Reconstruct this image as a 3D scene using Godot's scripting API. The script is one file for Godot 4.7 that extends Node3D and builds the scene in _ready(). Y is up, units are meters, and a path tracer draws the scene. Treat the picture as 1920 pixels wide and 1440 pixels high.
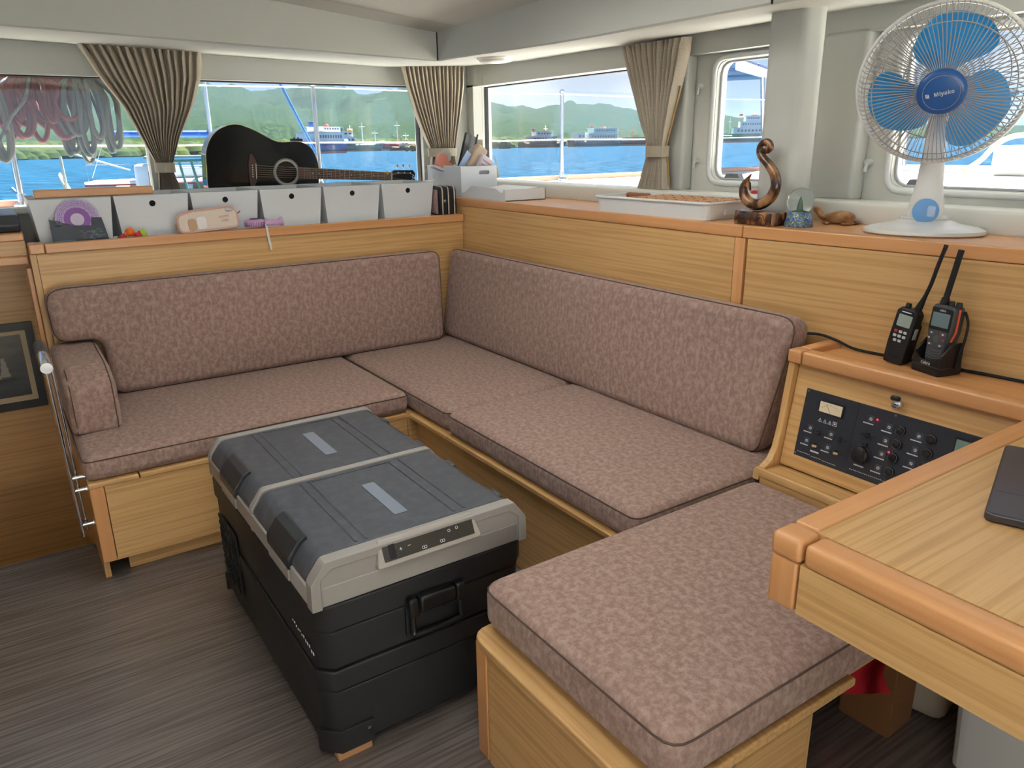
extends Node3D

# ---------------------------------------------------------------- shape collector
class Sh:
	var v := PackedVector3Array()
	var n := PackedVector3Array()
	var t := PackedVector2Array()

	func tri(a: Vector3, b: Vector3, c: Vector3, na: Vector3, nb: Vector3, nc: Vector3, ua := Vector2.ZERO, ub := Vector2.ZERO, uc := Vector2.ZERO) -> void:
		var f := (b - a).cross(c - a)
		if f.length_squared() < 1e-20:
			return
		if f.dot(na + nb + nc) > 0.0:
			v.append(a); v.append(c); v.append(b)
			n.append(na); n.append(nc); n.append(nb)
			t.append(ua); t.append(uc); t.append(ub)
		else:
			v.append(a); v.append(b); v.append(c)
			n.append(na); n.append(nb); n.append(nc)
			t.append(ua); t.append(ub); t.append(uc)

	func flat(a: Vector3, b: Vector3, c: Vector3, out: Vector3) -> void:
		var f := (b - a).cross(c - a).normalized()
		if f.dot(out) < 0.0:
			f = -f
		tri(a, b, c, f, f, f)

	# a, b, c, d run round the face; picture coordinates (0,1) (1,1) (1,0) (0,0)
	func quad(a: Vector3, b: Vector3, c: Vector3, d: Vector3, out: Vector3) -> void:
		var f := (b - a).cross(c - a)
		if f.length_squared() < 1e-18:
			f = (c - a).cross(d - a)
		f = f.normalized()
		if f.dot(out) < 0.0:
			f = -f
		tri(a, b, c, f, f, f, Vector2(0, 1), Vector2(1, 1), Vector2(1, 0))
		tri(a, c, d, f, f, f, Vector2(0, 1), Vector2(1, 0), Vector2(0, 0))

	func box(c: Vector3, s: Vector3, b := Basis.IDENTITY) -> Sh:
		var h := s * 0.5
		for ax in 3:
			for sg in [-1.0, 1.0]:
				var d := Vector3.ZERO; d[ax] = sg
				var p := Vector3.ZERO; p[(ax + 1) % 3] = h[(ax + 1) % 3]
				var q := Vector3.ZERO; q[(ax + 2) % 3] = h[(ax + 2) % 3]
				var o := d * h[ax]
				quad(c + b * (o - p - q), c + b * (o + p - q), c + b * (o + p + q), c + b * (o - p + q), b * d)
		return self

	# box from corner to corner
	func slab(lo: Vector3, hi: Vector3) -> Sh:
		return box((lo + hi) * 0.5, (hi - lo).abs())

	# outline in x, y of xf, raised along z of xf from h0 to h1, with rounded edges of radius r at both ends
	func prism(poly: PackedVector2Array, h0: float, h1: float, r: float, xf := Transform3D(), seg := 2, crown := 0.0) -> Sh:
		var m := poly.size()
		var area := 0.0
		for i in m:
			area += poly[i].cross(poly[(i + 1) % m])
		var sgn := 1.0 if area > 0.0 else -1.0
		var mit := PackedVector2Array(); mit.resize(m)
		var nor := PackedVector2Array(); nor.resize(m)
		for i in m:
			var e0 := (poly[i] - poly[(i + m - 1) % m]).normalized()
			var e1 := (poly[(i + 1) % m] - poly[i]).normalized()
			var n0 := Vector2(e0.y, -e0.x) * sgn
			var n1 := Vector2(e1.y, -e1.x) * sgn
			var a := (n0 + n1).normalized()
			nor[i] = a
			mit[i] = a / maxf(0.35, a.dot(n0))
		var rings := []
		for side in 2:
			var list := []
			for k in seg + 1:
				var th := 0.5 * PI * float(k) / float(maxi(seg, 1))
				if r <= 0.0 and k > 0:
					break
				list.append([r * (1.0 - cos(th)), (h1 - r + r * sin(th)) if side == 1 else (h0 + r - r * sin(th)), th, 1.0 if side == 1 else -1.0])
			if side == 0:
				list.reverse()
			rings.append_array(list)
		var sharp := r <= 0.0 or seg == 0
		for k in rings.size() - 1:
			var a0 = rings[k]
			var a1 = rings[k + 1]
			for i in m:
				var j := (i + 1) % m
				var p := [poly[i] - mit[i] * a0[0], poly[j] - mit[j] * a0[0], poly[j] - mit[j] * a1[0], poly[i] - mit[i] * a1[0]]
				var hs := [a0[1], a0[1], a1[1], a1[1]]
				var ths := [a0[2] * a0[3], a0[2] * a0[3], a1[2] * a1[3], a1[2] * a1[3]]
				var ns := [nor[i], nor[j], nor[j], nor[i]]
				var P := []
				var N := []
				var edge := (poly[j] - poly[i]).normalized()
				var fn := Vector2(edge.y, -edge.x) * sgn
				for q in 4:
					P.append(xf * Vector3(p[q].x, p[q].y, hs[q]))
					var u: Vector2 = ns[q]
					if u.dot(fn) < 0.88:
						u = fn
					N.append((xf.basis * Vector3(u.x * cos(ths[q]), u.y * cos(ths[q]), sin(ths[q]))).normalized())
				tri(P[0], P[1], P[2], N[0], N[1], N[2])
				tri(P[0], P[2], P[3], N[0], N[2], N[3])
		for side in 2:
			var ring = rings[0] if side == 0 else rings[rings.size() - 1]
			var cap := PackedVector2Array()
			for i in m:
				cap.append(poly[i] - mit[i] * ring[0])
			var zz: float = ring[1]
			var up := (xf.basis * Vector3(0, 0, -1.0 if side == 0 else 1.0)).normalized()
			if crown != 0.0 and side == 1:
				# a cushion's slightly domed face: rings that shrink towards the middle
				var mid := Vector2.ZERO
				for q in cap:
					mid += q
				mid /= m
				var steps := 7
				for k in steps:
					var f0 := float(k) / steps
					var f1 := float(k + 1) / steps
					for i in m:
						var j := (i + 1) % m
						var c4 := [cap[i].lerp(mid, f0), cap[j].lerp(mid, f0), cap[j].lerp(mid, f1), cap[i].lerp(mid, f1)]
						var fs := [f0, f0, f1, f1]
						var P4 := []
						var N4 := []
						for q in 4:
							P4.append(xf * Vector3(c4[q].x, c4[q].y, zz + crown * (1.0 - pow(1.0 - fs[q], 3.0))))
							var slope: float = 3.0 * crown * pow(1.0 - fs[q], 2.0)
							var away: Vector2 = (c4[q] - mid)
							var len := maxf((cap[i] - mid).length(), 0.01)
							var dirv: Vector2 = away.normalized() * slope / len
							N4.append((xf.basis * Vector3(dirv.x, dirv.y, 1.0)).normalized())
						tri(P4[0], P4[1], P4[2], N4[0], N4[1], N4[2])
						tri(P4[0], P4[2], P4[3], N4[0], N4[2], N4[3])
				continue
			var idx := Geometry2D.triangulate_polygon(cap)
			if idx.is_empty():
				idx = Geometry2D.triangulate_delaunay(cap)
			for q in range(0, idx.size(), 3):
				var a3 := xf * Vector3(cap[idx[q]].x, cap[idx[q]].y, zz)
				var b3 := xf * Vector3(cap[idx[q + 1]].x, cap[idx[q + 1]].y, zz)
				var c3 := xf * Vector3(cap[idx[q + 2]].x, cap[idx[q + 2]].y, zz)
				tri(a3, b3, c3, up, up, up, cap[idx[q]], cap[idx[q + 1]], cap[idx[q + 2]])
		if sharp:
			pass
		return self

	# box with rounded edges
	func rbox(c: Vector3, s: Vector3, r: float, b := Basis.IDENTITY, k := 2) -> Sh:
		var p := PackedVector2Array()
		var h := Vector2(s.x, s.y) * 0.5
		for q in 4:
			var cx := (h.x - r) * (1.0 if q in [0, 3] else -1.0)
			var cy := (h.y - r) * (1.0 if q in [0, 1] else -1.0)
			for i in k + 1:
				var a := 0.5 * PI * (q + float(i) / k)
				p.append(Vector2(cx + cos(a) * r, cy + sin(a) * r))
		return prism(p, -s.z * 0.5, s.z * 0.5, r, Transform3D(b, c), k)

	# profile of (radius, height) turned round the y axis of xf
	func lathe(prof: PackedVector2Array, seg := 24, xf := Transform3D(), smooth := true) -> Sh:
		for k in prof.size() - 1:
			var a := prof[k]
			var b := prof[k + 1]
			var d := (b - a)
			if d.length() < 1e-9:
				continue
			var nn := [Vector2(d.y, -d.x).normalized(), Vector2(d.y, -d.x).normalized()]
			if smooth:
				if k > 0:
					var e := (a - prof[k - 1])
					var w := Vector2(e.y, -e.x).normalized()
					if w.dot(nn[0]) > 0.6:
						nn[0] = (w + nn[0]).normalized()
				if k < prof.size() - 2:
					var e2 := (prof[k + 2] - b)
					var w2 := Vector2(e2.y, -e2.x).normalized()
					if w2.dot(nn[1]) > 0.6:
						nn[1] = (w2 + nn[1]).normalized()
			for i in seg:
				var t0 := TAU * i / seg
				var t1 := TAU * (i + 1) / seg
				var u0 := Vector3(cos(t0), 0, sin(t0))
				var u1 := Vector3(cos(t1), 0, sin(t1))
				var P := [u0 * a.x + Vector3.UP * a.y, u1 * a.x + Vector3.UP * a.y, u1 * b.x + Vector3.UP * b.y, u0 * b.x + Vector3.UP * b.y]
				var N := [u0 * nn[0].x + Vector3.UP * nn[0].y, u1 * nn[0].x + Vector3.UP * nn[0].y, u1 * nn[1].x + Vector3.UP * nn[1].y, u0 * nn[1].x + Vector3.UP * nn[1].y]
				for q in 4:
					P[q] = xf * P[q]
					N[q] = (xf.basis * N[q]).normalized()
				tri(P[0], P[1], P[2], N[0], N[1], N[2])
				tri(P[0], P[2], P[3], N[0], N[2], N[3])
		return self

	func rod(a: Vector3, b: Vector3, r: float, seg := 8, r2 := -1.0) -> Sh:
		return tube(PackedVector3Array([a, b]), PackedFloat32Array([r, r2 if r2 >= 0.0 else r]), seg)

	func tube(path: PackedVector3Array, rad: PackedFloat32Array, seg := 8, closed := false, caps := true, squash := 1.0) -> Sh:
		var m := path.size()
		var dirs := PackedVector3Array()
		for i in m:
			var d: Vector3
			if closed:
				d = path[(i + 1) % m] - path[(i + m - 1) % m]
			else:
				d = path[mini(i + 1, m - 1)] - path[maxi(i - 1, 0)]
			dirs.append(d.normalized() if d.length() > 1e-9 else Vector3.UP)
		var side := dirs[0].cross(Vector3.UP)
		if side.length() < 0.1:
			side = dirs[0].cross(Vector3.RIGHT)
		side = side.normalized()
		var ring := []
		for i in m:
			side = (side - dirs[i] * side.dot(dirs[i])).normalized()
			var up := dirs[i].cross(side).normalized()
			var r := rad[mini(i, rad.size() - 1)]
			var list := []
			for k in seg:
				var a := TAU * k / seg
				var o := side * cos(a) + up * sin(a) * squash
				list.append([path[i] + o * r, o.normalized()])
			ring.append(list)
		for i in (m if closed else m - 1):
			var A = ring[i]
			var B = ring[(i + 1) % m]
			for k in seg:
				var j := (k + 1) % seg
				tri(A[k][0], A[j][0], B[j][0], A[k][1], A[j][1], B[j][1])
				tri(A[k][0], B[j][0], B[k][0], A[k][1], B[j][1], B[k][1])
		if caps and not closed:
			for e in [0, m - 1]:
				var out := -dirs[0] if e == 0 else dirs[m - 1]
				for k in seg:
					tri(path[e], ring[e][k][0], ring[e][(k + 1) % seg][0], out, out, out)
		return self

	# surface f(u, v), u and v from 0 to 1
	func grid(nu: int, nv: int, f: Callable, flip := false) -> Sh:
		var p := []
		for i in nu + 1:
			var row := PackedVector3Array()
			for j in nv + 1:
				row.append(f.call(float(i) / nu, float(j) / nv))
			p.append(row)
		var nn := []
		for i in nu + 1:
			var row := PackedVector3Array()
			for j in nv + 1:
				var du: Vector3 = p[mini(i + 1, nu)][j] - p[maxi(i - 1, 0)][j]
				var dv: Vector3 = p[i][mini(j + 1, nv)] - p[i][maxi(j - 1, 0)]
				var c := du.cross(dv).normalized()
				row.append(-c if flip else c)
			nn.append(row)
		for i in nu:
			for j in nv:
				var uv := [Vector2(float(i) / nu, float(j) / nv), Vector2(float(i + 1) / nu, float(j) / nv), Vector2(float(i + 1) / nu, float(j + 1) / nv), Vector2(float(i) / nu, float(j + 1) / nv)]
				tri(p[i][j], p[i + 1][j], p[i + 1][j + 1], nn[i][j], nn[i + 1][j], nn[i + 1][j + 1], uv[0], uv[1], uv[2])
				tri(p[i][j], p[i + 1][j + 1], p[i][j + 1], nn[i][j], nn[i + 1][j + 1], nn[i][j + 1], uv[0], uv[2], uv[3])
		return self

	func ball(c: Vector3, r: Vector3, seg := 14, b := Basis.IDENTITY) -> Sh:
		var prof := PackedVector2Array()
		var half := maxi(5, seg / 2)
		for i in half + 1:
			var a := -PI / 2 + PI * i / half
			prof.append(Vector2(cos(a), sin(a)))
		return lathe(prof, seg, Transform3D(b * Basis.from_scale(r), c))

	func mesh() -> ArrayMesh:
		var a := []
		a.resize(Mesh.ARRAY_MAX)
		a[Mesh.ARRAY_VERTEX] = v
		a[Mesh.ARRAY_NORMAL] = n
		a[Mesh.ARRAY_TEX_UV] = t
		var m := ArrayMesh.new()
		if v.size() > 0:
			m.add_surface_from_arrays(Mesh.PRIMITIVE_TRIANGLES, a)
		return m


# ---------------------------------------------------------------- naming and nodes
var used := {}
var M := {}
var rng := RandomNumberGenerator.new()


func numbered(called: String) -> String:
	if not used.has(called):
		used[called] = 0
		return called
	used[called] += 1
	return "%s_%03d" % [called, used[called]]


func thing(called: String, label: String, category: String, at := Vector3.ZERO, group := "", basis_ := Basis.IDENTITY) -> Node3D:
	var o := Node3D.new()
	o.name = numbered(called)
	add_child(o)
	o.transform = Transform3D(basis_, at)
	tag(o, label, category, group)
	return o


func tag(o: Node3D, label: String, category: String, group := "", kind := "") -> void:
	o.set_meta("label", label)
	o.set_meta("category", category)
	if group:
		o.set_meta("group", group)
	if kind:
		o.set_meta("kind", kind)


func part(called: String, s, m: Material, parent: Node3D, label := "") -> MeshInstance3D:
	var o := MeshInstance3D.new()
	o.name = called
	o.mesh = s.mesh() if s is Sh else s
	o.material_override = m
	o.cast_shadow = GeometryInstance3D.SHADOW_CASTING_SETTING_ON
	parent.add_child(o, true)
	if label:
		o.set_meta("label", label)
	return o


func single(called: String, s, m: Material, label: String, category: String, group := "") -> MeshInstance3D:
	var o := part(numbered(called), s, m, self)
	tag(o, label, category, group)
	return o


func struct(called: String, s, m: Material, label: String, category := "room") -> MeshInstance3D:
	var o := part(numbered(called), s, m, self)
	tag(o, label, category, "", "structure")
	return o


func V2(a: Array) -> PackedVector2Array:
	var p := PackedVector2Array()
	for i in range(0, a.size(), 2):
		p.append(Vector2(a[i], a[i + 1]))
	return p


func V3(a: Array) -> PackedVector3Array:
	var p := PackedVector3Array()
	for q in a:
		p.append(q if q is Vector3 else Vector3(q[0], q[1], q[2]))
	return p


func F1(r) -> PackedFloat32Array:
	return PackedFloat32Array(r if r is Array else [r])


# outline with its corners rounded
func rounded(poly: PackedVector2Array, r, k := 4) -> PackedVector2Array:
	var out := PackedVector2Array()
	var m := poly.size()
	for i in m:
		var p := poly[i]
		var a := poly[(i + m - 1) % m] - p
		var b := poly[(i + 1) % m] - p
		var rr: float = r[i] if r is Array else r
		var ang := absf(a.angle_to(b))
		var d := minf(rr / tan(ang * 0.5), minf(a.length(), b.length()) * 0.49)
		if d < 1e-4:
			out.append(p)
			continue
		var s := p + a.normalized() * d
		var e := p + b.normalized() * d
		for q in k + 1:
			var f := float(q) / k
			out.append(s.lerp(p, f).lerp(p.lerp(e, f), f))
	return out


func rect(x0: float, y0: float, x1: float, y1: float, r := 0.0, k := 3) -> PackedVector2Array:
	var p := V2([x0, y0, x1, y0, x1, y1, x0, y1])
	return rounded(p, r, k) if r > 0.0 else p


func circle(c: Vector2, r: float, n := 24) -> PackedVector2Array:
	var p := PackedVector2Array()
	for i in n:
		p.append(c + Vector2(cos(TAU * i / n), sin(TAU * i / n)) * r)
	return p


func spline(a: Array, per := 8, closed := false) -> PackedVector3Array:
	var p := V3(a)
	var out := PackedVector3Array()
	var m := p.size()
	for i in (m if closed else m - 1):
		var p0 := p[(i + m - 1) % m] if closed else p[maxi(i - 1, 0)]
		var p1 := p[i]
		var p2 := p[(i + 1) % m]
		var p3 := p[(i + 2) % m] if closed else p[mini(i + 2, m - 1)]
		for k in per:
			out.append(p1.cubic_interpolate(p2, p0, p3, float(k) / per))
	if not closed:
		out.append(p[m - 1])
	return out


func frame(z: Vector3, up := Vector3.UP) -> Basis:
	var f := z.normalized()
	var x := up.cross(f).normalized()
	return Basis(x, f.cross(x).normalized(), f)


# axes for outlines: drawn in (x, y) and raised to z; drawn in (z, y) and raised to x; drawn in (x, z) and raised to y
const TO_Z := Basis(Vector3(1, 0, 0), Vector3(0, 1, 0), Vector3(0, 0, 1))
const TO_X := Basis(Vector3(0, 0, 1), Vector3(0, 1, 0), Vector3(1, 0, 0))
const TO_Y := Basis(Vector3(1, 0, 0), Vector3(0, 0, 1), Vector3(0, 1, 0))


func ax(b: Basis, at := Vector3.ZERO) -> Transform3D:
	return Transform3D(b, at)


func words(text: String, size: float, depth := 0.0006, bold := false) -> TextMesh:
	var t := TextMesh.new()
	var f := SystemFont.new()
	f.font_names = PackedStringArray(["Droid Sans"])
	if bold:
		f.font_weight = 700
	t.font = f
	t.text = text
	t.font_size = 48
	t.pixel_size = size / 36.0
	t.depth = depth
	t.curve_step = 4.0
	return t


# ---------------------------------------------------------------- materials
func rgb8(r: float, g: float, b: float, a := 1.0) -> Color:
	return Color(r / 255.0, g / 255.0, b / 255.0, a)


func mat(key: String, c: Color, rough := 0.6, metal := 0.0, spec := 0.5) -> StandardMaterial3D:
	if M.has(key):
		return M[key]
	var m := StandardMaterial3D.new()
	m.resource_name = key
	m.albedo_color = c
	m.roughness = rough
	m.metallic = metal
	m.metallic_specular = spec
	M[key] = m
	return m


func noise_tex(sd: int, freq: float, oct: int, stops: Array, size := 512, kind := FastNoiseLite.TYPE_SIMPLEX_SMOOTH, normal_map := false, bump := 4.0, gain := 0.5) -> NoiseTexture2D:
	var nz := FastNoiseLite.new()
	nz.seed = sd
	nz.noise_type = kind
	nz.frequency = freq
	nz.fractal_type = FastNoiseLite.FRACTAL_FBM
	nz.fractal_octaves = oct
	nz.fractal_gain = gain
	var t := NoiseTexture2D.new()
	t.width = size
	t.height = size
	t.seamless = true
	t.noise = nz
	if normal_map:
		t.as_normal_map = true
		t.bump_strength = bump
	elif stops.size() > 0:
		var g := Gradient.new()
		var offs := PackedFloat32Array()
		var cols := PackedColorArray()
		for s in stops:
			offs.append(s[0]); cols.append(s[1])
		g.offsets = offs
		g.colors = cols
		t.color_ramp = g
	return t


func textured(key: String, tex: Texture2D, scale: Vector3, rough := 0.6, world := true, spec := 0.5) -> StandardMaterial3D:
	var m := mat(key, Color.WHITE, rough, 0.0, spec)
	m.albedo_texture = tex
	m.uv1_triplanar = true
	m.uv1_world_triplanar = world
	m.uv1_triplanar_sharpness = 8.0
	m.uv1_scale = scale
	return m


func printed(key: String, im: Image, rough := 0.5) -> StandardMaterial3D:
	var m := mat(key, Color.WHITE, rough)
	m.albedo_texture = ImageTexture.create_from_image(im)
	m.texture_repeat = false
	return m


func make_materials() -> void:
	var oak := noise_tex(3, 0.02, 6, [[0.0, rgb8(190, 145, 90)], [0.36, rgb8(204, 159, 101)], [0.5, rgb8(212, 168, 110)], [0.66, rgb8(219, 177, 119)], [1.0, rgb8(206, 161, 103)]], 1024)
	var pear := noise_tex(8, 0.013, 5, [[0.0, rgb8(206, 145, 90)], [0.4, rgb8(215, 154, 99)], [0.6, rgb8(220, 161, 106)], [1.0, rgb8(211, 150, 95)]], 512)
	for d in [["x", Vector3(0.06, 3.2, 3.2)], ["z", Vector3(3.2, 3.2, 0.06)], ["y", Vector3(3.2, 0.06, 3.2)]]:
		var a := textured("oak_" + d[0], oak, d[1], 0.42)
		a.clearcoat_enabled = true
		a.clearcoat = 0.25
		a.clearcoat_roughness = 0.3
		var b := textured("pear_" + d[0], pear, d[1], 0.36)
		b.clearcoat_enabled = true
		b.clearcoat = 0.3
		b.clearcoat_roughness = 0.25
	var floor_tex := noise_tex(21, 0.03, 6, [[0.0, rgb8(86, 78, 74)], [0.4, rgb8(104, 96, 91)], [0.55, rgb8(114, 106, 101)], [0.75, rgb8(125, 117, 112)], [1.0, rgb8(104, 96, 91)]], 1024)
	textured("floor", floor_tex, Vector3(0.07, 2.4, 2.4), 0.24, true, 0.62)
	var cloth := noise_tex(5, 0.02, 6, [[0.0, rgb8(134, 109, 99)], [0.36, rgb8(151, 124, 114)], [0.5, rgb8(160, 133, 122)], [0.64, rgb8(171, 145, 134)], [1.0, rgb8(186, 161, 151)]], 1024, FastNoiseLite.TYPE_PERLIN, false, 4.0, 0.72)
	var f := textured("fabric", cloth, Vector3(3.1, 2.1, 3.1), 0.95, true, 0.2)
	f.rim_enabled = true
	f.rim = 0.3
	f.rim_tint = 0.6
	mat("seam", rgb8(92, 72, 64), 0.95)
	mat("piping", rgb8(104, 84, 75), 0.95)
	mat("white_liner", rgb8(197, 197, 190), 0.75)
	mat("gelcoat", rgb8(222, 220, 210), 0.28)
	mat("ceiling", rgb8(196, 196, 188), 0.8)
	mat("white_plastic", rgb8(226, 226, 224), 0.35)
	mat("box_plastic", rgb8(222, 224, 226), 0.4)
	mat("black", rgb8(22, 22, 24), 0.45)
	mat("black_gloss", rgb8(14, 14, 16), 0.08)
	mat("black_matt", rgb8(26, 26, 28), 0.8)
	mat("steel", rgb8(200, 200, 202), 0.16, 1.0)
	mat("chrome", rgb8(225, 225, 228), 0.07, 1.0)
	mat("gap", rgb8(40, 26, 16), 0.9)
	mat("ink", rgb8(225, 226, 228), 0.7)
	mat("ink_dark", rgb8(40, 36, 40), 0.7)


var glass: StandardMaterial3D


func make_glass() -> void:
	glass = mat("window_glass", rgb8(236, 244, 246, 0.04), 0.02)
	glass.transparency = BaseMaterial3D.TRANSPARENCY_ALPHA


# ---------------------------------------------------------------- camera, sky, sun
func make_light() -> void:
	var cam := Camera3D.new()
	cam.name = "camera"
	cam.fov = 53.61
	cam.near = 0.05
	cam.far = 9000.0
	cam.transform = Transform3D(Basis(Vector3(0.82779, -0.01373, 0.56087), Vector3(0.18103, 0.95276, -0.24386), Vector3(-0.53103, 0.3034, 0.79117)).orthonormalized(), Vector3(0, 1.4, 0))
	add_child(cam)
	cam.current = true

	var e := Environment.new()
	e.tonemap_mode = Environment.TONE_MAPPER_LINEAR
	e.tonemap_exposure = 2.0
	e.background_mode = Environment.BG_SKY
	e.fog_enabled = true
	e.fog_light_color = Color(0.62, 0.74, 0.88)
	e.fog_density = 0.00005
	e.sdfgi_enabled = true
	e.ssao_enabled = true
	e.ssil_enabled = true
	var sky := Sky.new()
	var sm := PanoramaSkyMaterial.new()
	sm.panorama = ImageTexture.create_from_image(sky_image())
	sm.energy_multiplier = 0.5
	sky.sky_material = sm
	e.sky = sky
	var we := WorldEnvironment.new()
	we.name = "world"
	we.environment = e
	add_child(we)

	var sun := DirectionalLight3D.new()
	sun.name = "sun"
	sun.light_energy = 7.0
	sun.light_color = Color(1.0, 0.985, 0.95)
	sun.light_angular_distance = 0.6
	sun.shadow_enabled = true
	sun.basis = frame(Vector3(0.36, 0.87, -0.33))
	add_child(sun)


# blue air with broken cumulus all the way round
func sky_image() -> Image:
	var w := 1024
	var h := 512
	var im := Image.create(w, h, false, Image.FORMAT_RGBF)
	var nz := FastNoiseLite.new()
	nz.seed = 12
	nz.frequency = 1.0
	nz.fractal_octaves = 6
	var big := FastNoiseLite.new()
	big.seed = 4
	big.frequency = 0.9
	big.fractal_octaves = 3
	for j in h:
		var el := PI * (0.5 - (j + 0.5) / h)
		var s := sin(el)
		for i in w:
			var a := TAU * (i + 0.5) / w
			var up := maxf(s, 0.0)
			var air := Color(0.50, 0.66, 0.83).lerp(Color(0.16, 0.36, 0.72), 1.0 - pow(1.0 - up, 3.0))
			var c := air
			if s > -0.02:
				var d := Vector3(cos(a) * cos(el), s * 2.6, sin(a) * cos(el))
				var dens := nz.get_noise_3dv(d * 2.6) + 0.55 * big.get_noise_3dv(d * 1.3 + Vector3(3, 1, 2)) + 0.10 * (1.0 - up)
				var cover := smoothstep(-0.02, 0.16, dens)
				var shade := nz.get_noise_3dv(d * 2.6 + Vector3(0, 0.16, 0))
				var body := Color(0.93, 0.94, 0.96).lerp(Color(0.60, 0.65, 0.74), smoothstep(0.0, 0.42, shade + dens * 0.25))
				c = air.lerp(body, cover * 0.94)
			im.set_pixel(i, j, c)
	return im


# ---------------------------------------------------------------- the cabin
const B2A := Vector3(1.995, 0, -1.634)
const B2D := Vector3(0.10699, 0, 0.99426)


func b2(s: float, y: float, out := 0.0) -> Vector3:   # a point s metres along the bent half of the ledge wall
	return B2A + B2D * s + Vector3(-B2D.z, 0, B2D.x) * out + Vector3.UP * y


func ceil_y(x: float, z: float) -> float:
	return minf(1.891 + 0.098 * (1.888 - x), 2.06) + 0.026 * clampf(z + 3.4, 0.0, 1.2)


func beam_y(x: float) -> float:
	return 1.767 + 0.0253 * (1.888 - maxf(x, -0.4))


# a flat wall piece with a rounded hole: outline drawn in (u, v) of xf, thickness along z
func holed(s: Sh, outer: Array, inner: Array, r: float, h0: float, h1: float, xf: Transform3D, k := 6) -> Sh:
	var po := rounded(V2([outer[0], outer[1], outer[2], outer[1], outer[2], outer[3], outer[0], outer[3]]), 0.002, k)
	var pi := rounded(V2([inner[0], inner[1], inner[2], inner[1], inner[2], inner[3], inner[0], inner[3]]), r, k)
	var m := po.size()
	for i in m:
		var j := (i + 1) % m
		for h in [h0, h1]:
			s.quad(xf * Vector3(po[i].x, po[i].y, h), xf * Vector3(po[j].x, po[j].y, h), xf * Vector3(pi[j].x, pi[j].y, h), xf * Vector3(pi[i].x, pi[i].y, h), xf.basis.z * (1.0 if h == h1 else -1.0))
		var mid := (Vector2(inner[0], inner[1]) + Vector2(inner[2], inner[3])) * 0.5
		var d := mid - (pi[i] + pi[j]) * 0.5
		s.quad(xf * Vector3(pi[i].x, pi[i].y, h0), xf * Vector3(pi[j].x, pi[j].y, h0), xf * Vector3(pi[j].x, pi[j].y, h1), xf * Vector3(pi[i].x, pi[i].y, h1), xf.basis * Vector3(d.x, d.y, 0))
		var e := (po[i] + po[j]) * 0.5 - mid
		s.quad(xf * Vector3(po[i].x, po[i].y, h0), xf * Vector3(po[j].x, po[j].y, h0), xf * Vector3(po[j].x, po[j].y, h1), xf * Vector3(po[i].x, po[i].y, h1), xf.basis * Vector3(e.x, e.y, 0))
	return s


func ring_path(x0: float, y0: float, x1: float, y1: float, r: float, xf: Transform3D, k := 6) -> PackedVector3Array:
	var out := PackedVector3Array()
	for p in rounded(V2([x0, y0, x1, y0, x1, y1, x0, y1]), r, k):
		out.append(xf * Vector3(p.x, p.y, 0))
	return out


func ring(r: float, xf: Transform3D, n := 72) -> PackedVector3Array:
	var out := PackedVector3Array()
	for i in n:
		out.append(xf * Vector3(cos(TAU * i / n) * r, sin(TAU * i / n) * r, 0))
	return out


func pane(lo: Vector3, hi: Vector3, parent: Node3D) -> void:
	part("pane", Sh.new().slab(lo, hi), glass, parent)


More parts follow.
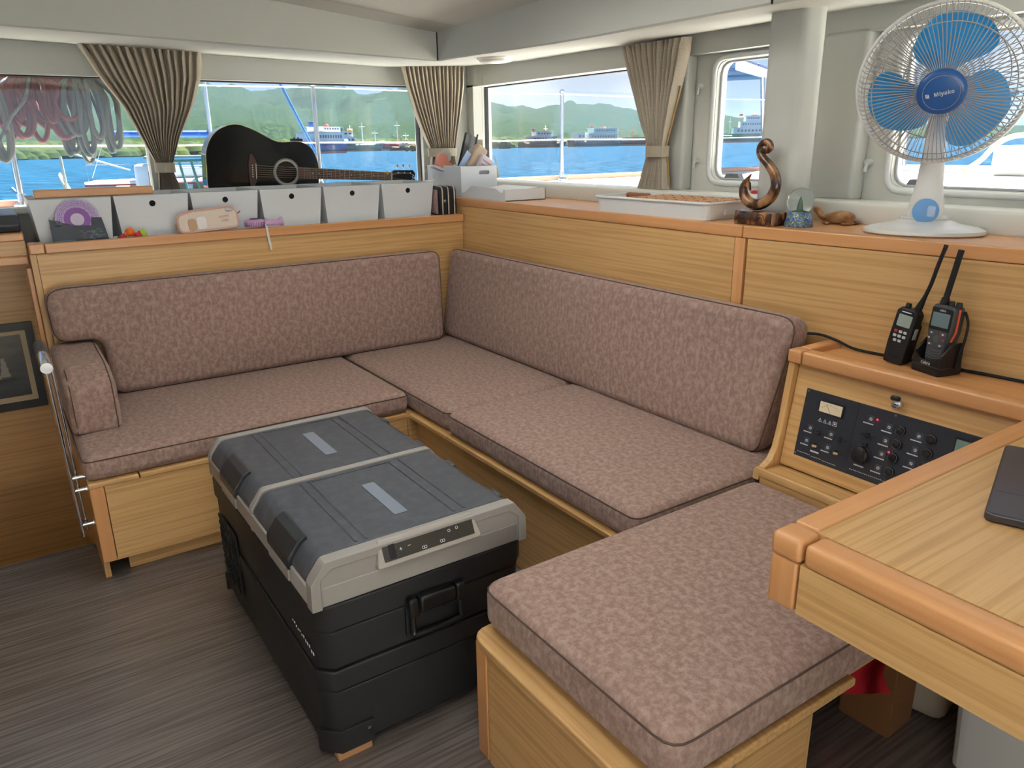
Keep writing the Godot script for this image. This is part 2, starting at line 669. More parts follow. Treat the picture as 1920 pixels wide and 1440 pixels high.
func make_room() -> void:
	var white: Material = M.white_liner
	var gel: Material = M.gelcoat
	# floor: long boards laid from side to side, with thin joints between them
	var fl := Node3D.new()
	fl.name = "floor"
	add_child(fl)
	tag(fl, "dark grey brown laminate cabin floor of wide boards", "floor", "", "structure")
	part("subfloor", Sh.new().slab(Vector3(-2.4, -0.06, -2.95), Vector3(2.35, -0.012, 1.6)).slab(Vector3(0.12, -0.06, -3.95), Vector3(2.4, -0.012, -2.95)), M.gap, fl)
	var edges := [-2.92, -2.298, -1.676, -1.054, -0.432, 0.19, 0.812, 1.6]
	for i in edges.size() - 1:
		var lo: float = edges[i]
		var hi: float = edges[i + 1]
		part("floor_board", Sh.new().slab(Vector3(-2.4, -0.012, lo + 0.0008), Vector3(2.3, 0.0, hi - 0.0008)), M.floor, fl)
	part("floor_board", Sh.new().slab(Vector3(0.12, -0.012, -3.9), Vector3(2.3, 0.0, -2.9216)), M.floor, fl)
	var nose := part("stair_nosing", Sh.new().rbox(Vector3(-1.14, -0.012, -2.945), Vector3(2.5, 0.024, 0.048), 0.006), M.floor, fl)
	for i in 3:
		part("nosing_rib", Sh.new().slab(Vector3(-2.39, 0, -2.961 + i * 0.014), Vector3(0.1, 0.0025, -2.957 + i * 0.014)), M.floor, nose)
	# stairwell to the hull
	struct("wall_stairwell", Sh.new().slab(Vector3(-2.4, -0.95, -3.92), Vector3(0.115, 1.0, -3.85)), M.oak_x, "wood stairwell wall behind the framed picture", "wall")
	struct("wall_stair_riser", Sh.new().slab(Vector3(-2.4, -0.95, -2.968), Vector3(0.115, -0.024, -2.95)).slab(Vector3(-2.4, -0.95, -3.3), Vector3(0.115, -0.3, -2.968)).slab(Vector3(-2.4, -1.0, -3.85), Vector3(0.115, -0.62, -3.3)), M.oak_x, "wooden steps leading down beside the bench", "steps")
	var sh := Node3D.new()
	sh.name = "trim_stairwell"
	add_child(sh)
	tag(sh, "wooden shelf front above the stairwell wall", "shelf", "", "structure")
	part("front_board", Sh.new().slab(Vector3(-2.4, 1.005, -3.54), Vector3(0.10, 1.066, -3.5)), M.oak_x, sh)
	part("top_board", Sh.new().rbox(Vector3(-1.15, 1.079, -3.74), Vector3(2.5, 0.031, 0.5), 0.006), M.pear_x, sh)
	part("rail", Sh.new().rbox(Vector3(-1.15, 0.992, -3.505), Vector3(2.5, 0.034, 0.06), 0.006), M.pear_x, sh)

	struct("wall_bench_end", Sh.new().slab(Vector3(0.112, -0.6, -3.84), Vector3(0.13, 1.02, -3.44)).slab(Vector3(0.112, -0.6, -3.44), Vector3(0.13, 0.345, -2.98)).slab(Vector3(0.112, 0.0, -2.98), Vector3(0.13, 0.345, -2.67)), M.oak_y, "oak end panel of the bench facing the stairs", "panel")
	# window wall over the long bench
	var wa := Sh.new()
	wa.slab(Vector3(-2.5, -1.0, -4.09), Vector3(2.5, 1.155, -4.0))
	wa.slab(Vector3(-2.5, 1.70, -4.09), Vector3(2.5, 2.1, -4.0))
	wa.slab(Vector3(-2.5, 1.155, -4.09), Vector3(-1.0, 1.70, -4.0))
	wa.slab(Vector3(0.672, 1.155, -4.075), Vector3(0.718, 1.70, -4.0))
	wa.slab(Vector3(2.105, 1.155, -4.09), Vector3(2.5, 1.70, -4.0))
	struct("wall_back", wa, white, "cream lined window wall above the long bench", "wall")
	struct("trim_back", Sh.new().slab(Vector3(-1.0, 1.6945, -4.075), Vector3(0.672, 1.70, -4.03)).slab(Vector3(0.718, 1.6945, -4.075), Vector3(2.105, 1.70, -4.03)).slab(Vector3(2.1, 1.155, -4.075), Vector3(2.105, 1.70, -4.03)), mat("gasket", rgb8(34, 34, 36), 0.7), "thin black rubber seal round the back windows", "seal")
	struct("sill_back", Sh.new().rbox(Vector3(-0.4, 1.145, -3.995), Vector3(5.0, 0.03, 0.09), 0.008), gel, "white window sill behind the storage boxes", "sill")
	var names := [["back window beside the coiled ropes, over the stairwell", -1.0, 0.672], ["wide back window behind the black guitar", 0.718, 2.105]]
	for i in 2:
		var w := Node3D.new()
		w.name = "window_%d" % (i + 1)
		add_child(w)
		tag(w, names[i][0], "window", "", "structure")
		pane(Vector3(names[i][1], 1.155, -4.055), Vector3(names[i][2], 1.69, -4.047), w)
	# window wall along the ledge: outer skin with the openings, inner skin with deep recesses
	var wb := Sh.new()
	wb.slab(Vector3(2.46, -1.0, -4.09), Vector3(2.52, 1.197, 1.7))
	wb.slab(Vector3(2.46, 1.70, -4.09), Vector3(2.52, 2.1, -2.5))
	wb.slab(Vector3(2.46, 1.197, -4.09), Vector3(2.52, 1.70, -3.93))
	wb.slab(Vector3(2.46, 1.197, -2.50), Vector3(2.52, 2.1, -2.34))
	wb.slab(Vector3(2.46, 1.74, -2.34), Vector3(2.52, 2.1, 1.7))
	wb.slab(Vector3(2.46, 1.197, -0.35), Vector3(2.52, 1.74, 1.7))
	var xw := ax(TO_X)
	holed(wb, [-2.34, 1.19, -1.60, 1.745], [-2.195, 1.243, -1.74, 1.688], 0.055, 2.462, 2.518, xw)
	holed(wb, [-1.60, 1.19, -0.34, 1.745], [-1.435, 1.243, -0.55, 1.688], 0.055, 2.462, 2.518, xw)
	struct("wall_side", wb, gel, "white outer window wall along the side ledge", "wall")
	var wi := Sh.new()
	wi.slab(Vector3(2.40, 1.70, -4.0), Vector3(2.462, 1.90, -2.5))
	wi.slab(Vector3(2.40, 1.716, -2.5), Vector3(2.462, 1.90, 1.6))
	wi.slab(Vector3(2.40, 1.19, -4.0), Vector3(2.462, 1.71, -3.93))
	wi.slab(Vector3(2.40, 1.0, -4.0), Vector3(2.462, 1.197, 1.6))
	wi.rbox(Vector3(2.43, 1.46, -2.41), Vector3(0.065, 0.53, 0.225), 0.014)
	wi.rbox(Vector3(2.425, 1.46, -1.605), Vector3(0.075, 0.53, 0.165), 0.014)
	wi.slab(Vector3(2.40, 1.19, -0.44), Vector3(2.462, 1.72, 1.6))
	struct("wall_side_lining", wi, white, "cream inner wall with deep window recesses", "wall")
	var sill := Sh.new()
	sill.rbox(Vector3(2.37, 1.165, -1.2), Vector3(0.115, 0.074, 5.6), 0.012)
	struct("sill_side", sill, gel, "rounded white window sill along the side ledge", "sill")
	# the round post foot and lip under the recess
	var lens := [["large side window beside the corner curtain", -3.93, -2.50, 1.197, 1.70], ["rounded side window behind the white post", -2.195, -1.74, 1.243, 1.688], ["rounded side window behind the desk fan", -1.435, -0.55, 1.243, 1.688]]
	for i in 3:
		var L = lens[i]
		var w := Node3D.new()
		w.name = "window_%d" % (i + 3)
		add_child(w)
		tag(w, L[0], "window", "", "structure")
		pane(Vector3(2.487, L[3] - 0.004, L[1] - 0.004), Vector3(2.495, L[4] + 0.004, L[2] + 0.004), w)
		if i > 0:
			part("frame", Sh.new().tube(ring_path(L[1] - 0.012, L[3] - 0.012, L[2] + 0.012, L[4] + 0.012, 0.06, ax(TO_X, Vector3(2.459, 0, 0))), F1(0.011), 8, true), M.white_plastic, w)
			part("seal", Sh.new().tube(ring_path(L[1] + 0.003, L[3] + 0.003, L[2] - 0.003, L[4] - 0.003, 0.052, ax(TO_X, Vector3(2.484, 0, 0))), F1(0.005), 6, true), mat("grey_seal", rgb8(176, 178, 180), 0.6), w)
			for y in [1.32, 1.60]:
				part("clip", Sh.new().rod(Vector3(2.462, y, L[1] - 0.075), Vector3(2.44, y, L[1] - 0.075), 0.011, 10).rod(Vector3(2.443, y, L[1] - 0.075), Vector3(2.441, y - 0.03, L[1] - 0.08), 0.006, 6), M.white_plastic, w)
			for z in [L[1] + 0.075, L[2] - 0.1]:
				part("hinge_pad", Sh.new().prism(V2([-0.045, 0, 0.045, 0, 0.03, 0.024, -0.03, 0.024]), 0.0, 0.03, 0.004, ax(TO_X, Vector3(2.496, L[3], z))), mat("pad_grey", rgb8(84, 86, 90), 0.8), w)
		else:
			part("seal", Sh.new().slab(Vector3(2.475, 1.695, -3.93), Vector3(2.5, 1.70, -2.5)).slab(Vector3(2.475, 1.197, -3.93), Vector3(2.5, 1.70, -3.926)), M.gasket, w)

	# beams round the ceiling and the cambered ceiling itself
	var ba := Sh.new()
	ba.grid(24, 3, func(u, v): var x = lerpf(-2.4, 1.888, u); return Vector3(x, lerpf(beam_y(x) + 0.006, ceil_y(x, -3.4) + 0.01, v), -3.4), true)
	ba.grid(24, 1, func(u, v): var x = lerpf(-2.4, 1.888, u); return Vector3(x, beam_y(x) + 0.006 * (1.0 - v), -3.4 - 0.006 * v), true)
	ba.grid(24, 2, func(u, v): var x = lerpf(-2.4, 2.45, u); return Vector3(x, (beam_y(x) if x < 1.894 else lerpf(1.767, 1.792, (x - 1.894) / 0.556)) + 0.022 * v, lerpf(-3.40, -4.02, v)), true)
	var bo := struct("trim_beam_back", ba, M.ceiling, "cream padded beam under the ceiling above the long bench", "beam")
	bo.set_meta("kind", "structure")
	var bb := Sh.new()
	bb.grid(3, 30, func(u, v): var z = lerpf(-3.4, 1.6, v); return Vector3(1.888, lerpf(lerpf(1.773, 1.756, smoothstep(-3.4, -2.3, z)), ceil_y(1.888, z) + 0.01, u), z))
	bb.grid(1, 30, func(u, v): var z = lerpf(-3.4, 1.6, v); return Vector3(1.888 + 0.006 * u, lerpf(1.773, 1.756, smoothstep(-3.4, -2.3, z)) - 0.006 * u, z))
	bb.grid(3, 30, func(u, v): var z = lerpf(-3.4, 1.6, v); return Vector3(lerpf(1.894, 2.45, u), lerpf(lerpf(1.767, 1.75, smoothstep(-3.4, -2.3, z)), 1.792, u), z))
	struct("trim_beam_side", bb, M.ceiling, "cream padded beam under the ceiling above the side ledge", "beam")
	struct("trim_beam_joint", Sh.new().slab(Vector3(1.884, 1.77, -3.403), Vector3(1.89, 1.893, -3.396)).slab(Vector3(1.884, 1.751, -1.506), Vector3(1.889, 1.9, -1.502)), M.gap, "thin dark joint between two ceiling beams", "joint")
	var ce := Sh.new()
	for q in [[-2.45, 1.9, -3.41, -2.4, 30, 5], [-2.45, 0.4, -2.4, -1.25, 16, 4], [1.55, 1.9, -2.4, -1.25, 3, 4], [-2.45, 1.9, -1.25, -0.75, 30, 3], [-2.45, -0.75, -0.75, 0.35, 10, 4], [0.45, 1.9, -0.75, 0.35, 8, 4], [-2.45, 1.9, 0.35, 1.65, 30, 5]]:
		ce.grid(q[4], q[5], func(u, v): var x = lerpf(q[0], q[1], u); var z = lerpf(q[2], q[3], v); return Vector3(x, ceil_y(x, z), z), true)
	struct("ceiling", ce, M.ceiling, "cream cambered cabin ceiling panels", "ceiling")
	struct("ceiling_joint", Sh.new().grid(12, 1, func(u, v): var x = lerpf(-1.0, 1.886, u); var z = -3.215 + 0.004 * v; return Vector3(x, ceil_y(x, z) - 0.0012, z), true), mat("joint_grey", rgb8(150, 147, 138), 0.8), "fine joint between two ceiling panels", "joint")
	var rf := Sh.new()
	for q in [[-2.6, 2.56, -4.12, -2.4], [-2.6, 0.4, -2.4, -1.25], [1.55, 2.56, -2.4, -1.25], [-2.6, 2.56, -1.25, -0.75], [-2.6, -0.75, -0.75, 0.35], [0.45, 2.56, -0.75, 0.35], [-2.6, 2.56, 0.35, 1.75]]:
		rf.slab(Vector3(q[0], 2.13, q[2]), Vector3(q[1], 2.2, q[3]))
	rf.slab(Vector3(1.9, 1.9, -4.1), Vector3(2.46, 2.13, 1.7)).slab(Vector3(-2.5, 1.92, -4.08), Vector3(2.46, 2.13, -3.45))
	rf.slab(Vector3(-2.6, 2.13, -4.45), Vector3(2.9, 2.17, -4.1)).slab(Vector3(2.5, 2.13, -4.1), Vector3(2.9, 2.17, 1.75))  # unseen overhang added to keep direct sun out of the windows
	struct("roof", rf, gel, "white deck roof over the cabin with added sun overhangs", "roof")

	# the rest of the cabin, behind and beside the camera
	var wl := Sh.new()
	wl.slab(Vector3(-2.5, -1.0, -4.09), Vector3(-2.4, 1.1, 1.7)).slab(Vector3(-2.5, 1.8, -4.09), Vector3(-2.4, 2.15, 1.7))
	wl.slab(Vector3(-2.5, 1.1, -4.09), Vector3(-2.4, 1.8, -3.5)).slab(Vector3(-2.5, 1.1, -1.2), Vector3(-2.4, 1.8, -1.1)).slab(Vector3(-2.5, 1.1, 1.2), Vector3(-2.4, 1.8, 1.7))
	struct("wall_left", wl, white, "cream left wall with long side windows", "wall")
	var wr := Sh.new()
	wr.slab(Vector3(-2.5, -1.0, 1.6), Vector3(-2.2, 2.15, 1.7)).slab(Vector3(1.9, -1.0, 1.6), Vector3(2.52, 2.15, 1.7)).slab(Vector3(-2.2, 1.98, 1.6), Vector3(1.9, 2.15, 1.7)).slab(Vector3(-2.2, -1.0, 1.6), Vector3(1.9, -0.02, 1.7))
	struct("wall_front", wr, white, "cream aft wall with a wide open cockpit door", "wall")
	struct("hull_bottom", Sh.new().slab(Vector3(-2.5, -1.1, -4.09), Vector3(2.52, -1.0, 1.7)), white, "hull bottom under the cabin", "hull")
	# two added, unseen roof hatches; their translucent blinds light the seats from above
	var blind := mat("added_light_blind", rgb8(240, 244, 250), 0.9)
	blind.backlight_enabled = true
	blind.backlight = Color(1.0, 1.0, 1.0)
	var hs := [["added hatch with a white blind for top light above the cooler", 0.4, 1.55, -2.4, -1.25], ["added hatch with a white blind for top light above the camera", -0.75, 0.45, -0.75, 0.35]]
	for i in 2:
		var q = hs[i]
		var ht := Node3D.new()
		ht.name = "window_%d" % (i + 6)
		add_child(ht)
		tag(ht, q[0], "hatch", "", "structure")
		var y0 := 1.95
		part("frame", Sh.new().slab(Vector3(q[1] - 0.02, y0, q[3] - 0.02), Vector3(q[1], 2.13, q[4] + 0.02)).slab(Vector3(q[2], y0, q[3] - 0.02), Vector3(q[2] + 0.02, 2.13, q[4] + 0.02)).slab(Vector3(q[1], y0, q[3] - 0.02), Vector3(q[2], 2.13, q[3])).slab(Vector3(q[1], y0, q[4]), Vector3(q[2], 2.13, q[4] + 0.02)), gel, ht)
		part("blind", Sh.new().slab(Vector3(q[1], 2.1, q[3]), Vector3(q[2], 2.101, q[4])), blind, ht)
	struct("galley_counter", Sh.new().slab(Vector3(-2.4, 0.0, -2.3), Vector3(-0.95, 0.88, 0.9)).slab(Vector3(-2.4, 0.88, -2.32), Vector3(-0.92, 0.92, 0.92)), M.oak_z, "oak galley counter to the left of the camera", "counter")
	struct("wall_stair_shade", Sh.new().slab(Vector3(-2.4, -0.95, -3.85), Vector3(-0.55, 0.99, -2.34)), M.oak_z, "added unseen oak block that darkens the stairwell", "cabinet")  # unseen block put in to shade the stairwell
	# cockpit in the sun, seen through the open door behind the camera
	var ck := Sh.new()
	ck.slab(Vector3(-3.2, -0.3, 1.7), Vector3(3.2, -0.03, 5.2))
	ck.rbox(Vector3(-2.7, 0.2, 3.4), Vector3(0.8, 0.5, 3.2), 0.04)
	ck.rbox(Vector3(2.7, 0.2, 3.4), Vector3(0.8, 0.5, 3.2), 0.04)
	ck.rbox(Vector3(0, 0.3, 5.1), Vector3(6.2, 0.66, 0.5), 0.04)
	struct("cockpit", ck, gel, "white moulded cockpit behind the open door", "cockpit")


# ---------------------------------------------------------------- bench, cushions, ledges
func cushion(called: String, label: String, poly: PackedVector2Array, h0: float, h1: float, r: float, xf: Transform3D, group: String, seam_r: float, crown := 0.01, cat := "cushion") -> Node3D:
	var o := thing(called, label, cat, Vector3.ZERO, group)
	part("cover", Sh.new().prism(poly, h0, h1, r, xf, 4, crown), M.fabric, o)
	# the stitched seam runs round the outer face, a little inside its edge
	for h in [h1 - seam_r]:
		var path := PackedVector3Array()
		for p in poly:
			path.append(xf * Vector3(p.x, p.y, h))
		var bend := r * (1.0 - sqrt(maxf(0.0, 1.0 - pow((r - seam_r) / r, 2.0)))) if seam_r < r else 0.0
		var out := PackedVector3Array()
		var m := poly.size()
		var area := 0.0
		for i in m:
			area += poly[i].cross(poly[(i + 1) % m])
		var sg := 1.0 if area > 0 else -1.0
		for i in m:
			var e := (poly[(i + 1) % m] - poly[(i + m - 1) % m]).normalized()
			var nn := Vector2(e.y, -e.x) * sg
			var q := poly[i] - nn * (bend - 0.0005)
			out.append(xf * Vector3(q.x, q.y, h))
		part("seam", Sh.new().tube(out, F1(0.0022), 6, true), M.seam, o)
	return o


func fine(poly: PackedVector2Array, step := 0.12) -> PackedVector2Array:
	var out := PackedVector2Array()
	for i in poly.size():
		var a := poly[i]
		var b := poly[(i + 1) % poly.size()]
		var n := maxi(1, int((b - a).length() / step))
		for k in n:
			out.append(a.lerp(b, float(k) / n))
	return out


func make_seats() -> void:
	var G := "sofa cushions of the corner seat"
	# seat cushions, drawn in (x, z)
	var up := ax(TO_Y)
	cushion("seat_cushion", "long brown seat cushion between the armrest and the corner cushion", fine(rounded(V2([0.105, -3.37, 1.272, -3.37, 1.272, -2.635, 0.105, -2.635]), 0.035)), 0.362, 0.452, 0.032, up, G, 0.018)
	cushion("seat_cushion", "small brown corner seat cushion between two long ones", fine(rounded(V2([1.279, -3.38, 1.93, -3.38, 1.93, -2.345, 1.279, -2.345]), 0.035)), 0.362, 0.454, 0.032, up, G, 0.018)
	cushion("seat_cushion", "brown seat cushion beside the black cooler, under the side backrest", fine(rounded(V2([1.27, -2.338, 1.93, -2.338, 1.95, -1.315, 1.27, -1.315]), 0.04)), 0.362, 0.458, 0.034, up, G, 0.018)
	cushion("seat_cushion", "wide brown seat cushion nearest the camera, on the peninsula base", fine(rounded(V2([0.772, -1.295, 1.722, -1.30, 1.722, -0.69, 0.772, -0.69]), 0.05)), 0.342, 0.458, 0.036, up, G, 0.02, 0.012)
	# backrests: outline drawn along the wall, leaning back a little
	var lean := 0.03
	var ba := Basis(Vector3(1, 0, 0), Vector3(0, cos(lean), -sin(lean)), Vector3(0, sin(lean), cos(lean)))
	var pa := fine(rounded(V2([0.285, 0.0, 1.80, 0.0, 1.80, 0.445, 0.115, 0.445, 0.125, 0.235, 0.285, 0.235]), [0.06, 0.05, 0.05, 0.07, 0.06, 0.05], 5), 0.1)
	cushion("back_cushion", "brown back cushion on the left, notched round the armrest", pa, -0.085, 0.03, 0.036, Transform3D(ba, Vector3(0, 0.455, -3.30)), G, 0.02, 0.012)
	lean = 0.12
	var bb := Basis(Vector3(0, 0, 1), Vector3(sin(lean), cos(lean), 0), Vector3(-cos(lean), sin(lean), 0))
	var pb := fine(rounded(V2([-3.385, 0.0, -1.395, 0.0, -1.325, 0.445, -3.365, 0.445]), [0.05, 0.05, 0.06, 0.06], 5), 0.1)
	cushion("back_cushion", "long brown back cushion on the right, against the side ledge", pb, -0.075, 0.03, 0.036, Transform3D(bb, Vector3(1.862, 0.455, 0)), G, 0.02, 0.012)
	# armrest, drawn in (z, y)
	var ar := cushion("armrest_cushion", "short brown armrest cushion at the stair end of the bench", fine(rounded(V2([-3.36, 0.452, -2.868, 0.452, -2.868, 0.63, -3.0, 0.67, -3.36, 0.682]), [0.02, 0.02, 0.06, 0.05, 0.02], 5), 0.1), 0.105, 0.266, 0.026, ax(TO_X), G, 0.016, 0.006, "armrest")
	var path := []
	for p in [[-3.34, 0.677], [-3.0, 0.664], [-2.91, 0.638], [-2.872, 0.60], [-2.872, 0.46]]:
		path.append(Vector3(0.123, p[1], p[0]))
	part("seam", Sh.new().tube(spline(path, 5), F1(0.002), 6), M.seam, ar)

	# ---- bench bases
	var b := thing("bench_base", "oak base under the long bench on the left", "bench base", Vector3(0.7, 0, -2.7))
	var o := Vector3(0.7, 0, -2.7)
	part("front_panel", Sh.new().slab(Vector3(0.156, 0.072, -2.655) - o, Vector3(1.256, 0.345, -2.637) - o), M.oak_x, b)
	part("corner_post", Sh.new().rbox(Vector3(0.1325, 0.208, -2.66) - o, Vector3(0.043, 0.274, 0.05), 0.004), M.pear_y, b)
	part("toe_kick", Sh.new().slab(Vector3(0.192, 0.0, -2.715) - o, Vector3(1.256, 0.072, -2.697) - o), M.oak_x, b)
	part("floor_plate", Sh.new().slab(Vector3(0.12, 0.07, -3.38) - o, Vector3(1.256, 0.082, -2.64) - o), M.oak_x, b)
	var lid := [0.108, 0.262, 1.257]
	for i in 2:
		part("lid", Sh.new().rbox(Vector3((lid[i] + lid[i + 1]) * 0.5 + 0.001, 0.353, -3.0) - o, Vector3(lid[i + 1] - lid[i] - 0.003, 0.017, 0.735), 0.003), M.oak_x, b)
	var c := thing("bench_base", "oak base under the side bench, beside the cooler", "bench base", Vector3(1.6, 0, -2.0))
	o = Vector3(1.6, 0, -2.0)
	part("front_panel", Sh.new().slab(Vector3(1.30, 0.0, -2.655) - o, Vector3(1.318, 0.345, -1.292) - o), M.oak_z, c)
	part("return_panel", Sh.new().slab(Vector3(1.258, 0.0, -2.655) - o, Vector3(1.302, 0.345, -2.637) - o), M.oak_x, c)
	var lz := [-2.64, -2.33, -1.292]
	for i in 2:
		part("lid", Sh.new().prism(rounded(V2([1.262 if i else 1.258, lz[i] + 0.0015, 1.93, lz[i] + 0.0015, 1.93, lz[i + 1] - 0.0015, 1.262, lz[i + 1] - 0.0015]), [0.0 if i else 0.03, 0.0, 0.0, 0.0], 4), 0.345, 0.362, 0.003, Transform3D(TO_Y, -o)), M.oak_z, c)
	part("corner_lid", Sh.new().slab(Vector3(1.26, 0.345, -3.37) - o, Vector3(1.93, 0.361, -2.643) - o), M.oak_z, c)
	part("rear_panel", Sh.new().slab(Vector3(1.9, 0.0, -3.35) - o, Vector3(1.92, 0.344, -1.30) - o), M.oak_z, c)
	# ---- peninsula base
	var p := thing("bench_base", "oak peninsula base nearest the camera with a small latch", "bench base", Vector3(1.0, 0, -1.0))
	o = Vector3(1.0, 0, -1.0)
	part("lid", Sh.new().prism(rounded(V2([0.737, -1.288, 1.31, -1.288, 1.31, -0.695, 0.737, -0.695]), [0.05, 0.0, 0.0, 0.05], 5), 0.315, 0.338, 0.005, Transform3D(TO_Y, -o)), M.oak_z, p)
	part("side_panel", Sh.new().slab(Vector3(0.752, 0.0, -1.235) - o, Vector3(0.77, 0.315, -0.735) - o), M.oak_z, p)
	part("corner_post", Sh.new().rbox(Vector3(0.77, 0.157, -1.262) - o, Vector3(0.04, 0.314, 0.045), 0.004), M.pear_y, p)
	part("corner_post", Sh.new().rbox(Vector3(0.77, 0.157, -0.728) - o, Vector3(0.04, 0.314, 0.03), 0.004), M.pear_y, p)
	var dr := part("door", Sh.new().rbox(Vector3(0.99, 0.162, -0.722) - o, Vector3(0.405, 0.318, 0.018), 0.003), M.oak_x, p)
	part("latch", Sh.new().rbox(Vector3(0.95, 0.31, -0.708) - o, Vector3(0.008, 0.03, 0.012), 0.002).rod(Vector3(0.95, 0.298, -0.70) - o, Vector3(0.95, 0.30, -0.69) - o, 0.004), M.chrome, dr)
	part("divider", Sh.new().slab(Vector3(1.186, 0.0, -1.28) - o, Vector3(1.204, 0.335, -0.715) - o), M.oak_y, p)
	part("rear_panel", Sh.new().slab(Vector3(0.77, 0.0, -1.28) - o, Vector3(1.30, 0.32, -1.265) - o), M.oak_x, p)
	part("shelf", Sh.new().slab(Vector3(1.20, 0.318, -1.29) - o, Vector3(1.70, 0.338, -0.72) - o), M.oak_x, p)

	# ---- ledge behind the long bench
	var la := thing("storage_ledge", "oak ledge carrying the white boxes behind the long bench", "ledge", Vector3(1.0, 0, -3.4))
	o = Vector3(1.0, 0, -3.4)
	part("front_panel", Sh.new().slab(Vector3(0.126, 0.3, -3.418) - o, Vector3(1.993, 1.019, -3.40) - o), M.oak_x, la)
	part("end_strip", Sh.new().slab(Vector3(0.104, 0.3, -3.44) - o, Vector3(0.1235, 1.019, -3.40) - o), M.oak_y, la)
	part("nosing", Sh.new().rbox(Vector3(1.075, 1.039, -3.402) - o, Vector3(1.836, 0.038, 0.034), 0.005), M.pear_x, la)
	part("end_cap", Sh.new().rbox(Vector3(0.130, 1.039, -3.435) - o, Vector3(0.05, 0.038, 0.1), 0.005), M.pear_z, la)
	part("shelf_board", Sh.new().slab(Vector3(0.156, 1.03, -4.0) - o, Vector3(1.993, 1.047, -3.42) - o), mat("shelf_white", rgb8(214, 212, 204), 0.4), la)
	single("edge_post", Sh.new().rbox(Vector3(0.094, 0.62, -3.47), Vector3(0.018, 0.69, 0.055), 0.004), M.pear_y, "slim orange wood post at the stair end of the ledge", "post")
	# ---- side ledge: straight half, bent half
	var lb := thing("side_ledge", "oak side ledge with a stile under the carved hook", "ledge", Vector3(2.0, 0, -2.0))
	o = Vector3(2.0, 0, -2.0)
	part("front_panel", Sh.new().slab(Vector3(1.995, 0.3, -4.0) - o, Vector3(2.013, 1.095, -1.662) - o), M.oak_z, lb)
	part("nosing", Sh.new().rbox(Vector3(2.008, 1.1155, -2.828) - o, Vector3(0.03, 0.039, 2.385), 0.005), M.pear_z, lb)
	part("ledge_top", Sh.new().prism(V2([2.02, -3.99, 2.398, -3.99, 2.398, -1.645, 2.02, -1.636]), 1.112, 1.1345, 0.0, Transform3D(TO_Y, -o)), M.pear_z, lb)
	part("stile", Sh.new().rbox(Vector3(2.005, 0.69, -1.64) - o, Vector3(0.024, 0.81, 0.04), 0.003), M.pear_y, lb)
	var bx := Basis(B2D, Vector3.UP, B2D.cross(Vector3.UP))
	var mid := b2(1.6, 0.0)
	part("front_panel", Sh.new().box(b2(1.612, 0.695, -0.01) - o, Vector3(3.18, 0.80, 0.018), bx), M.oak_z, lb)
	part("nosing", Sh.new().rbox(b2(1.602, 1.1155, -0.013) - o, Vector3(3.2, 0.039, 0.03), 0.005, bx), M.pear_z, lb)
	var e0 := b2(0.002, 0, -0.02)
	var e1 := b2(3.2, 0, -0.02)
	part("ledge_top", Sh.new().prism(V2([e0.x, e0.z + 0.002, 2.398, -1.640, 2.398, e1.z, e1.x, e1.z]), 1.112, 1.1345, 0.0, Transform3D(TO_Y, -o)), M.pear_z, lb)


# ---------------------------------------------------------------- cooler
func octo(w: float, l: float, c: float) -> PackedVector2Array:   # rectangle with cut corners
	return V2([-w + c, -l, w - c, -l, w, -l + c, w, l - c, w - c, l, -w + c, l, -w, l - c, -w, -l + c])


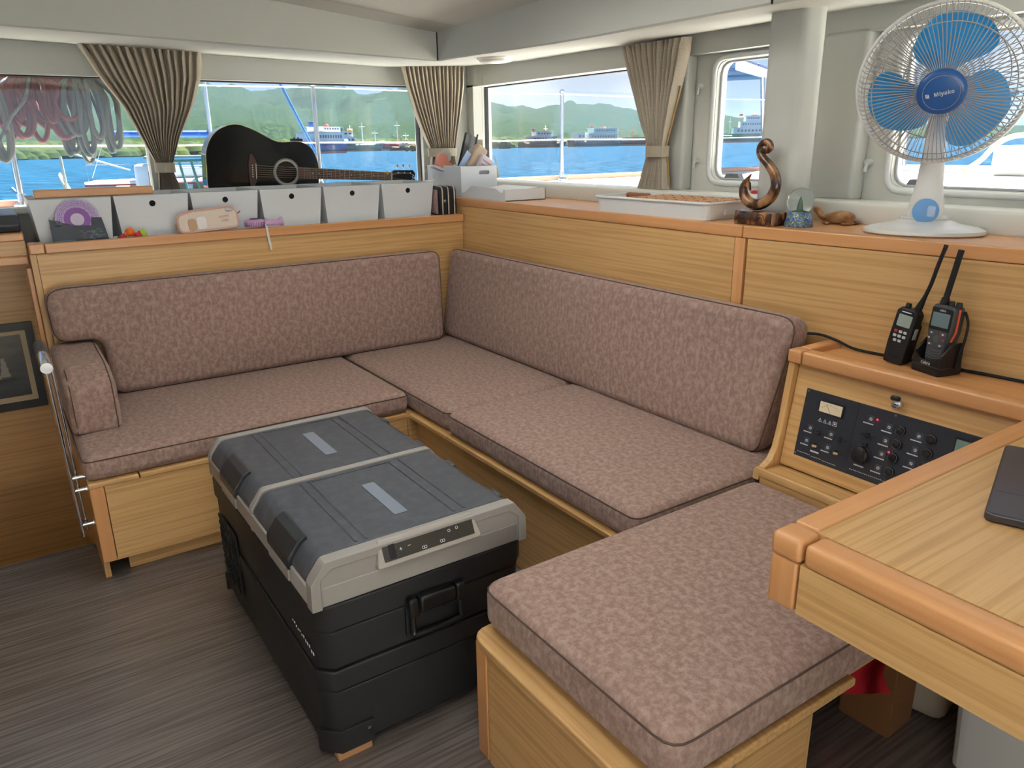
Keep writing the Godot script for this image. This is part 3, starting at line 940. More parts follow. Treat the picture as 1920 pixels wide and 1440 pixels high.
func make_cooler() -> void:
	var f := thing("portable_cooler", "large black and grey two lid portable cooler on the floor", "cooler", Vector3(0.7175, 0.022, -1.9))
	var blk := mat("cooler_black", rgb8(30, 31, 33), 0.55)
	var top := textured("cooler_lid", noise_tex(33, 0.02, 5, [[0.0, rgb8(70, 73, 79)], [0.5, rgb8(77, 81, 88)], [0.72, rgb8(82, 86, 93)], [1.0, rgb8(94, 99, 107)]], 512), Vector3(2.3, 2.3, 2.3), 0.42)
	top.heightmap_enabled = false
	var gry := mat("cooler_grey", rgb8(158, 154, 149), 0.45)
	var w := 0.286
	var l := 0.46
	# tub: four bands with stepped edges
	var y0 := [0.006, 0.170, 0.229, 0.332]
	var y1 := [0.166, 0.226, 0.329, 0.40]
	var ins := [0.006, 0.001, 0.0055, 0.0]
	for i in 4:
		part("tub_band", Sh.new().prism(octo(w - ins[i], l - ins[i], 0.034), y0[i], y1[i], 0.005, ax(TO_Y), 2), blk, f)
	part("tub_core", Sh.new().prism(octo(w - 0.012, l - 0.012, 0.034), 0.01, 0.41, 0.0, ax(TO_Y)), blk, f)
	# grey collar, higher at the front end
	part("collar", Sh.new().prism(octo(w, l, 0.03), 0.402, 0.452, 0.004, ax(TO_Y), 2), gry, f)
	var prof := rounded(V2([-0.286, 0.40, 0.286, 0.40, 0.284, 0.465, 0.248, 0.512, -0.248, 0.512, -0.284, 0.465]), [0.0, 0.0, 0.03, 0.02, 0.02, 0.03], 3)
	part("front_cap", Sh.new().prism(prof, 0.422, 0.458, 0.006, ax(TO_Z), 2), gry, f)
	part("front_rim", Sh.new().prism(rounded(V2([-0.287, 0.398, -0.262, 0.398, -0.262, 0.47, -0.235, 0.492, 0.235, 0.492, 0.262, 0.47, 0.262, 0.398, 0.287, 0.398, 0.285, 0.465, 0.249, 0.513, -0.249, 0.513, -0.285, 0.465]), 0.004, 2), 0.43, 0.462, 0.002, ax(TO_Z), 1), gry, f)
	part("rear_cap", Sh.new().prism(prof, -0.458, -0.432, 0.005, ax(TO_Z), 2), gry, f)
	part("middle_rib", Sh.new().prism(prof, -0.012, 0.013, 0.003, ax(TO_Z), 2), gry, f)
	# two lids
	var lp := rounded(V2([-0.276, 0.435, 0.276, 0.435, 0.283, 0.46, 0.247, 0.5085, -0.247, 0.5085, -0.283, 0.46]), [0.0, 0.0, 0.03, 0.04, 0.04, 0.03], 4)
	for q in [[0.017, 0.418], [-0.428, -0.017]]:
		var mid: float = (q[0] + q[1]) * 0.5
		var lid := part("lid", Sh.new().prism(lp, q[0], q[1], 0.004, ax(TO_Z), 2), top, f)
		var rib := Sh.new()
		for x in [-0.152, -0.127, 0.107, 0.137]:
			rib.rbox(Vector3(x, 0.509, mid), Vector3(0.007, 0.004, absf(q[1] - q[0]) - 0.02), 0.0018, Basis.IDENTITY, 1)
		rib.rbox(Vector3(-0.01, 0.509, q[0] + 0.014), Vector3(0.25, 0.004, 0.007), 0.0018, Basis.IDENTITY, 1)
		part("rib", rib, top, lid)
		var pz := 0.236 if mid > 0.0 else -0.225
		part("name_plate", Sh.new().prism(rect(-0.018 - 0.004, pz - 0.103, 0.018 - 0.004, pz + 0.103, 0.004), 0.5085, 0.5102, 0.0006, ax(TO_Y), 1), mat("plate_grey", rgb8(128, 138, 152), 0.3), lid)
		var lz := 0.246 if mid > 0.0 else -0.205
		var lat := part("latch", Sh.new().prism(rounded(V2([-0.292, 0.44, -0.268, 0.44, -0.262, 0.468, -0.236, 0.497, -0.24, 0.518, -0.264, 0.506, -0.291, 0.468]), 0.008, 3), lz - 0.08, lz + 0.08, 0.004, ax(TO_Z), 2), mat("latch_black", rgb8(44, 46, 50), 0.35), lid)
		part("catch", Sh.new().rbox(Vector3(-0.289, 0.425, lz), Vector3(0.006, 0.03, 0.15), 0.002), gry, lat)
		for z in [q[0] + 0.08, q[1] - 0.08]:
			part("hinge", Sh.new().rbox(Vector3(0.268, 0.475, z), Vector3(0.02, 0.03, 0.05), 0.006), top, lid)
	# control panel on the front cap, tilted towards the lid
	var cb := Basis(Vector3.RIGHT, -0.42)
	var co := Vector3(0.0045, 0.486, 0.456)
	var cp := part("control_housing", Sh.new().prism(rounded(V2([-0.138, -0.032, 0.138, -0.032, 0.124, 0.032, -0.124, 0.032]), 0.008), -0.02, 0.012, 0.004, Transform3D(cb, co), 2), mat("cooler_beige", rgb8(172, 166, 158), 0.5), f)
	part("display_face", Sh.new().prism(rect(-0.119, -0.02, 0.119, 0.02, 0.003), 0.011, 0.0135, 0.0005, Transform3D(cb, co), 1), mat("display_dark", rgb8(64, 63, 58), 0.22), cp)
	part("power_socket", Sh.new().prism(rect(-0.104, -0.016, -0.088, 0.017, 0.002), 0.0132, 0.0148, 0.0005, Transform3D(cb, co), 1), M.black, cp)
	var ic := Sh.new()
	var dot := func(x, y, rr): ic.tube(ring_path(x - rr, y - rr, x + rr, y + rr, rr * 0.9, Transform3D(cb, co + cb.z * 0.0138), 3), F1(0.0007), 4, true)
	dot.call(0.053, 0.006, 0.003); dot.call(0.074, 0.0075, 0.003)
	dot.call(-0.02, -0.013, 0.003); dot.call(-0.014, -0.013, 0.003); dot.call(0.028, -0.012, 0.003); dot.call(0.034, -0.012, 0.003)
	for p in [[-0.075, 0.0, 0.007, 0.0012], [-0.075, 0.0, 0.0012, 0.007], [-0.053, 0.002, 0.007, 0.0012]]:
		ic.prism(rect(p[0] - p[2] * 0.5, p[1] - p[3] * 0.5, p[0] + p[2] * 0.5, p[1] + p[3] * 0.5), 0.0134, 0.0139, 0.0, Transform3D(cb, co))
	part("icons", ic, M.ink, cp)
	# carrying handle
	var h := part("handle_plate", Sh.new().prism(rounded(V2([-0.066, 0.243, 0.09, 0.243, 0.09, 0.34, 0.06, 0.352, -0.05, 0.352, -0.066, 0.34]), 0.008), 0.45, 0.462, 0.003, ax(TO_Z), 1), blk, f)
	part("grip", Sh.new().tube(spline([[-0.052, 0.33, 0.468], [-0.052, 0.27, 0.475], [-0.045, 0.258, 0.478], [0.069, 0.258, 0.478], [0.076, 0.27, 0.475], [0.076, 0.33, 0.468]], 4), F1(0.008), 8), mat("grip_black", rgb8(24, 24, 26), 0.28), h)
	part("housing", Sh.new().rbox(Vector3(0.012, 0.336, 0.474), Vector3(0.10, 0.042, 0.03), 0.009), M.grip_black, h)
	for x in [-0.052, 0.076]:
		part("bracket", Sh.new().rbox(Vector3(x, 0.332, 0.472), Vector3(0.026, 0.05, 0.026), 0.007), M.grip_black, h)
		part("screw", Sh.new().rod(Vector3(x * 0.5, 0.30, 0.46), Vector3(x * 0.5, 0.30, 0.465), 0.004, 8), mat("brass", rgb8(150, 118, 70), 0.35, 1.0), h)
	# vent louvres low on the stair side, corner guards
	var vent := part("vent_plate", Sh.new().prism(rect(-0.39, 0.08, -0.205, 0.29, 0.02), -0.002, 0.002, 0.001, Transform3D(Basis(Vector3(0, 0, 1), Vector3(0, 1, 0), Vector3(-1, 0, 0)), Vector3(-w, 0, 0)), 1), blk, f)
	for i in 8:
		for j in 3:
			part("slot", Sh.new().box(Vector3(-w - 0.003, 0.105 + i * 0.024, -0.37 + j * 0.065), Vector3(0.004, 0.009, 0.052), Basis(Vector3.RIGHT, 0.5)), M.black_matt, vent)
	for sx in [-1, 1]:
		for sz in [-1, 1]:
			var g := part("corner_guard", Sh.new().prism(V2([sx * (w + 0.004), sz * (l - 0.045), sx * (w + 0.004), sz * (l - 0.034), sx * (w - 0.034), sz * (l + 0.004), sx * (w - 0.12), sz * (l + 0.004), sx * (w - 0.12), sz * (l - 0.02), sx * (w - 0.04), sz * (l - 0.045)]), 0.0, 0.062, 0.002, ax(TO_Y), 1), blk, f)
			part("screw", Sh.new().rod(Vector3(sx * (w - 0.105), 0.044, sz * (l + 0.002)), Vector3(sx * (w - 0.105), 0.044, sz * (l + 0.006)), 0.005, 8), M.steel, g)
	# small white maker's lettering down the side, too worn to read
	var lt := Sh.new()
	var r2 := RandomNumberGenerator.new()
	r2.seed = 3
	for i in 12:
		var z := 0.30 + i * 0.0125
		lt.box(Vector3(-w - 0.0008, 0.293 - 0.001 * i + r2.randf_range(-0.003, 0.003), z), Vector3(0.0012, 0.0035 if i < 6 else 0.007, 0.005))
	part("lettering", lt, M.ink, f)
	# wooden chocks under the feet
	for c in [["small wood chock under the near left corner of the cooler", Vector3(0.5, 0.0112, -1.456)], ["small wood chock under the near right corner of the cooler", Vector3(0.93, 0.0112, -1.456)]]:
		single("wood_chock", Sh.new().rbox(c[1], Vector3(0.088, 0.022, 0.03), 0.002, Basis.IDENTITY, 1), mat("chock", rgb8(190, 140, 96), 0.7), c[0], "wood block", "chocks under the cooler")
	for c in [["small wood chock under the far left corner of the cooler", Vector3(0.5, 0.0112, -2.34)], ["small wood chock under the far right corner of the cooler", Vector3(0.93, 0.0112, -2.34)]]:
		single("wood_chock", Sh.new().rbox(c[1], Vector3(0.088, 0.022, 0.03), 0.002, Basis.IDENTITY, 1), M.chock, c[0], "wood block", "chocks under the cooler")


# ---------------------------------------------------------------- table and what stands under it
func make_table() -> void:
	var t := thing("chart_table", "oak chart table with rounded pear wood edges on the right", "table", Vector3(1.6, 0.0, -0.3))
	var o := Vector3(1.6, 0, -0.3)
	part("tabletop", Sh.new().slab(Vector3(1.005, 0.765, -0.628) - o, Vector3(2.09, 0.7985, 1.0) - o), M.oak_x, t)
	part("edge_board", Sh.new().rbox(Vector3(1.615, 0.781, -0.652) - o, Vector3(1.21, 0.039, 0.048), 0.006), M.pear_x, t)
	part("edge_board", Sh.new().rbox(Vector3(0.979, 0.781, 0.195) - o, Vector3(0.052, 0.039, 1.62), 0.008), M.pear_z, t)
	part("corner_cap", Sh.new().rbox(Vector3(0.979, 0.781, -0.648) - o, Vector3(0.056, 0.041, 0.056), 0.009), M.pear_z, t)
	part("corner_post", Sh.new().rbox(Vector3(0.979, 0.717, -0.65) - o, Vector3(0.05, 0.088, 0.05), 0.006), M.pear_y, t)
	part("skirt", Sh.new().slab(Vector3(0.956, 0.674, -0.62) - o, Vector3(0.974, 0.7615, 1.0) - o), M.oak_z, t)
	part("skirt", Sh.new().slab(Vector3(1.004, 0.674, -0.672) - o, Vector3(1.82, 0.7615, -0.655) - o), M.oak_x, t)
	part("back_panel", Sh.new().slab(Vector3(1.98, 0.0, -0.655) - o, Vector3(1.995, 0.672, 0.96) - o), M.oak_z, t)
	part("drawer_bottom", Sh.new().slab(Vector3(0.97, 0.672, -0.66) - o, Vector3(2.2, 0.684, 1.0) - o), M.oak_x, t)
	part("end_panel", Sh.new().slab(Vector3(1.1, 0.0, 0.96) - o, Vector3(2.2, 0.672, 0.985) - o), M.oak_x, t)
	# laptop, closed lid line towards the wall, keyboard half in view
	var e := Vector3(0.943, 0, -0.333)
	var d := Vector3(0.333, 0, 0.943)
	var lp := thing("laptop", "dark grey laptop corner on the chart table", "laptop", Vector3(1.425, 0.7986, -0.557), "", Basis(e, Vector3.UP, d))
	part("base", Sh.new().prism(rect(-0.178, 0.0, 0.178, 0.247, 0.014, 5), 0.001, 0.0165, 0.004, ax(TO_Y), 2), mat("space_grey", rgb8(88, 88, 94), 0.38, 0.85), lp)
	part("trackpad", Sh.new().prism(rect(-0.075, 0.006, 0.075, 0.1, 0.004), 0.0164, 0.0168, 0.0, ax(TO_Y)), mat("trackpad", rgb8(80, 80, 86), 0.3, 0.85), lp)
	part("keyboard_well", Sh.new().prism(rect(-0.14, 0.118, 0.14, 0.225, 0.003), 0.0164, 0.0167, 0.0, ax(TO_Y)), M.black, lp)
	var keys := part("key_block", Sh.new().prism(rect(-0.137, 0.121, -0.12, 0.136, 0.002), 0.0167, 0.0178, 0.0, ax(TO_Y)), M.black_matt, lp)
	keys.name = "key"
	var proto: ArrayMesh = keys.mesh
	for r in 6:
		for c in 14:
			if r + c == 0:
				continue
			var k := part("key", proto, M.black_matt, lp)
			k.position = Vector3(c * 0.0195, 0, r * 0.0172)
	var scr := Basis(Vector3.RIGHT, -0.30)
	part("screen_lid", Sh.new().rbox(Vector3(0, 0.115, 0.247) + scr * Vector3(0, 0.0, 0.0), Vector3(0.356, 0.232, 0.005), 0.002, scr), M.space_grey, lp)

	# under the table
	var cb := mat("cardboard", rgb8(128, 84, 48), 0.85)
	var bx := thing("cardboard_box", "open brown cardboard box under the chart table", "box", Vector3(1.64, 0, -0.81), "", Basis(Vector3.UP, 0.05))
	for s in [[Vector3(0, 0.13, 0.062), Vector3(0.11, 0.26, 0.005)], [Vector3(0, 0.13, -0.062), Vector3(0.11, 0.26, 0.005)], [Vector3(0.055, 0.13, 0), Vector3(0.005, 0.26, 0.124)], [Vector3(-0.055, 0.13, 0), Vector3(0.005, 0.26, 0.124)]]:
		part("side", Sh.new().box(s[0], s[1]), cb, bx)
	part("bottom", Sh.new().box(Vector3(0, 0.004, 0), Vector3(0.11, 0.006, 0.124)), cb, bx)
	var red := mat("red_cloth", rgb8(178, 18, 34), 0.9)
	var rc := Sh.new()
	rc.grid(14, 18, func(u, v): return Vector3(1.577 + 0.02 * sin(u * 9.0 + v * 3.0) - 0.012 - 0.03 * v * (1.0 - u), 0.325 - 0.22 * v - 0.05 * u * v * sin(u * 5.0), -0.90 + 0.155 * u + 0.012 * sin(v * 7.0)))
	rc.grid(10, 8, func(u, v): return Vector3(1.56 + 0.10 * v, 0.325 + 0.008 * sin(u * 8.0 + v * 5.0), -0.90 + 0.155 * u))
	single("red_cloth", rc, red, "dark red cloth hanging out of the cardboard box", "cloth")
	var bag := Sh.new()
	bag.rbox(Vector3(1.79, 0.1, -0.80), Vector3(0.16, 0.2, 0.2), 0.03, Basis(Vector3.UP, 0.2), 3)
	single("canvas_bag", bag, mat("canvas", rgb8(190, 178, 160), 0.95), "off-white canvas bag behind the white bin under the table", "bag")
	var bin := thing("storage_bin", "open white plastic bin on the floor under the table", "bin", Vector3(1.79, 0, -0.48))
	var ol := rounded(V2([-0.17, -0.15, 0.17, -0.15, 0.17, 0.25, -0.17, 0.25]), 0.035, 4)
	var bw := Sh.new()
	var m := ol.size()
	for i in m:
		var j := (i + 1) % m
		var a := Vector3(ol[i].x * 0.94, 0.0, ol[i].y * 0.94)
		var b := Vector3(ol[j].x * 0.94, 0.0, ol[j].y * 0.94)
		var c := Vector3(ol[j].x, 0.2, ol[j].y)
		var g := Vector3(ol[i].x, 0.2, ol[i].y)
		bw.quad(a, b, c, g, a + b)
		bw.quad(a * 0.98 + Vector3(0, 0.003, 0), b * 0.98 + Vector3(0, 0.003, 0), Vector3(c.x * 0.98, 0.2, c.z * 0.98), Vector3(g.x * 0.98, 0.2, g.z * 0.98), -(a + b))
	part("wall", bw, M.white_plastic, bin)
	part("bottom", Sh.new().prism(rounded(V2([-0.16, -0.14, 0.16, -0.14, 0.16, 0.235, -0.16, 0.235]), 0.03), 0.001, 0.006, 0.0, ax(TO_Y)), M.white_plastic, bin)
	var rim := PackedVector3Array()
	for p in ol:
		rim.append(Vector3(p.x * 0.995, 0.2, p.y * 0.995))
	part("rim", Sh.new().tube(rim, F1(0.005), 6, true), M.white_plastic, bin)
	single("dark_pouch", Sh.new().rbox(Vector3(1.80, 0.1, -0.42), Vector3(0.22, 0.16, 0.22), 0.04, Basis(Vector3.UP, 0.3), 3), mat("navy", rgb8(24, 28, 38), 0.8), "dark pouch lying in the white bin under the table", "pouch")
	single("dark_folder", Sh.new().rbox(Vector3(1.84, 0.235, -0.80), Vector3(0.14, 0.02, 0.16), 0.004), M.navy, "dark flat folder resting on the canvas bag", "folder")


# ---------------------------------------------------------------- switch panel cabinet with its radios
func make_panel() -> void:
	var c := thing("switch_cabinet", "oak cabinet with a sloping black switch panel beside the side backrest", "cabinet", Vector3(1.9, 0, -1.0))
	var o := Vector3(1.9, 0, -1.0)
	part("top_board", Sh.new().slab(Vector3(1.885, 0.785, -1.29) - o, Vector3(2.075, 0.805, -0.66) - o), M.pear_z, c)
	part("front_rail", Sh.new().rbox(Vector3(1.862, 0.8035, -0.965) - o, Vector3(0.05, 0.039, 0.595), 0.006), M.pear_z, c)
	part("corner_block", Sh.new().rbox(Vector3(1.862, 0.8035, -1.287) - o, Vector3(0.05, 0.039, 0.044), 0.006), M.pear_z, c)
	part("end_rail", Sh.new().rbox(Vector3(1.96, 0.8035, -1.287) - o, Vector3(0.144, 0.039, 0.04), 0.006), M.pear_x, c)
	# sloping front
	var upv := Vector3(0.1632, 0.9866, 0)
	var fb := Basis(Vector3(0, 0, 1), upv, Vector3(0, 0, 1).cross(upv))
	if fb.z.x > 0:
		fb.z = -fb.z
	var fo := Vector3(1.8112, 0.478, 0) - o
	var fx := Transform3D(fb, fo)
	part("front_panel", Sh.new().prism(V2([-1.282, 0.004, -0.66, 0.004, -0.66, 0.307, -1.282, 0.307]), -0.016, 0.0, 0.001, fx, 1), M.oak_z, c)
	part("side_cheek", Sh.new().prism(V2([1.868, 0.784, 1.842, 0.784, 1.815, 0.60, 1.798, 0.53, 1.778, 0.498, 1.745, 0.48, 1.725, 0.478, 1.722, 0.45, 2.02, 0.45, 2.02, 0.784]), -0.022, 0.0, 0.002, Transform3D(Basis(Vector3(1, 0, 0), Vector3(0, 1, 0), Vector3(0, 0, 1)), Vector3(0, 0, -1.284) - o), 1), M.oak_y, c)
	part("bottom_board", Sh.new().slab(Vector3(1.728, 0.44, -1.284) - o, Vector3(1.82, 0.4755, -0.66) - o), M.oak_z, c)
	part("lip", Sh.new().rbox(Vector3(1.732, 0.472, -0.98) - o, Vector3(0.014, 0.026, 0.645), 0.003), M.oak_z, c)
	part("end_panel", Sh.new().slab(Vector3(1.83, 0.45, -0.678) - o, Vector3(2.06, 0.784, -0.677) - o), M.oak_y, c)
	# black switch plate and everything mounted on it
	var plate_m := mat("panel_black", rgb8(40, 43, 52), 0.5)
	var pl := part("switch_panel", Sh.new().prism(rect(-1.241, 0.046, -0.70, 0.2445), 0.0, 0.003, 0.0008, fx, 1), plate_m, c)
	var F := func(z: float, y: float, h := 0.003) -> Transform3D: return Transform3D(fb, fx * Vector3(z, y, h))
	var W := func(z: float, y: float, h := 0.003) -> Transform3D: return Transform3D(Basis(fb.x, fb.y, fb.z), fx * Vector3(z, y, h))
	part("plate_joint", Sh.new().prism(rect(-0.0005, 0.05, 0.0005, 0.24), 0.0, 0.0004, 0.0, Transform3D(fb, fx * Vector3(-1.078, 0, 0.003))), M.black, pl)
	part("meter_bezel", Sh.new().prism(rect(-0.039, -0.019, 0.039, 0.019, 0.003), 0.0, 0.004, 0.001, F.call(-1.1545, 0.206), 1), M.black, pl)
	var mt := part("meter_face", Sh.new().prism(rect(-0.034, -0.0145, 0.034, 0.0145), 0.004, 0.0046, 0.0, F.call(-1.1545, 0.206)), mat("meter_cream", rgb8(226, 210, 178), 0.5), pl)
	var mk := Sh.new()
	for i in 9:
		var a := deg_to_rad(-50.0 + i * 12.5)
		mk.box(F.call(-1.1545 + sin(a) * 0.032, 0.187 + cos(a) * 0.028, 0.0078).origin, Vector3(0.0008, 0.0028, 0.0004), fb * Basis(Vector3(0, 0, 1), -a))
	mk.rod(F.call(-1.153, 0.192, 0.008).origin, F.call(-1.169, 0.216, 0.008).origin, 0.0005, 4)
	part("needle_and_scale", mk, M.ink_dark, mt)
	for i in 4:
		var s := Sh.new()
		if i < 3:
			s.tube(V3([F.call(-1.187 + i * 0.0153, 0.162, 0.0034).origin, F.call(-1.176 + i * 0.0153, 0.162, 0.0034).origin, F.call(-1.1815 + i * 0.0153, 0.172, 0.0034).origin]), F1(0.0009), 4, true)
			s.box(F.call(-1.1815 + i * 0.0153, 0.166, 0.0034).origin, Vector3(0.001, 0.005, 0.0006), fb)
		else:
			s.tube(V3([F.call(-1.141, 0.162, 0.0034).origin, F.call(-1.130, 0.162, 0.0034).origin, F.call(-1.130, 0.173, 0.0034).origin, F.call(-1.141, 0.173, 0.0034).origin]), F1(0.0009), 4, true)
			s.box(F.call(-1.1355, 0.1675, 0.0034).origin, Vector3(0.0045, 0.0045, 0.0006), fb)
		part("warning_mark", s, M.ink, pl)
	var tag_m := mat("icon_tag", rgb8(62, 68, 78), 0.5)
	var r := RandomNumberGenerator.new()
	r.seed = 11
	var label := func(z: float, y: float, n: int) -> void:
		var tg := part("icon_tag", Sh.new().prism(rect(-0.0085, -0.009, 0.0085, 0.009), 0.0, 0.001, 0.0, F.call(z, y)), tag_m, pl)
		var sym := Sh.new()
		sym.tube(ring_path(-0.0035, -0.0035, 0.0035, 0.0035, 0.003, F.call(z, y, 0.0043), 2), F1(0.0005), 4, true)
		sym.box(F.call(z, y, 0.0042).origin, Vector3(0.0012, 0.008, 0.0005), fb * Basis(Vector3(0, 0, 1), r.randf_range(-1, 1)))
		part("symbol", sym, M.ink, tg)
		var wd := Sh.new()
		for i in n:
			wd.box(F.call(z - 0.018 + i * 0.0032, y - 0.0135, 0.0032).origin, Vector3(0.0022, 0.0030, 0.0005), fb)
		part("caption", wd, M.ink, pl)
	# rotary breakers in two columns
	for q in [[-0.955, 0.204], [-0.956, 0.167], [-0.958, 0.13], [-0.959, 0.091], [-0.876, 0.204], [-0.877, 0.167], [-0.879, 0.131], [-0.88, 0.094], [-0.80, 0.15], [-0.80, 0.112]]:
		var bt := part("push_switch", Sh.new().lathe(V2([0.0, 0.009, 0.0085, 0.009, 0.0095, 0.008, 0.0095, 0.004, 0.0105, 0.006, 0.0135, 0.005, 0.014, 0.0, 0.0, 0.0]), 20, Transform3D(Basis(fb.x, fb.z, fb.y), fx * Vector3(q[0], q[1], 0.003))), M.black, pl)
		part("ring", Sh.new().tube(ring_path(-0.0115, -0.0115, 0.0115, 0.0115, 0.0112, F.call(q[0], q[1], 0.0085), 5), F1(0.0007), 4, true), mat("ring_grey", rgb8(92, 94, 98), 0.3), bt)
		label.call(q[0] - 0.031, q[1] - 0.0005, 9)
	# paddle switches
	for q in [[-1.179, 0.13, 0], [-1.113, 0.131, 0], [-1.182, 0.092, 1], [-1.115, 0.092, 1], [-1.038, 0.166, 2]]:
		var sw := part("paddle_switch", Sh.new().lathe(V2([0.0, 0.005, 0.006, 0.005, 0.0075, 0.003, 0.0075, 0.0, 0.0, 0.0]), 12, Transform3D(Basis(fb.x, fb.z, fb.y), fx * Vector3(q[0], q[1], 0.003))), M.black, pl)
		part("lever", Sh.new().rbox(F.call(q[0] + 0.004, q[1] - 0.001, 0.0105).origin, Vector3(0.013, 0.0065, 0.006), 0.002, fb * Basis(Vector3(0, 1, 0), 0.3)), mat("cream_lever", rgb8(206, 176, 138), 0.5) if q[2] == 1 else M.black, sw)
		for dx in [-0.016, 0.018]:
			part("dot", Sh.new().lathe(V2([0.0, 0.0012, 0.002, 0.0012, 0.0024, 0.0, 0.0, 0.0]), 8, Transform3D(Basis(fb.x, fb.z, fb.y), fx * Vector3(q[0] + dx, q[1], 0.003))), M.black_matt, sw)
		if q[2] < 2:
			label.call(q[0] - 0.026, q[1] + 0.006, 8)
		else:
			label.call(q[0] + 0.0, q[1] + 0.045, 9)
	# shore power cap, warning lamps, display, lock
	var cap := part("socket_cap", Sh.new().lathe(V2([0.0, 0.016, 0.021, 0.016, 0.0235, 0.013, 0.0235, 0.003, 0.026, 0.002, 0.026, 0.0, 0.0, 0.0]), 28, Transform3D(Basis(fb.x, fb.z, fb.y), fx * Vector3(-1.042, 0.109, 0.003))), M.black, pl)
	part("cap_strap", Sh.new().rbox(F.call(-1.038, 0.14, 0.006).origin, Vector3(0.012, 0.014, 0.006), 0.002, fb), M.black, cap)
	part("cap_flap", Sh.new().prism(rounded(V2([-0.002, -0.021, 0.004, -0.021, 0.004, 0.021, -0.002, 0.021]), 0.001, 1), 0.013, 0.0175, 0.0, F.call(-1.03, 0.109)), M.black_matt, cap)
	var led := mat("red_lamp", rgb8(255, 40, 60), 0.4)
	led.emission_enabled = true
	led.emission = rgb8(255, 30, 50)
	led.emission_energy_multiplier = 2.0
	for q in [[-1.021, 0.214], [-0.972, 0.14]]:
		var lo := part("warning_lamp", Sh.new().ball(F.call(q[0], q[1], 0.0035).origin, Vector3(0.0026, 0.0026, 0.0026), 10), led, pl)
		var ol := OmniLight3D.new()
		ol.name = "lamp_glow"
		ol.light_color = rgb8(255, 40, 60)
		ol.light_energy = 0.00003
		ol.omni_range = 4.0
		ol.omni_attenuation = 2.0
		ol.light_size = 0.003
		ol.shadow_enabled = true
		lo.add_child(ol)
		ol.position = F.call(q[0], q[1], 0.0075).origin
	part("display_bezel", Sh.new().prism(rect(-0.822, 0.186, -0.745, 0.229, 0.003), 0.003, 0.006, 0.001, fx, 1), M.black, pl)
	part("display_glass", Sh.new().prism(rect(-0.8175, 0.190, -0.749, 0.225), 0.006, 0.0064, 0.0, fx), mat("lcd_green", rgb8(120, 146, 142), 0.2), pl)
	var lines := Sh.new()
	for q in [[-1.23, 0.06, 8], [-1.184, 0.058, 6], [-1.148, 0.0565, 8], [-1.065, 0.062, 17], [-0.97, 0.061, 8]]:
		for i in q[2]:
			lines.box(F.call(q[0] + i * 0.0055, q[1], 0.0032).origin, Vector3(0.0036, 0.0011, 0.0005), fb)
	for i in 9:
		lines.box(F.call(-1.19 + i * 0.003, 0.073, 0.0032).origin, Vector3(0.0022, 0.0045, 0.0005), fb)
		lines.box(F.call(-1.056 + i * 0.0032, 0.078, 0.0032).origin, Vector3(0.0022, 0.0035, 0.0005), fb)
	part("printed_lines", lines, M.ink, pl)
	for q in [[-1.234, 0.238], [-1.237, 0.052], [-0.977, 0.238], [-0.977, 0.051], [-0.71, 0.238]]:
		part("screw", Sh.new().lathe(V2([0.0, 0.0012, 0.0024, 0.0012, 0.0034, 0.0, 0.0, 0.0]), 10, Transform3D(Basis(fb.x, fb.z, fb.y), fx * Vector3(q[0], q[1], 0.003))), M.ring_grey, pl)
	var lk := part("lock", Sh.new().lathe(V2([0.0, 0.017, 0.009, 0.017, 0.0125, 0.0155, 0.0135, 0.013, 0.0135, 0.0, 0.0, 0.0]), 24, Transform3D(Basis(fb.x, fb.z, fb.y), fx * Vector3(-0.977, 0.268, 0.0))), M.chrome, c)
	part("keyhole", Sh.new().rbox(F.call(-0.977, 0.268, 0.0175).origin, Vector3(0.013, 0.0022, 0.001), 0.0004, fb, 1), M.black, lk)
	part("cover_flap", Sh.new().rbox(F.call(-0.982, 0.283, 0.014).origin, Vector3(0.026, 0.013, 0.012), 0.005, fb), M.black, lk)

	# ---- handheld radios
	var rb := Basis(Vector3(0, 0, 1), Vector3(0, 1, 0), Vector3(-1, 0, 0))
	var key_m := mat("radio_key", rgb8(196, 198, 200), 0.5)
	var lcd := mat("radio_lcd", rgb8(150, 164, 156), 0.2)
	var a := thing("handheld_radio", "black handheld radio with a bent whip antenna and red key", "radio", Vector3(2.0, 0.805, -1.082), "", Basis(Vector3.FORWARD, 0.1) * Basis(Vector3.RIGHT, 0.12) * rb)
	var body := part("body", Sh.new().prism(rounded(V2([-0.027, 0.0, 0.027, 0.0, 0.029, 0.06, 0.028, 0.145, 0.018, 0.155, -0.022, 0.155, -0.03, 0.145, -0.031, 0.06]), 0.007), -0.02, 0.02, 0.006, ax(TO_Z), 3), M.black, a)
	part("battery", Sh.new().rbox(Vector3(0.002, 0.06, -0.022), Vector3(0.05, 0.11, 0.02), 0.006), M.black_matt, a)
	part("screen", Sh.new().prism(rect(-0.019, 0.104, 0.019, 0.137, 0.003), 0.0195, 0.021, 0.0005, ax(TO_Z), 1), lcd, body)
	for row in 3:
		for col in 3:
			if row == 2 and col == 2:
				continue
			part("key", Sh.new().rbox(Vector3(-0.014 + col * 0.013 + (0.004 if row == 2 else 0.0), 0.09 - row * 0.0125, 0.0205), Vector3(0.0095, 0.0075, 0.003), 0.001, Basis.IDENTITY, 1), mat("red_key", rgb8(196, 40, 48), 0.5) if row + col == 0 else key_m, body)
	for i in 5:
		part("speaker_slot", Sh.new().rbox(Vector3(0, 0.048 - i * 0.0075, 0.0197), Vector3(0.03, 0.0022, 0.002), 0.0006, Basis.IDENTITY, 1), M.black_matt, body)
	part("knob", Sh.new().lathe(V2([0.0, 0.012, 0.007, 0.012, 0.008, 0.0, 0.0, 0.0]), 12, ax(Basis.IDENTITY, Vector3(-0.012, 0.154, 0.0))), M.black, a)
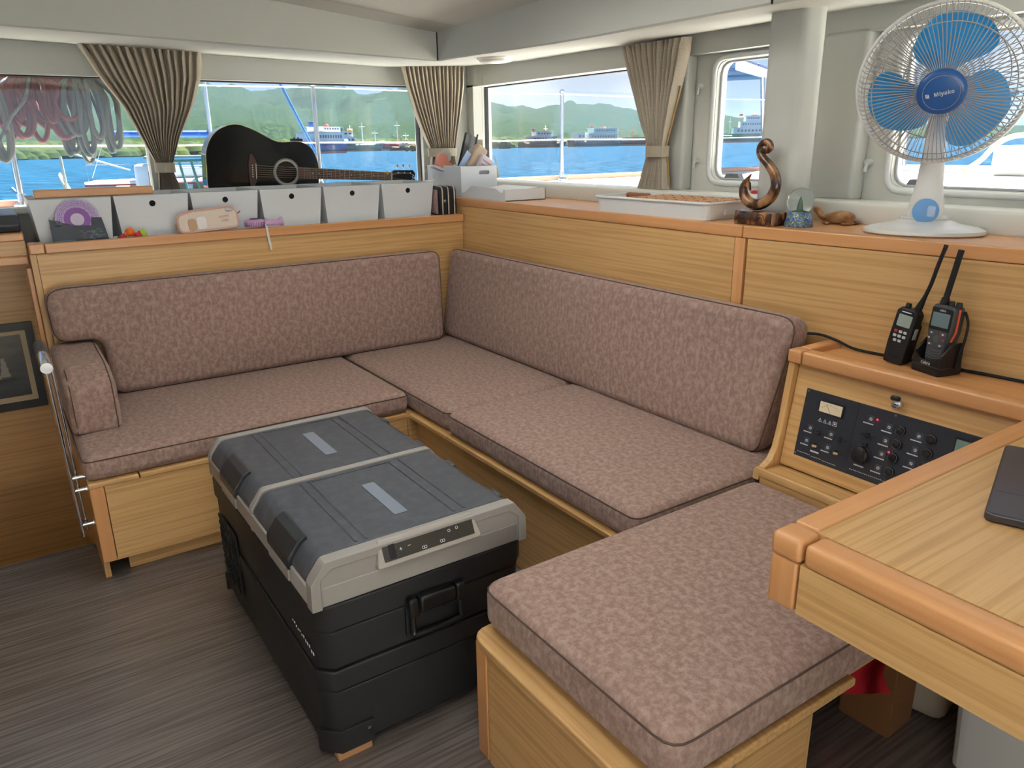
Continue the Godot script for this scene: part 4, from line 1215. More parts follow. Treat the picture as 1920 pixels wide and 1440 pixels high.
	part("antenna", Sh.new().tube(spline([[0.014, 0.15, 0], [0.02, 0.18, 0], [0.028, 0.23, 0.002], [0.031, 0.28, 0.004], [0.035, 0.335, 0.004]], 5), F1([0.0095, 0.0095, 0.009, 0.009, 0.008, 0.007, 0.0058, 0.0052, 0.005, 0.005, 0.005, 0.005, 0.005, 0.005, 0.005, 0.005, 0.005, 0.005, 0.005, 0.0055, 0.0055]), 10), M.black_matt, a)
	part("side_label", Sh.new().slab(Vector3(0.0288, 0.075, -0.008), Vector3(0.0296, 0.105, 0.008)), key_m, body)
	part("maker_name", Sh.new().slab(Vector3(-0.014, 0.143, 0.0198), Vector3(0.012, 0.1455, 0.0204)), M.ink, body)

	var cr := thing("charging_cradle", "black charging cradle holding the grey handheld radio", "charger", Vector3(2.005, 0.8052, -0.972), "", Basis(Vector3.UP, -0.25) * rb)
	part("base", Sh.new().prism(rounded(V2([-0.045, -0.038, 0.045, -0.038, 0.045, 0.042, -0.045, 0.042]), 0.008), 0.0, 0.024, 0.004, ax(Basis(Vector3(1, 0, 0), Vector3(0, 0, 1), Vector3(0, 1, 0))), 2), M.black, cr)
	for s in [-1, 1]:
		part("cheek", Sh.new().prism(rounded(V2([-0.034, 0.02, 0.04, 0.02, 0.036, 0.055, 0.004, 0.085, -0.034, 0.085]), 0.006), -0.004, 0.004, 0.002, Transform3D(Basis(Vector3(0, 0, 1), Vector3(0, 1, 0), Vector3(1, 0, 0)), Vector3(s * 0.04, 0, 0)), 1), M.black, cr)
	part("front_lip", Sh.new().prism(rounded(V2([-0.044, 0.02, 0.044, 0.02, 0.043, 0.05, 0.03, 0.046, 0.02, 0.036, -0.02, 0.036, -0.03, 0.048, -0.043, 0.06]), 0.004), 0.033, 0.041, 0.002, ax(TO_Z), 1), M.black, cr)
	var nm := part("maker_name", words("Cobra", 0.008), M.ink, cr)
	nm.position = Vector3(0, 0.029, 0.0415)
	var g := thing("handheld_radio", "grey handheld radio with an orange side stripe in the cradle", "radio", Vector3(2.005, 0.832, -0.972), "", Basis(Vector3.UP, -0.25) * Basis(Vector3.FORWARD, 0.09) * rb)
	var gm := mat("radio_grey", rgb8(70, 70, 72), 0.55)
	var gb := part("body", Sh.new().prism(rounded(V2([-0.027, 0.0, 0.027, 0.0, 0.028, 0.05, 0.035, 0.085, 0.035, 0.14, 0.028, 0.15, -0.03, 0.15, -0.036, 0.14, -0.036, 0.085, -0.03, 0.05]), 0.006), -0.02, 0.02, 0.006, ax(TO_Z), 3), gm, g)
	part("stripe", Sh.new().tube(spline([[0.0355, 0.145, 0.004], [0.0365, 0.11, 0.004], [0.0365, 0.085, 0.004], [0.030, 0.06, 0.006]], 4), F1(0.003), 6), mat("orange", rgb8(232, 92, 40), 0.5), gb)
	part("screen_frame", Sh.new().prism(rect(-0.032, 0.084, 0.031, 0.142, 0.004), 0.0195, 0.0205, 0.0004, ax(TO_Z), 1), M.black, gb)
	part("screen", Sh.new().prism(rect(-0.027, 0.093, 0.025, 0.13, 0.002), 0.0204, 0.0213, 0.0003, ax(TO_Z), 1), mat("radio_lcd_blue", rgb8(112, 134, 138), 0.2), gb)
	for q in [[-0.019, 0.076, 0.018], [0.016, 0.076, 0.018], [-0.023, 0.062, 0.01], [0.02, 0.062, 0.01], [-0.018, 0.046, 0.016], [0.014, 0.046, 0.016]]:
		part("key", Sh.new().rbox(Vector3(q[0], q[1], 0.0205), Vector3(q[2], 0.009, 0.0025), 0.001, Basis.IDENTITY, 1), mat("key_grey", rgb8(88, 88, 90), 0.5), gb)
		part("key_print", Sh.new().box(Vector3(q[0], q[1], 0.0219), Vector3(0.005, 0.0035, 0.0006)), M.red_key if q[1] == 0.062 and q[0] > 0 else M.ink, gb)
	part("key_pad", Sh.new().lathe(V2([0.0, 0.002, 0.009, 0.002, 0.0105, 0.0, 0.0, 0.0]), 16, ax(Basis(Vector3.RIGHT, PI / 2), Vector3(-0.002, 0.061, 0.0198))), M.key_grey, gb)
	for i in 4:
		part("grille_rib", Sh.new().tube(spline([[-0.022, 0.034 - i * 0.007, 0.0205], [0, 0.030 - i * 0.007, 0.021], [0.022, 0.034 - i * 0.007, 0.0205]], 4), F1(0.0012), 5), M.key_grey, gb)
	for x in [0.004, 0.026]:
		part("knob", Sh.new().lathe(V2([0.0, 0.014, 0.007, 0.014, 0.0085, 0.0, 0.0, 0.0]), 12, ax(Basis.IDENTITY, Vector3(x, 0.148, 0))), M.black, g)
	part("antenna", Sh.new().tube(V3([[-0.019, 0.146, 0], [-0.017, 0.166, 0], [-0.0165, 0.168, 0], [-0.004, 0.292, 0.0]]), F1([0.011, 0.0095, 0.0075, 0.0075]), 12), M.black_matt, g)
	part("wrist_strap", Sh.new().tube(spline([[0.036, 0.14, -0.014], [0.05, 0.11, -0.016], [0.052, 0.06, -0.014], [0.047, 0.02, -0.012], [0.046, -0.005, -0.012]], 5), F1(0.006), 6, false, true, 0.4), M.black_matt, g)
	var gt := part("maker_name", words("cobra", 0.0055), M.ink, gb)
	gt.position = Vector3(0, 0.1365, 0.0207)

	single("power_cable", Sh.new().tube(spline([b2(0.21, 0.80, 0.01), b2(0.24, 0.823, 0.012), b2(0.30, 0.834, 0.014), b2(0.36, 0.826, 0.016), b2(0.42, 0.812, 0.02), b2(0.52, 0.8095, 0.015), b2(0.66, 0.8095, 0.012), b2(0.8, 0.8095, 0.011), b2(0.95, 0.8095, 0.012)], 6), F1(0.0042), 8), M.black_matt, "black cable lying behind the two handheld radios", "cable")


# ---------------------------------------------------------------- curtains
# rows: [height, left end, right end] from the rod down to the hem
func curtain(label: String, rows: Array, from: Callable, pleats: int, depth: float, sd: int, tie: Array, trim := false) -> void:
	var t := thing("curtain", label, "curtain", Vector3.ZERO, "khaki curtains tied back at the windows")
	var nz := FastNoiseLite.new()
	nz.seed = sd
	nz.frequency = 1.0
	var nv := 40
	var at := func(u: float, v: float) -> Vector3:
		var k := v * (rows.size() - 1)
		var i := mini(int(k), rows.size() - 2)
		var f := k - i
		var a = rows[i]
		var b = rows[i + 1]
		var y := lerpf(a[0], b[0], f)
		var lo := lerpf(a[1], b[1], f)
		var hi := lerpf(a[2], b[2], f)
		var squeeze := clampf((hi - lo) / (rows[0][2] - rows[0][1]), 0.2, 1.0)
		var ph := u * pleats * TAU + 0.9 * nz.get_noise_2d(u * 7.0, v * 1.2)
		var amp := depth * (0.65 + 0.5 * nz.get_noise_2d(u * 9.0 + 20.0, v)) * (0.55 + 0.45 * squeeze)
		var _w := sin(ph)
		var sharp := 1.7 * pow(absf(sin(ph * 0.5)), 0.8) - 0.85
		var uu := u + 0.22 / pleats * cos(ph) * (1.0 if v > 0.03 else 0.4)
		return from.call(lerpf(lo, hi, uu), y, amp * sharp)
	part("cloth", Sh.new().grid(pleats * 12, nv, at), M.curtain, t)
	var band := Sh.new()
	var pts := []
	for i in 24:
		var a := TAU * i / 24
		pts.append([lerpf(tie[1], tie[2], 0.5 + 0.54 * cos(a)), sin(a) * depth * 0.95])
	for i in 24:
		var p = pts[i]
		var q = pts[(i + 1) % 24]
		var out: Vector3 = from.call(p[0], tie[0], p[1]) - from.call((tie[1] + tie[2]) * 0.5, tie[0], 0.0)
		band.quad(from.call(p[0], tie[0] - 0.022, p[1]), from.call(q[0], tie[0] - 0.022, q[1]), from.call(q[0], tie[0] + 0.022, q[1]), from.call(p[0], tie[0] + 0.022, p[1]), out)
	part("tieback", band, M.tieback, t)
	if trim:
		var path := PackedVector3Array()
		for i in 20:
			path.append(at.call(0.995, 0.25 + 0.72 * i / 19.0) + Vector3(0, 0, 0.003))
		part("trim", Sh.new().tube(path, F1(0.004), 5), mat("gold_trim", rgb8(176, 140, 82), 0.7), t)


func make_curtains() -> void:
	var c := textured("curtain", noise_tex(41, 0.15, 3, [[0.0, rgb8(180, 167, 149)], [1.0, rgb8(198, 186, 168)]], 256), Vector3(3, 3, 3), 0.9, true, 0.2)
	c.backlight_enabled = true
	c.backlight = Color(0.16, 0.14, 0.11)
	mat("tieback", rgb8(176, 166, 146), 0.9)
	curtain("wide khaki curtain tied back between the coiled ropes and the guitar", [[1.822, 0.44, 0.945], [1.70, 0.50, 0.925], [1.57, 0.58, 0.873], [1.44, 0.635, 0.80], [1.33, 0.68, 0.755], [1.29, 0.685, 0.752], [1.22, 0.678, 0.772], [1.165, 0.67, 0.785]], func(s, y, d): return Vector3(s, y, -3.915 + d), 15, 0.05, 2, [1.31, 0.676, 0.758])
	var P := Vector3(1.955, 0, -3.925)
	var D := Vector3(0.372, 0, 0.035)
	curtain("khaki curtain hanging in the corner above the white bin", [[1.80, 0.0, 1.0], [1.70, 0.05, 0.98], [1.59, 0.14, 0.93], [1.47, 0.26, 0.86], [1.37, 0.38, 0.80], [1.33, 0.40, 0.79], [1.26, 0.36, 0.82], [1.2, 0.33, 0.84]], func(s, y, d): return P + D * s + Vector3(-0.09, 0, 1.0).normalized() * d + Vector3.UP * y, 15, 0.042, 5, [1.35, 0.37, 0.81])
	curtain("khaki curtain with gold edging between the two side windows", [[1.776, -2.625, -2.255], [1.68, -2.58, -2.275], [1.577, -2.535, -2.30], [1.47, -2.49, -2.33], [1.375, -2.447, -2.352], [1.335, -2.445, -2.352], [1.26, -2.475, -2.345], [1.2035, -2.495, -2.338]], func(s, y, d): return Vector3(2.355 - d, y, s), 12, 0.045, 9, [1.355, -2.45, -2.348], true)


# ---------------------------------------------------------------- what stands on the ledges
func make_boxes() -> void:
	var pos := [["white storage box at the stair end, without a finger hole in view", 0], ["white storage box behind the small toys", 1], ["white storage box behind the pencil case", 2], ["white storage box behind the strap of the pink fan", 3], ["fifth white storage box from the stair end, under the guitar neck", 4], ["white storage box next to the black zip case", 5]]
	for q in pos:
		var i: int = q[1]
		var cx := 0.279 + i * 0.2925
		var b := thing("storage_box", q[0], "box", Vector3(cx, 1.0475, -3.66), "white storage boxes on the back ledge")
		var tw := 0.142
		var bw := 0.127
		var h := 0.166
		var tz0 := 0.17
		var bz := 0.155
		# front with a round finger hole, sides, back, bottom, folded rim
		var hole := Vector2(0.0, h - 0.034)
		var fr := Sh.new()
		var hr := 0.0125 if i > 0 else 0.0
		var pt := func(x: float, y: float, inn := 0.0) -> Vector3: return Vector3(x, y, lerpf(bz, tz0, y / h) - inn)
		if hr > 0.0:
			var n := 24
			for k in n:
				var a0 := TAU * k / n
				var a1 := TAU * (k + 1) / n
				var edge := func(a: float) -> Vector2:
					var d := Vector2(cos(a), sin(a))
					var tx := INF
					var wy := func(y: float) -> float: return lerpf(bw, tw, y / h)
					for s in 40:
						pass
					var t := 0.0
					var lim := 0.4
					# march to the trapezoid's edge
					var lo := 0.0
					var hi := lim
					for s in 24:
						var m := (lo + hi) * 0.5
						var p := hole + d * m
						if p.y > 0.0 and p.y < h and absf(p.x) < wy.call(p.y):
							lo = m
						else:
							hi = m
					return hole + d * lo
				var e0: Vector2 = edge.call(a0)
				var e1: Vector2 = edge.call(a1)
				var h0 := hole + Vector2(cos(a0), sin(a0)) * hr
				var h1 := hole + Vector2(cos(a1), sin(a1)) * hr
				for inn in [0.0, 0.003]:
					fr.quad(pt.call(h0.x, h0.y, inn), pt.call(h1.x, h1.y, inn), pt.call(e1.x, e1.y, inn), pt.call(e0.x, e0.y, inn), Vector3(0, 0, 1 if inn == 0.0 else -1))
				fr.quad(pt.call(h0.x, h0.y), pt.call(h1.x, h1.y), pt.call(h1.x, h1.y, 0.003), pt.call(h0.x, h0.y, 0.003), Vector3(hole.x - h0.x, hole.y - h0.y, 0))
				# the corners of the trapezoid fall between two rays: close them
				for cn in [Vector2(tw, h), Vector2(-tw, h), Vector2(bw, 0), Vector2(-bw, 0)]:
					var ac := fposmod((cn - hole).angle(), TAU)
					if ac > a0 and ac < a1:
						for inn in [0.0, 0.003]:
							fr.flat(pt.call(e0.x, e0.y, inn), pt.call(cn.x, cn.y, inn), pt.call(e1.x, e1.y, inn), Vector3(0, 0, 1 if inn == 0.0 else -1))
		else:
			fr.quad(pt.call(-bw, 0.0), pt.call(bw, 0.0), pt.call(tw, h), pt.call(-tw, h), Vector3(0, 0, 1))
			fr.quad(pt.call(-bw, 0.0, 0.003), pt.call(bw, 0.0, 0.003), pt.call(tw, h, 0.003), pt.call(-tw, h, 0.003), Vector3(0, 0, -1))
		part("front", fr, M.box_plastic, b)
		var sd := Sh.new()
		for s in [-1.0, 1.0]:
			for inn in [0.0, 0.003]:
				sd.quad(Vector3(s * (bw - inn), 0, bz), Vector3(s * (bw - inn), 0, -bz), Vector3(s * (tw - inn), h, -tz0), Vector3(s * (tw - inn), h, tz0), Vector3(s if inn == 0.0 else -s, 0, 0))
		for inn in [0.0, 0.003]:
			sd.quad(Vector3(-bw, 0, -bz + inn), Vector3(bw, 0, -bz + inn), Vector3(tw, h, -tz0 + inn), Vector3(-tw, h, -tz0 + inn), Vector3(0, 0, -1 if inn == 0.0 else 1))
		sd.slab(Vector3(-bw, 0, -bz), Vector3(bw, 0.003, bz))
		part("tub", sd, M.box_plastic, b)
		part("rim", Sh.new().tube(V3([[-tw + 0.002, h, -tz0 + 0.002], [tw - 0.002, h, -tz0 + 0.002], [tw - 0.002, h, tz0 - 0.002], [-tw + 0.002, h, tz0 - 0.002]]), F1(0.0022), 6, true), M.box_plastic, b)
		# added dark block; its colour makes the finger hole look shaded
		part("shade_block", Sh.new().slab(Vector3(-bw + 0.01, 0.004, -bz + 0.02), Vector3(bw - 0.01, 0.143 + 0.004 * (i % 3), bz - 0.012)), mat("shade_dark", rgb8(48, 46, 48), 0.9), b)
	# rounded wooden batten lying across the first two boxes
	single("wooden_batten", Sh.new().prism(rounded(V2([-0.022, 0.0, 0.022, 0.0, 0.022, 0.02, 0.012, 0.032, -0.022, 0.032]), 0.006), -0.212, 0.212, 0.003, Transform3D(Basis(Vector3.UP, PI / 2 + 0.0), Vector3(0.372, 1.2165, -3.53))), M.pear_x, "orange wood batten lying across the first two storage boxes", "batten")


func make_small_things() -> void:
	# purple wheel chart and dark folder in front of the first box
	var wc := thing("wheel_chart", "round purple wheel chart behind the dark plastic folder", "wheel chart", Vector3(0.287, 1.135, -3.4545), "", Basis(Vector3.RIGHT, -0.1))
	part("outer_disc", Sh.new().lathe(V2([0.0, 0.0012, 0.076, 0.0012, 0.076, 0.0, 0.0, 0.0]), 40, ax(Basis(Vector3.RIGHT, PI / 2))), mat("lilac", rgb8(198, 170, 214), 0.6), wc)
	part("inner_disc", Sh.new().lathe(V2([0.0, 0.0024, 0.046, 0.0024, 0.046, 0.001, 0.0, 0.001]), 32, ax(Basis(Vector3.RIGHT, PI / 2))), mat("violet", rgb8(150, 100, 176), 0.6), wc)
	part("centre", Sh.new().lathe(V2([0.0, 0.0036, 0.024, 0.0036, 0.024, 0.002, 0.0, 0.002]), 24, ax(Basis(Vector3.RIGHT, PI / 2))), mat("pale_lilac", rgb8(216, 200, 220), 0.6), wc)
	var ln := Sh.new()
	for i in 9:
		var a := deg_to_rad(10.0 + i * 20.0)
		ln.box(Vector3(cos(a) * 0.061, sin(a) * 0.061, 0.0014), Vector3(0.03, 0.0008, 0.0005), Basis(Vector3(0, 0, 1), a))
		for k in 3:
			var a2 := a + deg_to_rad(10.0)
			ln.box(Vector3(cos(a2) * (0.055 + k * 0.006), sin(a2) * (0.055 + k * 0.006), 0.0014), Vector3(0.0011, 0.013, 0.0005), Basis(Vector3(0, 0, 1), a2))
	part("print", ln, M.ink_dark, wc)
	var fo := thing("plastic_folder", "dark plastic sleeve with scuffed film leaning on the first box", "folder", Vector3(0.288, 1.0479, -3.437), "", Basis(Vector3.RIGHT, -0.08))
	part("sleeve", Sh.new().prism(V2([-0.098, 0.0, 0.098, 0.0, 0.082, 0.092, 0.048, 0.094, 0.044, 0.062, -0.02, 0.066, -0.098, 0.094]), -0.004, 0.004, 0.001, ax(TO_Z), 1), mat("sleeve_dark", rgb8(38, 42, 50), 0.3), fo)
	part("film", Sh.new().slab(Vector3(-0.092, 0.002, 0.0042), Vector3(-0.02, 0.012, 0.0046)).slab(Vector3(0.04, 0.001, 0.0042), Vector3(0.095, 0.006, 0.0046)), mat("teal_film", rgb8(92, 140, 152), 0.25), fo)
	var sc := Sh.new()
	var r := RandomNumberGenerator.new()
	r.seed = 5
	for i in 26:
		sc.box(Vector3(r.randf_range(0.0, 0.085), r.randf_range(0.008, 0.05), 0.0044), Vector3(r.randf_range(0.003, 0.014), 0.0008, 0.0004), Basis(Vector3(0, 0, 1), r.randf_range(-0.3, 0.3)))
	sc.ball(Vector3(-0.07, 0.075, 0.004), Vector3(0.014, 0.012, 0.0012), 10)
	part("crease", sc, mat("crease", rgb8(150, 166, 176), 0.3), fo)
	# small toys
	var toys := [["small pink rubber toy on the back ledge, left of the orange one", rgb8(214, 50, 74), Vector3(0.434, 1.0575, -3.437), Vector3(0.016, 0.010, 0.012)], ["round orange rubber toy on the back ledge", rgb8(246, 120, 24), Vector3(0.462, 1.075, -3.437), Vector3(0.019, 0.017, 0.014)], ["small red rubber toy right of the orange one", rgb8(216, 44, 60), Vector3(0.491, 1.0605, -3.437), Vector3(0.016, 0.013, 0.012)]]
	for q in toys:
		var t := thing("rubber_toy", q[0], "toy", q[2], "small toys on the back ledge")
		part("body", Sh.new().ball(Vector3.ZERO, q[3], 14), mat("toy_%d" % int(q[2].x * 1000), q[1], 0.5), t)
		part("nub", Sh.new().ball(Vector3(0.004, q[3].y * 0.9, 0), Vector3(0.005, 0.006, 0.005), 8).ball(Vector3(-q[3].x * 0.8, -0.002, 0.004), Vector3(0.006, 0.005, 0.005), 8), M["toy_%d" % int(q[2].x * 1000)], t)
	single("green_toy", Sh.new().rbox(Vector3(0.513, 1.0665, -3.437), Vector3(0.02, 0.036, 0.008), 0.003, Basis(Vector3(0, 0, 1), 0.35)), mat("lime", rgb8(170, 206, 70), 0.5), "small lime green toy leaning on the red toy", "toy")
	single("metal_clip", Sh.new().rbox(Vector3(0.408, 1.055, -3.437), Vector3(0.016, 0.014, 0.012), 0.002), M.steel, "tiny silver clip beside the pink toy", "clip")
	# pencil case
	var pc := thing("pencil_case", "pale pink pencil case lettered HAPPY TIME on the back ledge", "pencil case", Vector3(0.768, 1.0588, -3.421), "", Basis(Vector3(0, 0, 1), 0.075) * Basis(Vector3.RIGHT, -0.06))
	var out := rounded(V2([-0.125, 0.004, 0.12, 0.0, 0.122, 0.09, -0.06, 0.092, -0.128, 0.08]), [0.03, 0.02, 0.035, 0.01, 0.035], 6)
	part("pouch", Sh.new().prism(out, -0.022, 0.022, 0.012, ax(TO_Z), 3, 0.004), mat("case_cream", rgb8(226, 208, 192), 0.6), pc)
	var edge := PackedVector3Array()
	for p in out:
		edge.append(Vector3(p.x * 0.975, 0.045 + (p.y - 0.045) * 0.95, 0.019))
	part("piping", Sh.new().tube(edge, F1(0.0035), 6, true), mat("case_pink", rgb8(214, 170, 154), 0.7), pc)
	var zp := PackedVector3Array()
	for p in out:
		zp.append(Vector3(p.x * 1.005, p.y, -0.002))
	part("zip", Sh.new().tube(zp, F1(0.003), 5, true), M.case_pink, pc)
	part("zip_pull", Sh.new().rbox(Vector3(-0.131, 0.035, 0.004), Vector3(0.006, 0.024, 0.003), 0.001), mat("bronze", rgb8(150, 110, 84), 0.4, 0.8), pc)
	part("zip_pull", Sh.new().rbox(Vector3(0.131, 0.06, 0.004), Vector3(0.018, 0.007, 0.003), 0.001, Basis(Vector3(0, 0, 1), 0.5)), mat("bronze", rgb8(150, 110, 84), 0.4, 0.8), pc)
	for q in [["HAPPY", 0.062, 0.052], ["TIME", 0.064, 0.036]]:
		var w := part("lettering", words(q[0], 0.0105, 0.0008, true), mat("letter_pink", rgb8(204, 164, 150), 0.6), pc)
		w.position = Vector3(q[1], q[2], 0.0262)
	part("cloud_print", Sh.new().ball(Vector3(0.09, 0.075, 0.024), Vector3(0.017, 0.006, 0.002), 10).ball(Vector3(0.082, 0.078, 0.0242), Vector3(0.009, 0.006, 0.002), 8), mat("cloud_white", rgb8(236, 232, 230), 0.6), pc)
	part("print_patch", Sh.new().prism(rounded(V2([-0.085, 0.012, -0.052, 0.012, -0.05, 0.06, -0.085, 0.06]), 0.014), 0.0245, 0.0268, 0.0006, ax(TO_Z), 1), mat("patch_tan", rgb8(200, 160, 124), 0.6), pc)
	part("print_patch", Sh.new().prism(rounded(V2([-0.05, 0.012, -0.012, 0.012, -0.012, 0.064, -0.05, 0.064]), 0.014), 0.0245, 0.0268, 0.0006, ax(TO_Z), 1), M.cloud_white, pc)
	# pink hand fan lying on its side, with a white strap
	var hf := thing("hand_fan", "lilac pink handheld fan lying on the back ledge", "hand fan", Vector3(0.955, 1.0585, -3.415))
	var pk := mat("fan_pink", rgb8(206, 166, 204), 0.45)
	part("head", Sh.new().lathe(V2([0.0, 0.003, 0.038, 0.003, 0.043, 0.008, 0.045, 0.02, 0.043, 0.032, 0.036, 0.036, 0.0, 0.038]), 28, ax(Basis.from_scale(Vector3(1, 1, 0.72)))), pk, hf)
	for i in 15:
		var a := deg_to_rad(20.0 + i * 10.0)
		part("slit", Sh.new().box(Vector3(cos(a) * 0.0445, 0.017, sin(a) * 0.0445 * 0.72), Vector3(0.0022, 0.018, 0.0022), Basis(Vector3.UP, -a)), mat("slit_purple", rgb8(120, 84, 124), 0.7), hf)
	part("grille", Sh.new().tube(ring(0.018, ax(TO_Y, Vector3(0, 0.0385, 0)), 24), F1(0.002), 5, true), M.slit_purple, hf)
	part("handle", Sh.new().lathe(V2([0.0, 0.0, 0.011, 0.0, 0.0125, 0.02, 0.0125, 0.065, 0.0, 0.066]), 16, ax(Basis(Vector3(0, 0, 1), -PI / 2), Vector3(0.042, 0.018, 0))), pk, hf)
	part("foot", Sh.new().lathe(V2([0.0, 0.0, 0.013, 0.0, 0.019, 0.012, 0.02, 0.02, 0.0, 0.022]), 18, ax(Basis(Vector3(0, 0, 1), -PI / 2 + 0.12), Vector3(0.103, 0.019, 0))), pk, hf)
	part("strap", Sh.new().tube(spline([[0.041, 0.012, 0.012], [0.04, 0.006, 0.026], [0.039, -0.002, 0.036], [0.039, -0.012, 0.036], [0.042, -0.045, 0.036], [0.047, -0.08, 0.036], [0.049, -0.096, 0.036]], 5), F1([0.0028]), 6).tube(spline([[0.043, 0.012, 0.012], [0.043, 0.006, 0.026], [0.043, -0.002, 0.036], [0.043, -0.012, 0.036], [0.047, -0.045, 0.037], [0.051, -0.08, 0.037], [0.052, -0.096, 0.036]], 5), F1([0.0024]), 6), mat("strap_white", rgb8(232, 230, 228), 0.8), hf)
	# black padded case on the shelf over the stairs
	single("padded_case", Sh.new().prism(rounded(V2([-3.96, 0.0, -3.53, 0.0, -3.52, 0.03, -3.56, 0.062, -3.96, 0.064]), 0.012), -0.75, 0.098, 0.008, Transform3D(TO_X, Vector3(0, 1.0955, 0)), 2), mat("vinyl", rgb8(52, 54, 60), 0.35), "dark grey padded case on the shelf over the stairwell", "case")
	# framed picture on the stairwell wall
	var pf := thing("framed_picture", "black framed dark painting of a sailing ship on the stairwell wall", "picture", Vector3(-0.22, 0.309, -3.8495))
	part("frame", holed(Sh.new(), [-0.3, 0.0, 0.293, 0.38], [-0.268, 0.034, 0.262, 0.348], 0.002, 0.0, 0.022, ax(TO_Z), 1), mat("frame_black", rgb8(20, 19, 19), 0.35), pf)
	part("mat_board", holed(Sh.new(), [-0.268, 0.034, 0.262, 0.348], [-0.242, 0.058, 0.242, 0.33], 0.002, 0.004, 0.012, ax(TO_Z), 1), mat("mat_cream", rgb8(206, 190, 160), 0.8), pf)
	var im := Image.create(128, 72, false, Image.FORMAT_RGB8)
	var nz := FastNoiseLite.new()
	nz.seed = 31
	nz.frequency = 0.03
	for j in 72:
		for i in 128:
			var n := nz.get_noise_2d(i * 0.5, j * 2.0)
			var c := rgb8(92, 88, 80).lerp(rgb8(52, 54, 56), clampf(0.5 + n, 0, 1)) if j < 50 else rgb8(36, 40, 46).lerp(rgb8(70, 74, 80), clampf(n, 0, 1))
			im.set_pixel(i, j, c)
	for q in [[96, 20, 4, 30], [86, 24, 5, 24], [106, 26, 4, 22], [98, 12, 1, 10]]:
		for j in q[3]:
			var wd: int = q[2] + int(j * 0.28)
			im.fill_rect(Rect2i(q[0] - wd / 2, q[1] + j, wd, 1), rgb8(150, 144, 130))
	im.fill_rect(Rect2i(80, 50, 36, 3), rgb8(24, 22, 22))
	var cv := Sh.new()
	cv.quad(Vector3(-0.242, 0.058, 0.005), Vector3(0.242, 0.058, 0.005), Vector3(0.242, 0.33, 0.005), Vector3(-0.242, 0.33, 0.005), Vector3(0, 0, 1))
	part("canvas", cv, printed("painting", im, 0.3), pf)
	# handrail at the stair end of the bench
	var hr := thing("handrail", "polished steel handrail on the end of the bench by the stairs", "handrail", Vector3(0.07, 0, -2.75))
	part("grip", Sh.new().lathe(V2([0.0, 0.0, 0.0165, 0.0, 0.0175, 0.002, 0.0175, 0.33, 0.0, 0.331]), 20, ax(Basis(Vector3.RIGHT, -PI / 2), Vector3(-0.008, 0.787, 0.215))), M.steel, hr)
	part("sleeve", Sh.new().lathe(V2([0.0, 0.0, 0.0185, 0.0, 0.019, 0.002, 0.019, 0.16, 0.0185, 0.162, 0.0, 0.162]), 20, ax(Basis(Vector3.RIGHT, -PI / 2), Vector3(-0.008, 0.787, 0.05))), mat("rubber_grey", rgb8(78, 78, 80), 0.6), hr)
	part("upright", Sh.new().rod(Vector3(-0.008, 0.775, 0.05), Vector3(0.004, 0.16, 0.05), 0.0075, 12).rod(Vector3(0.01, 0.775, 0.03), Vector3(0.018, 0.17, 0.03), 0.006, 10), M.chrome, hr)
	for y in [0.37, 0.325, 0.2]:
		part("standoff", Sh.new().rod(Vector3(0.0, y, 0.05), Vector3(0.041, y, 0.05), 0.007, 12).rod(Vector3(0.036, y, 0.05), Vector3(0.0415, y, 0.05), 0.012, 14), M.chrome, hr)


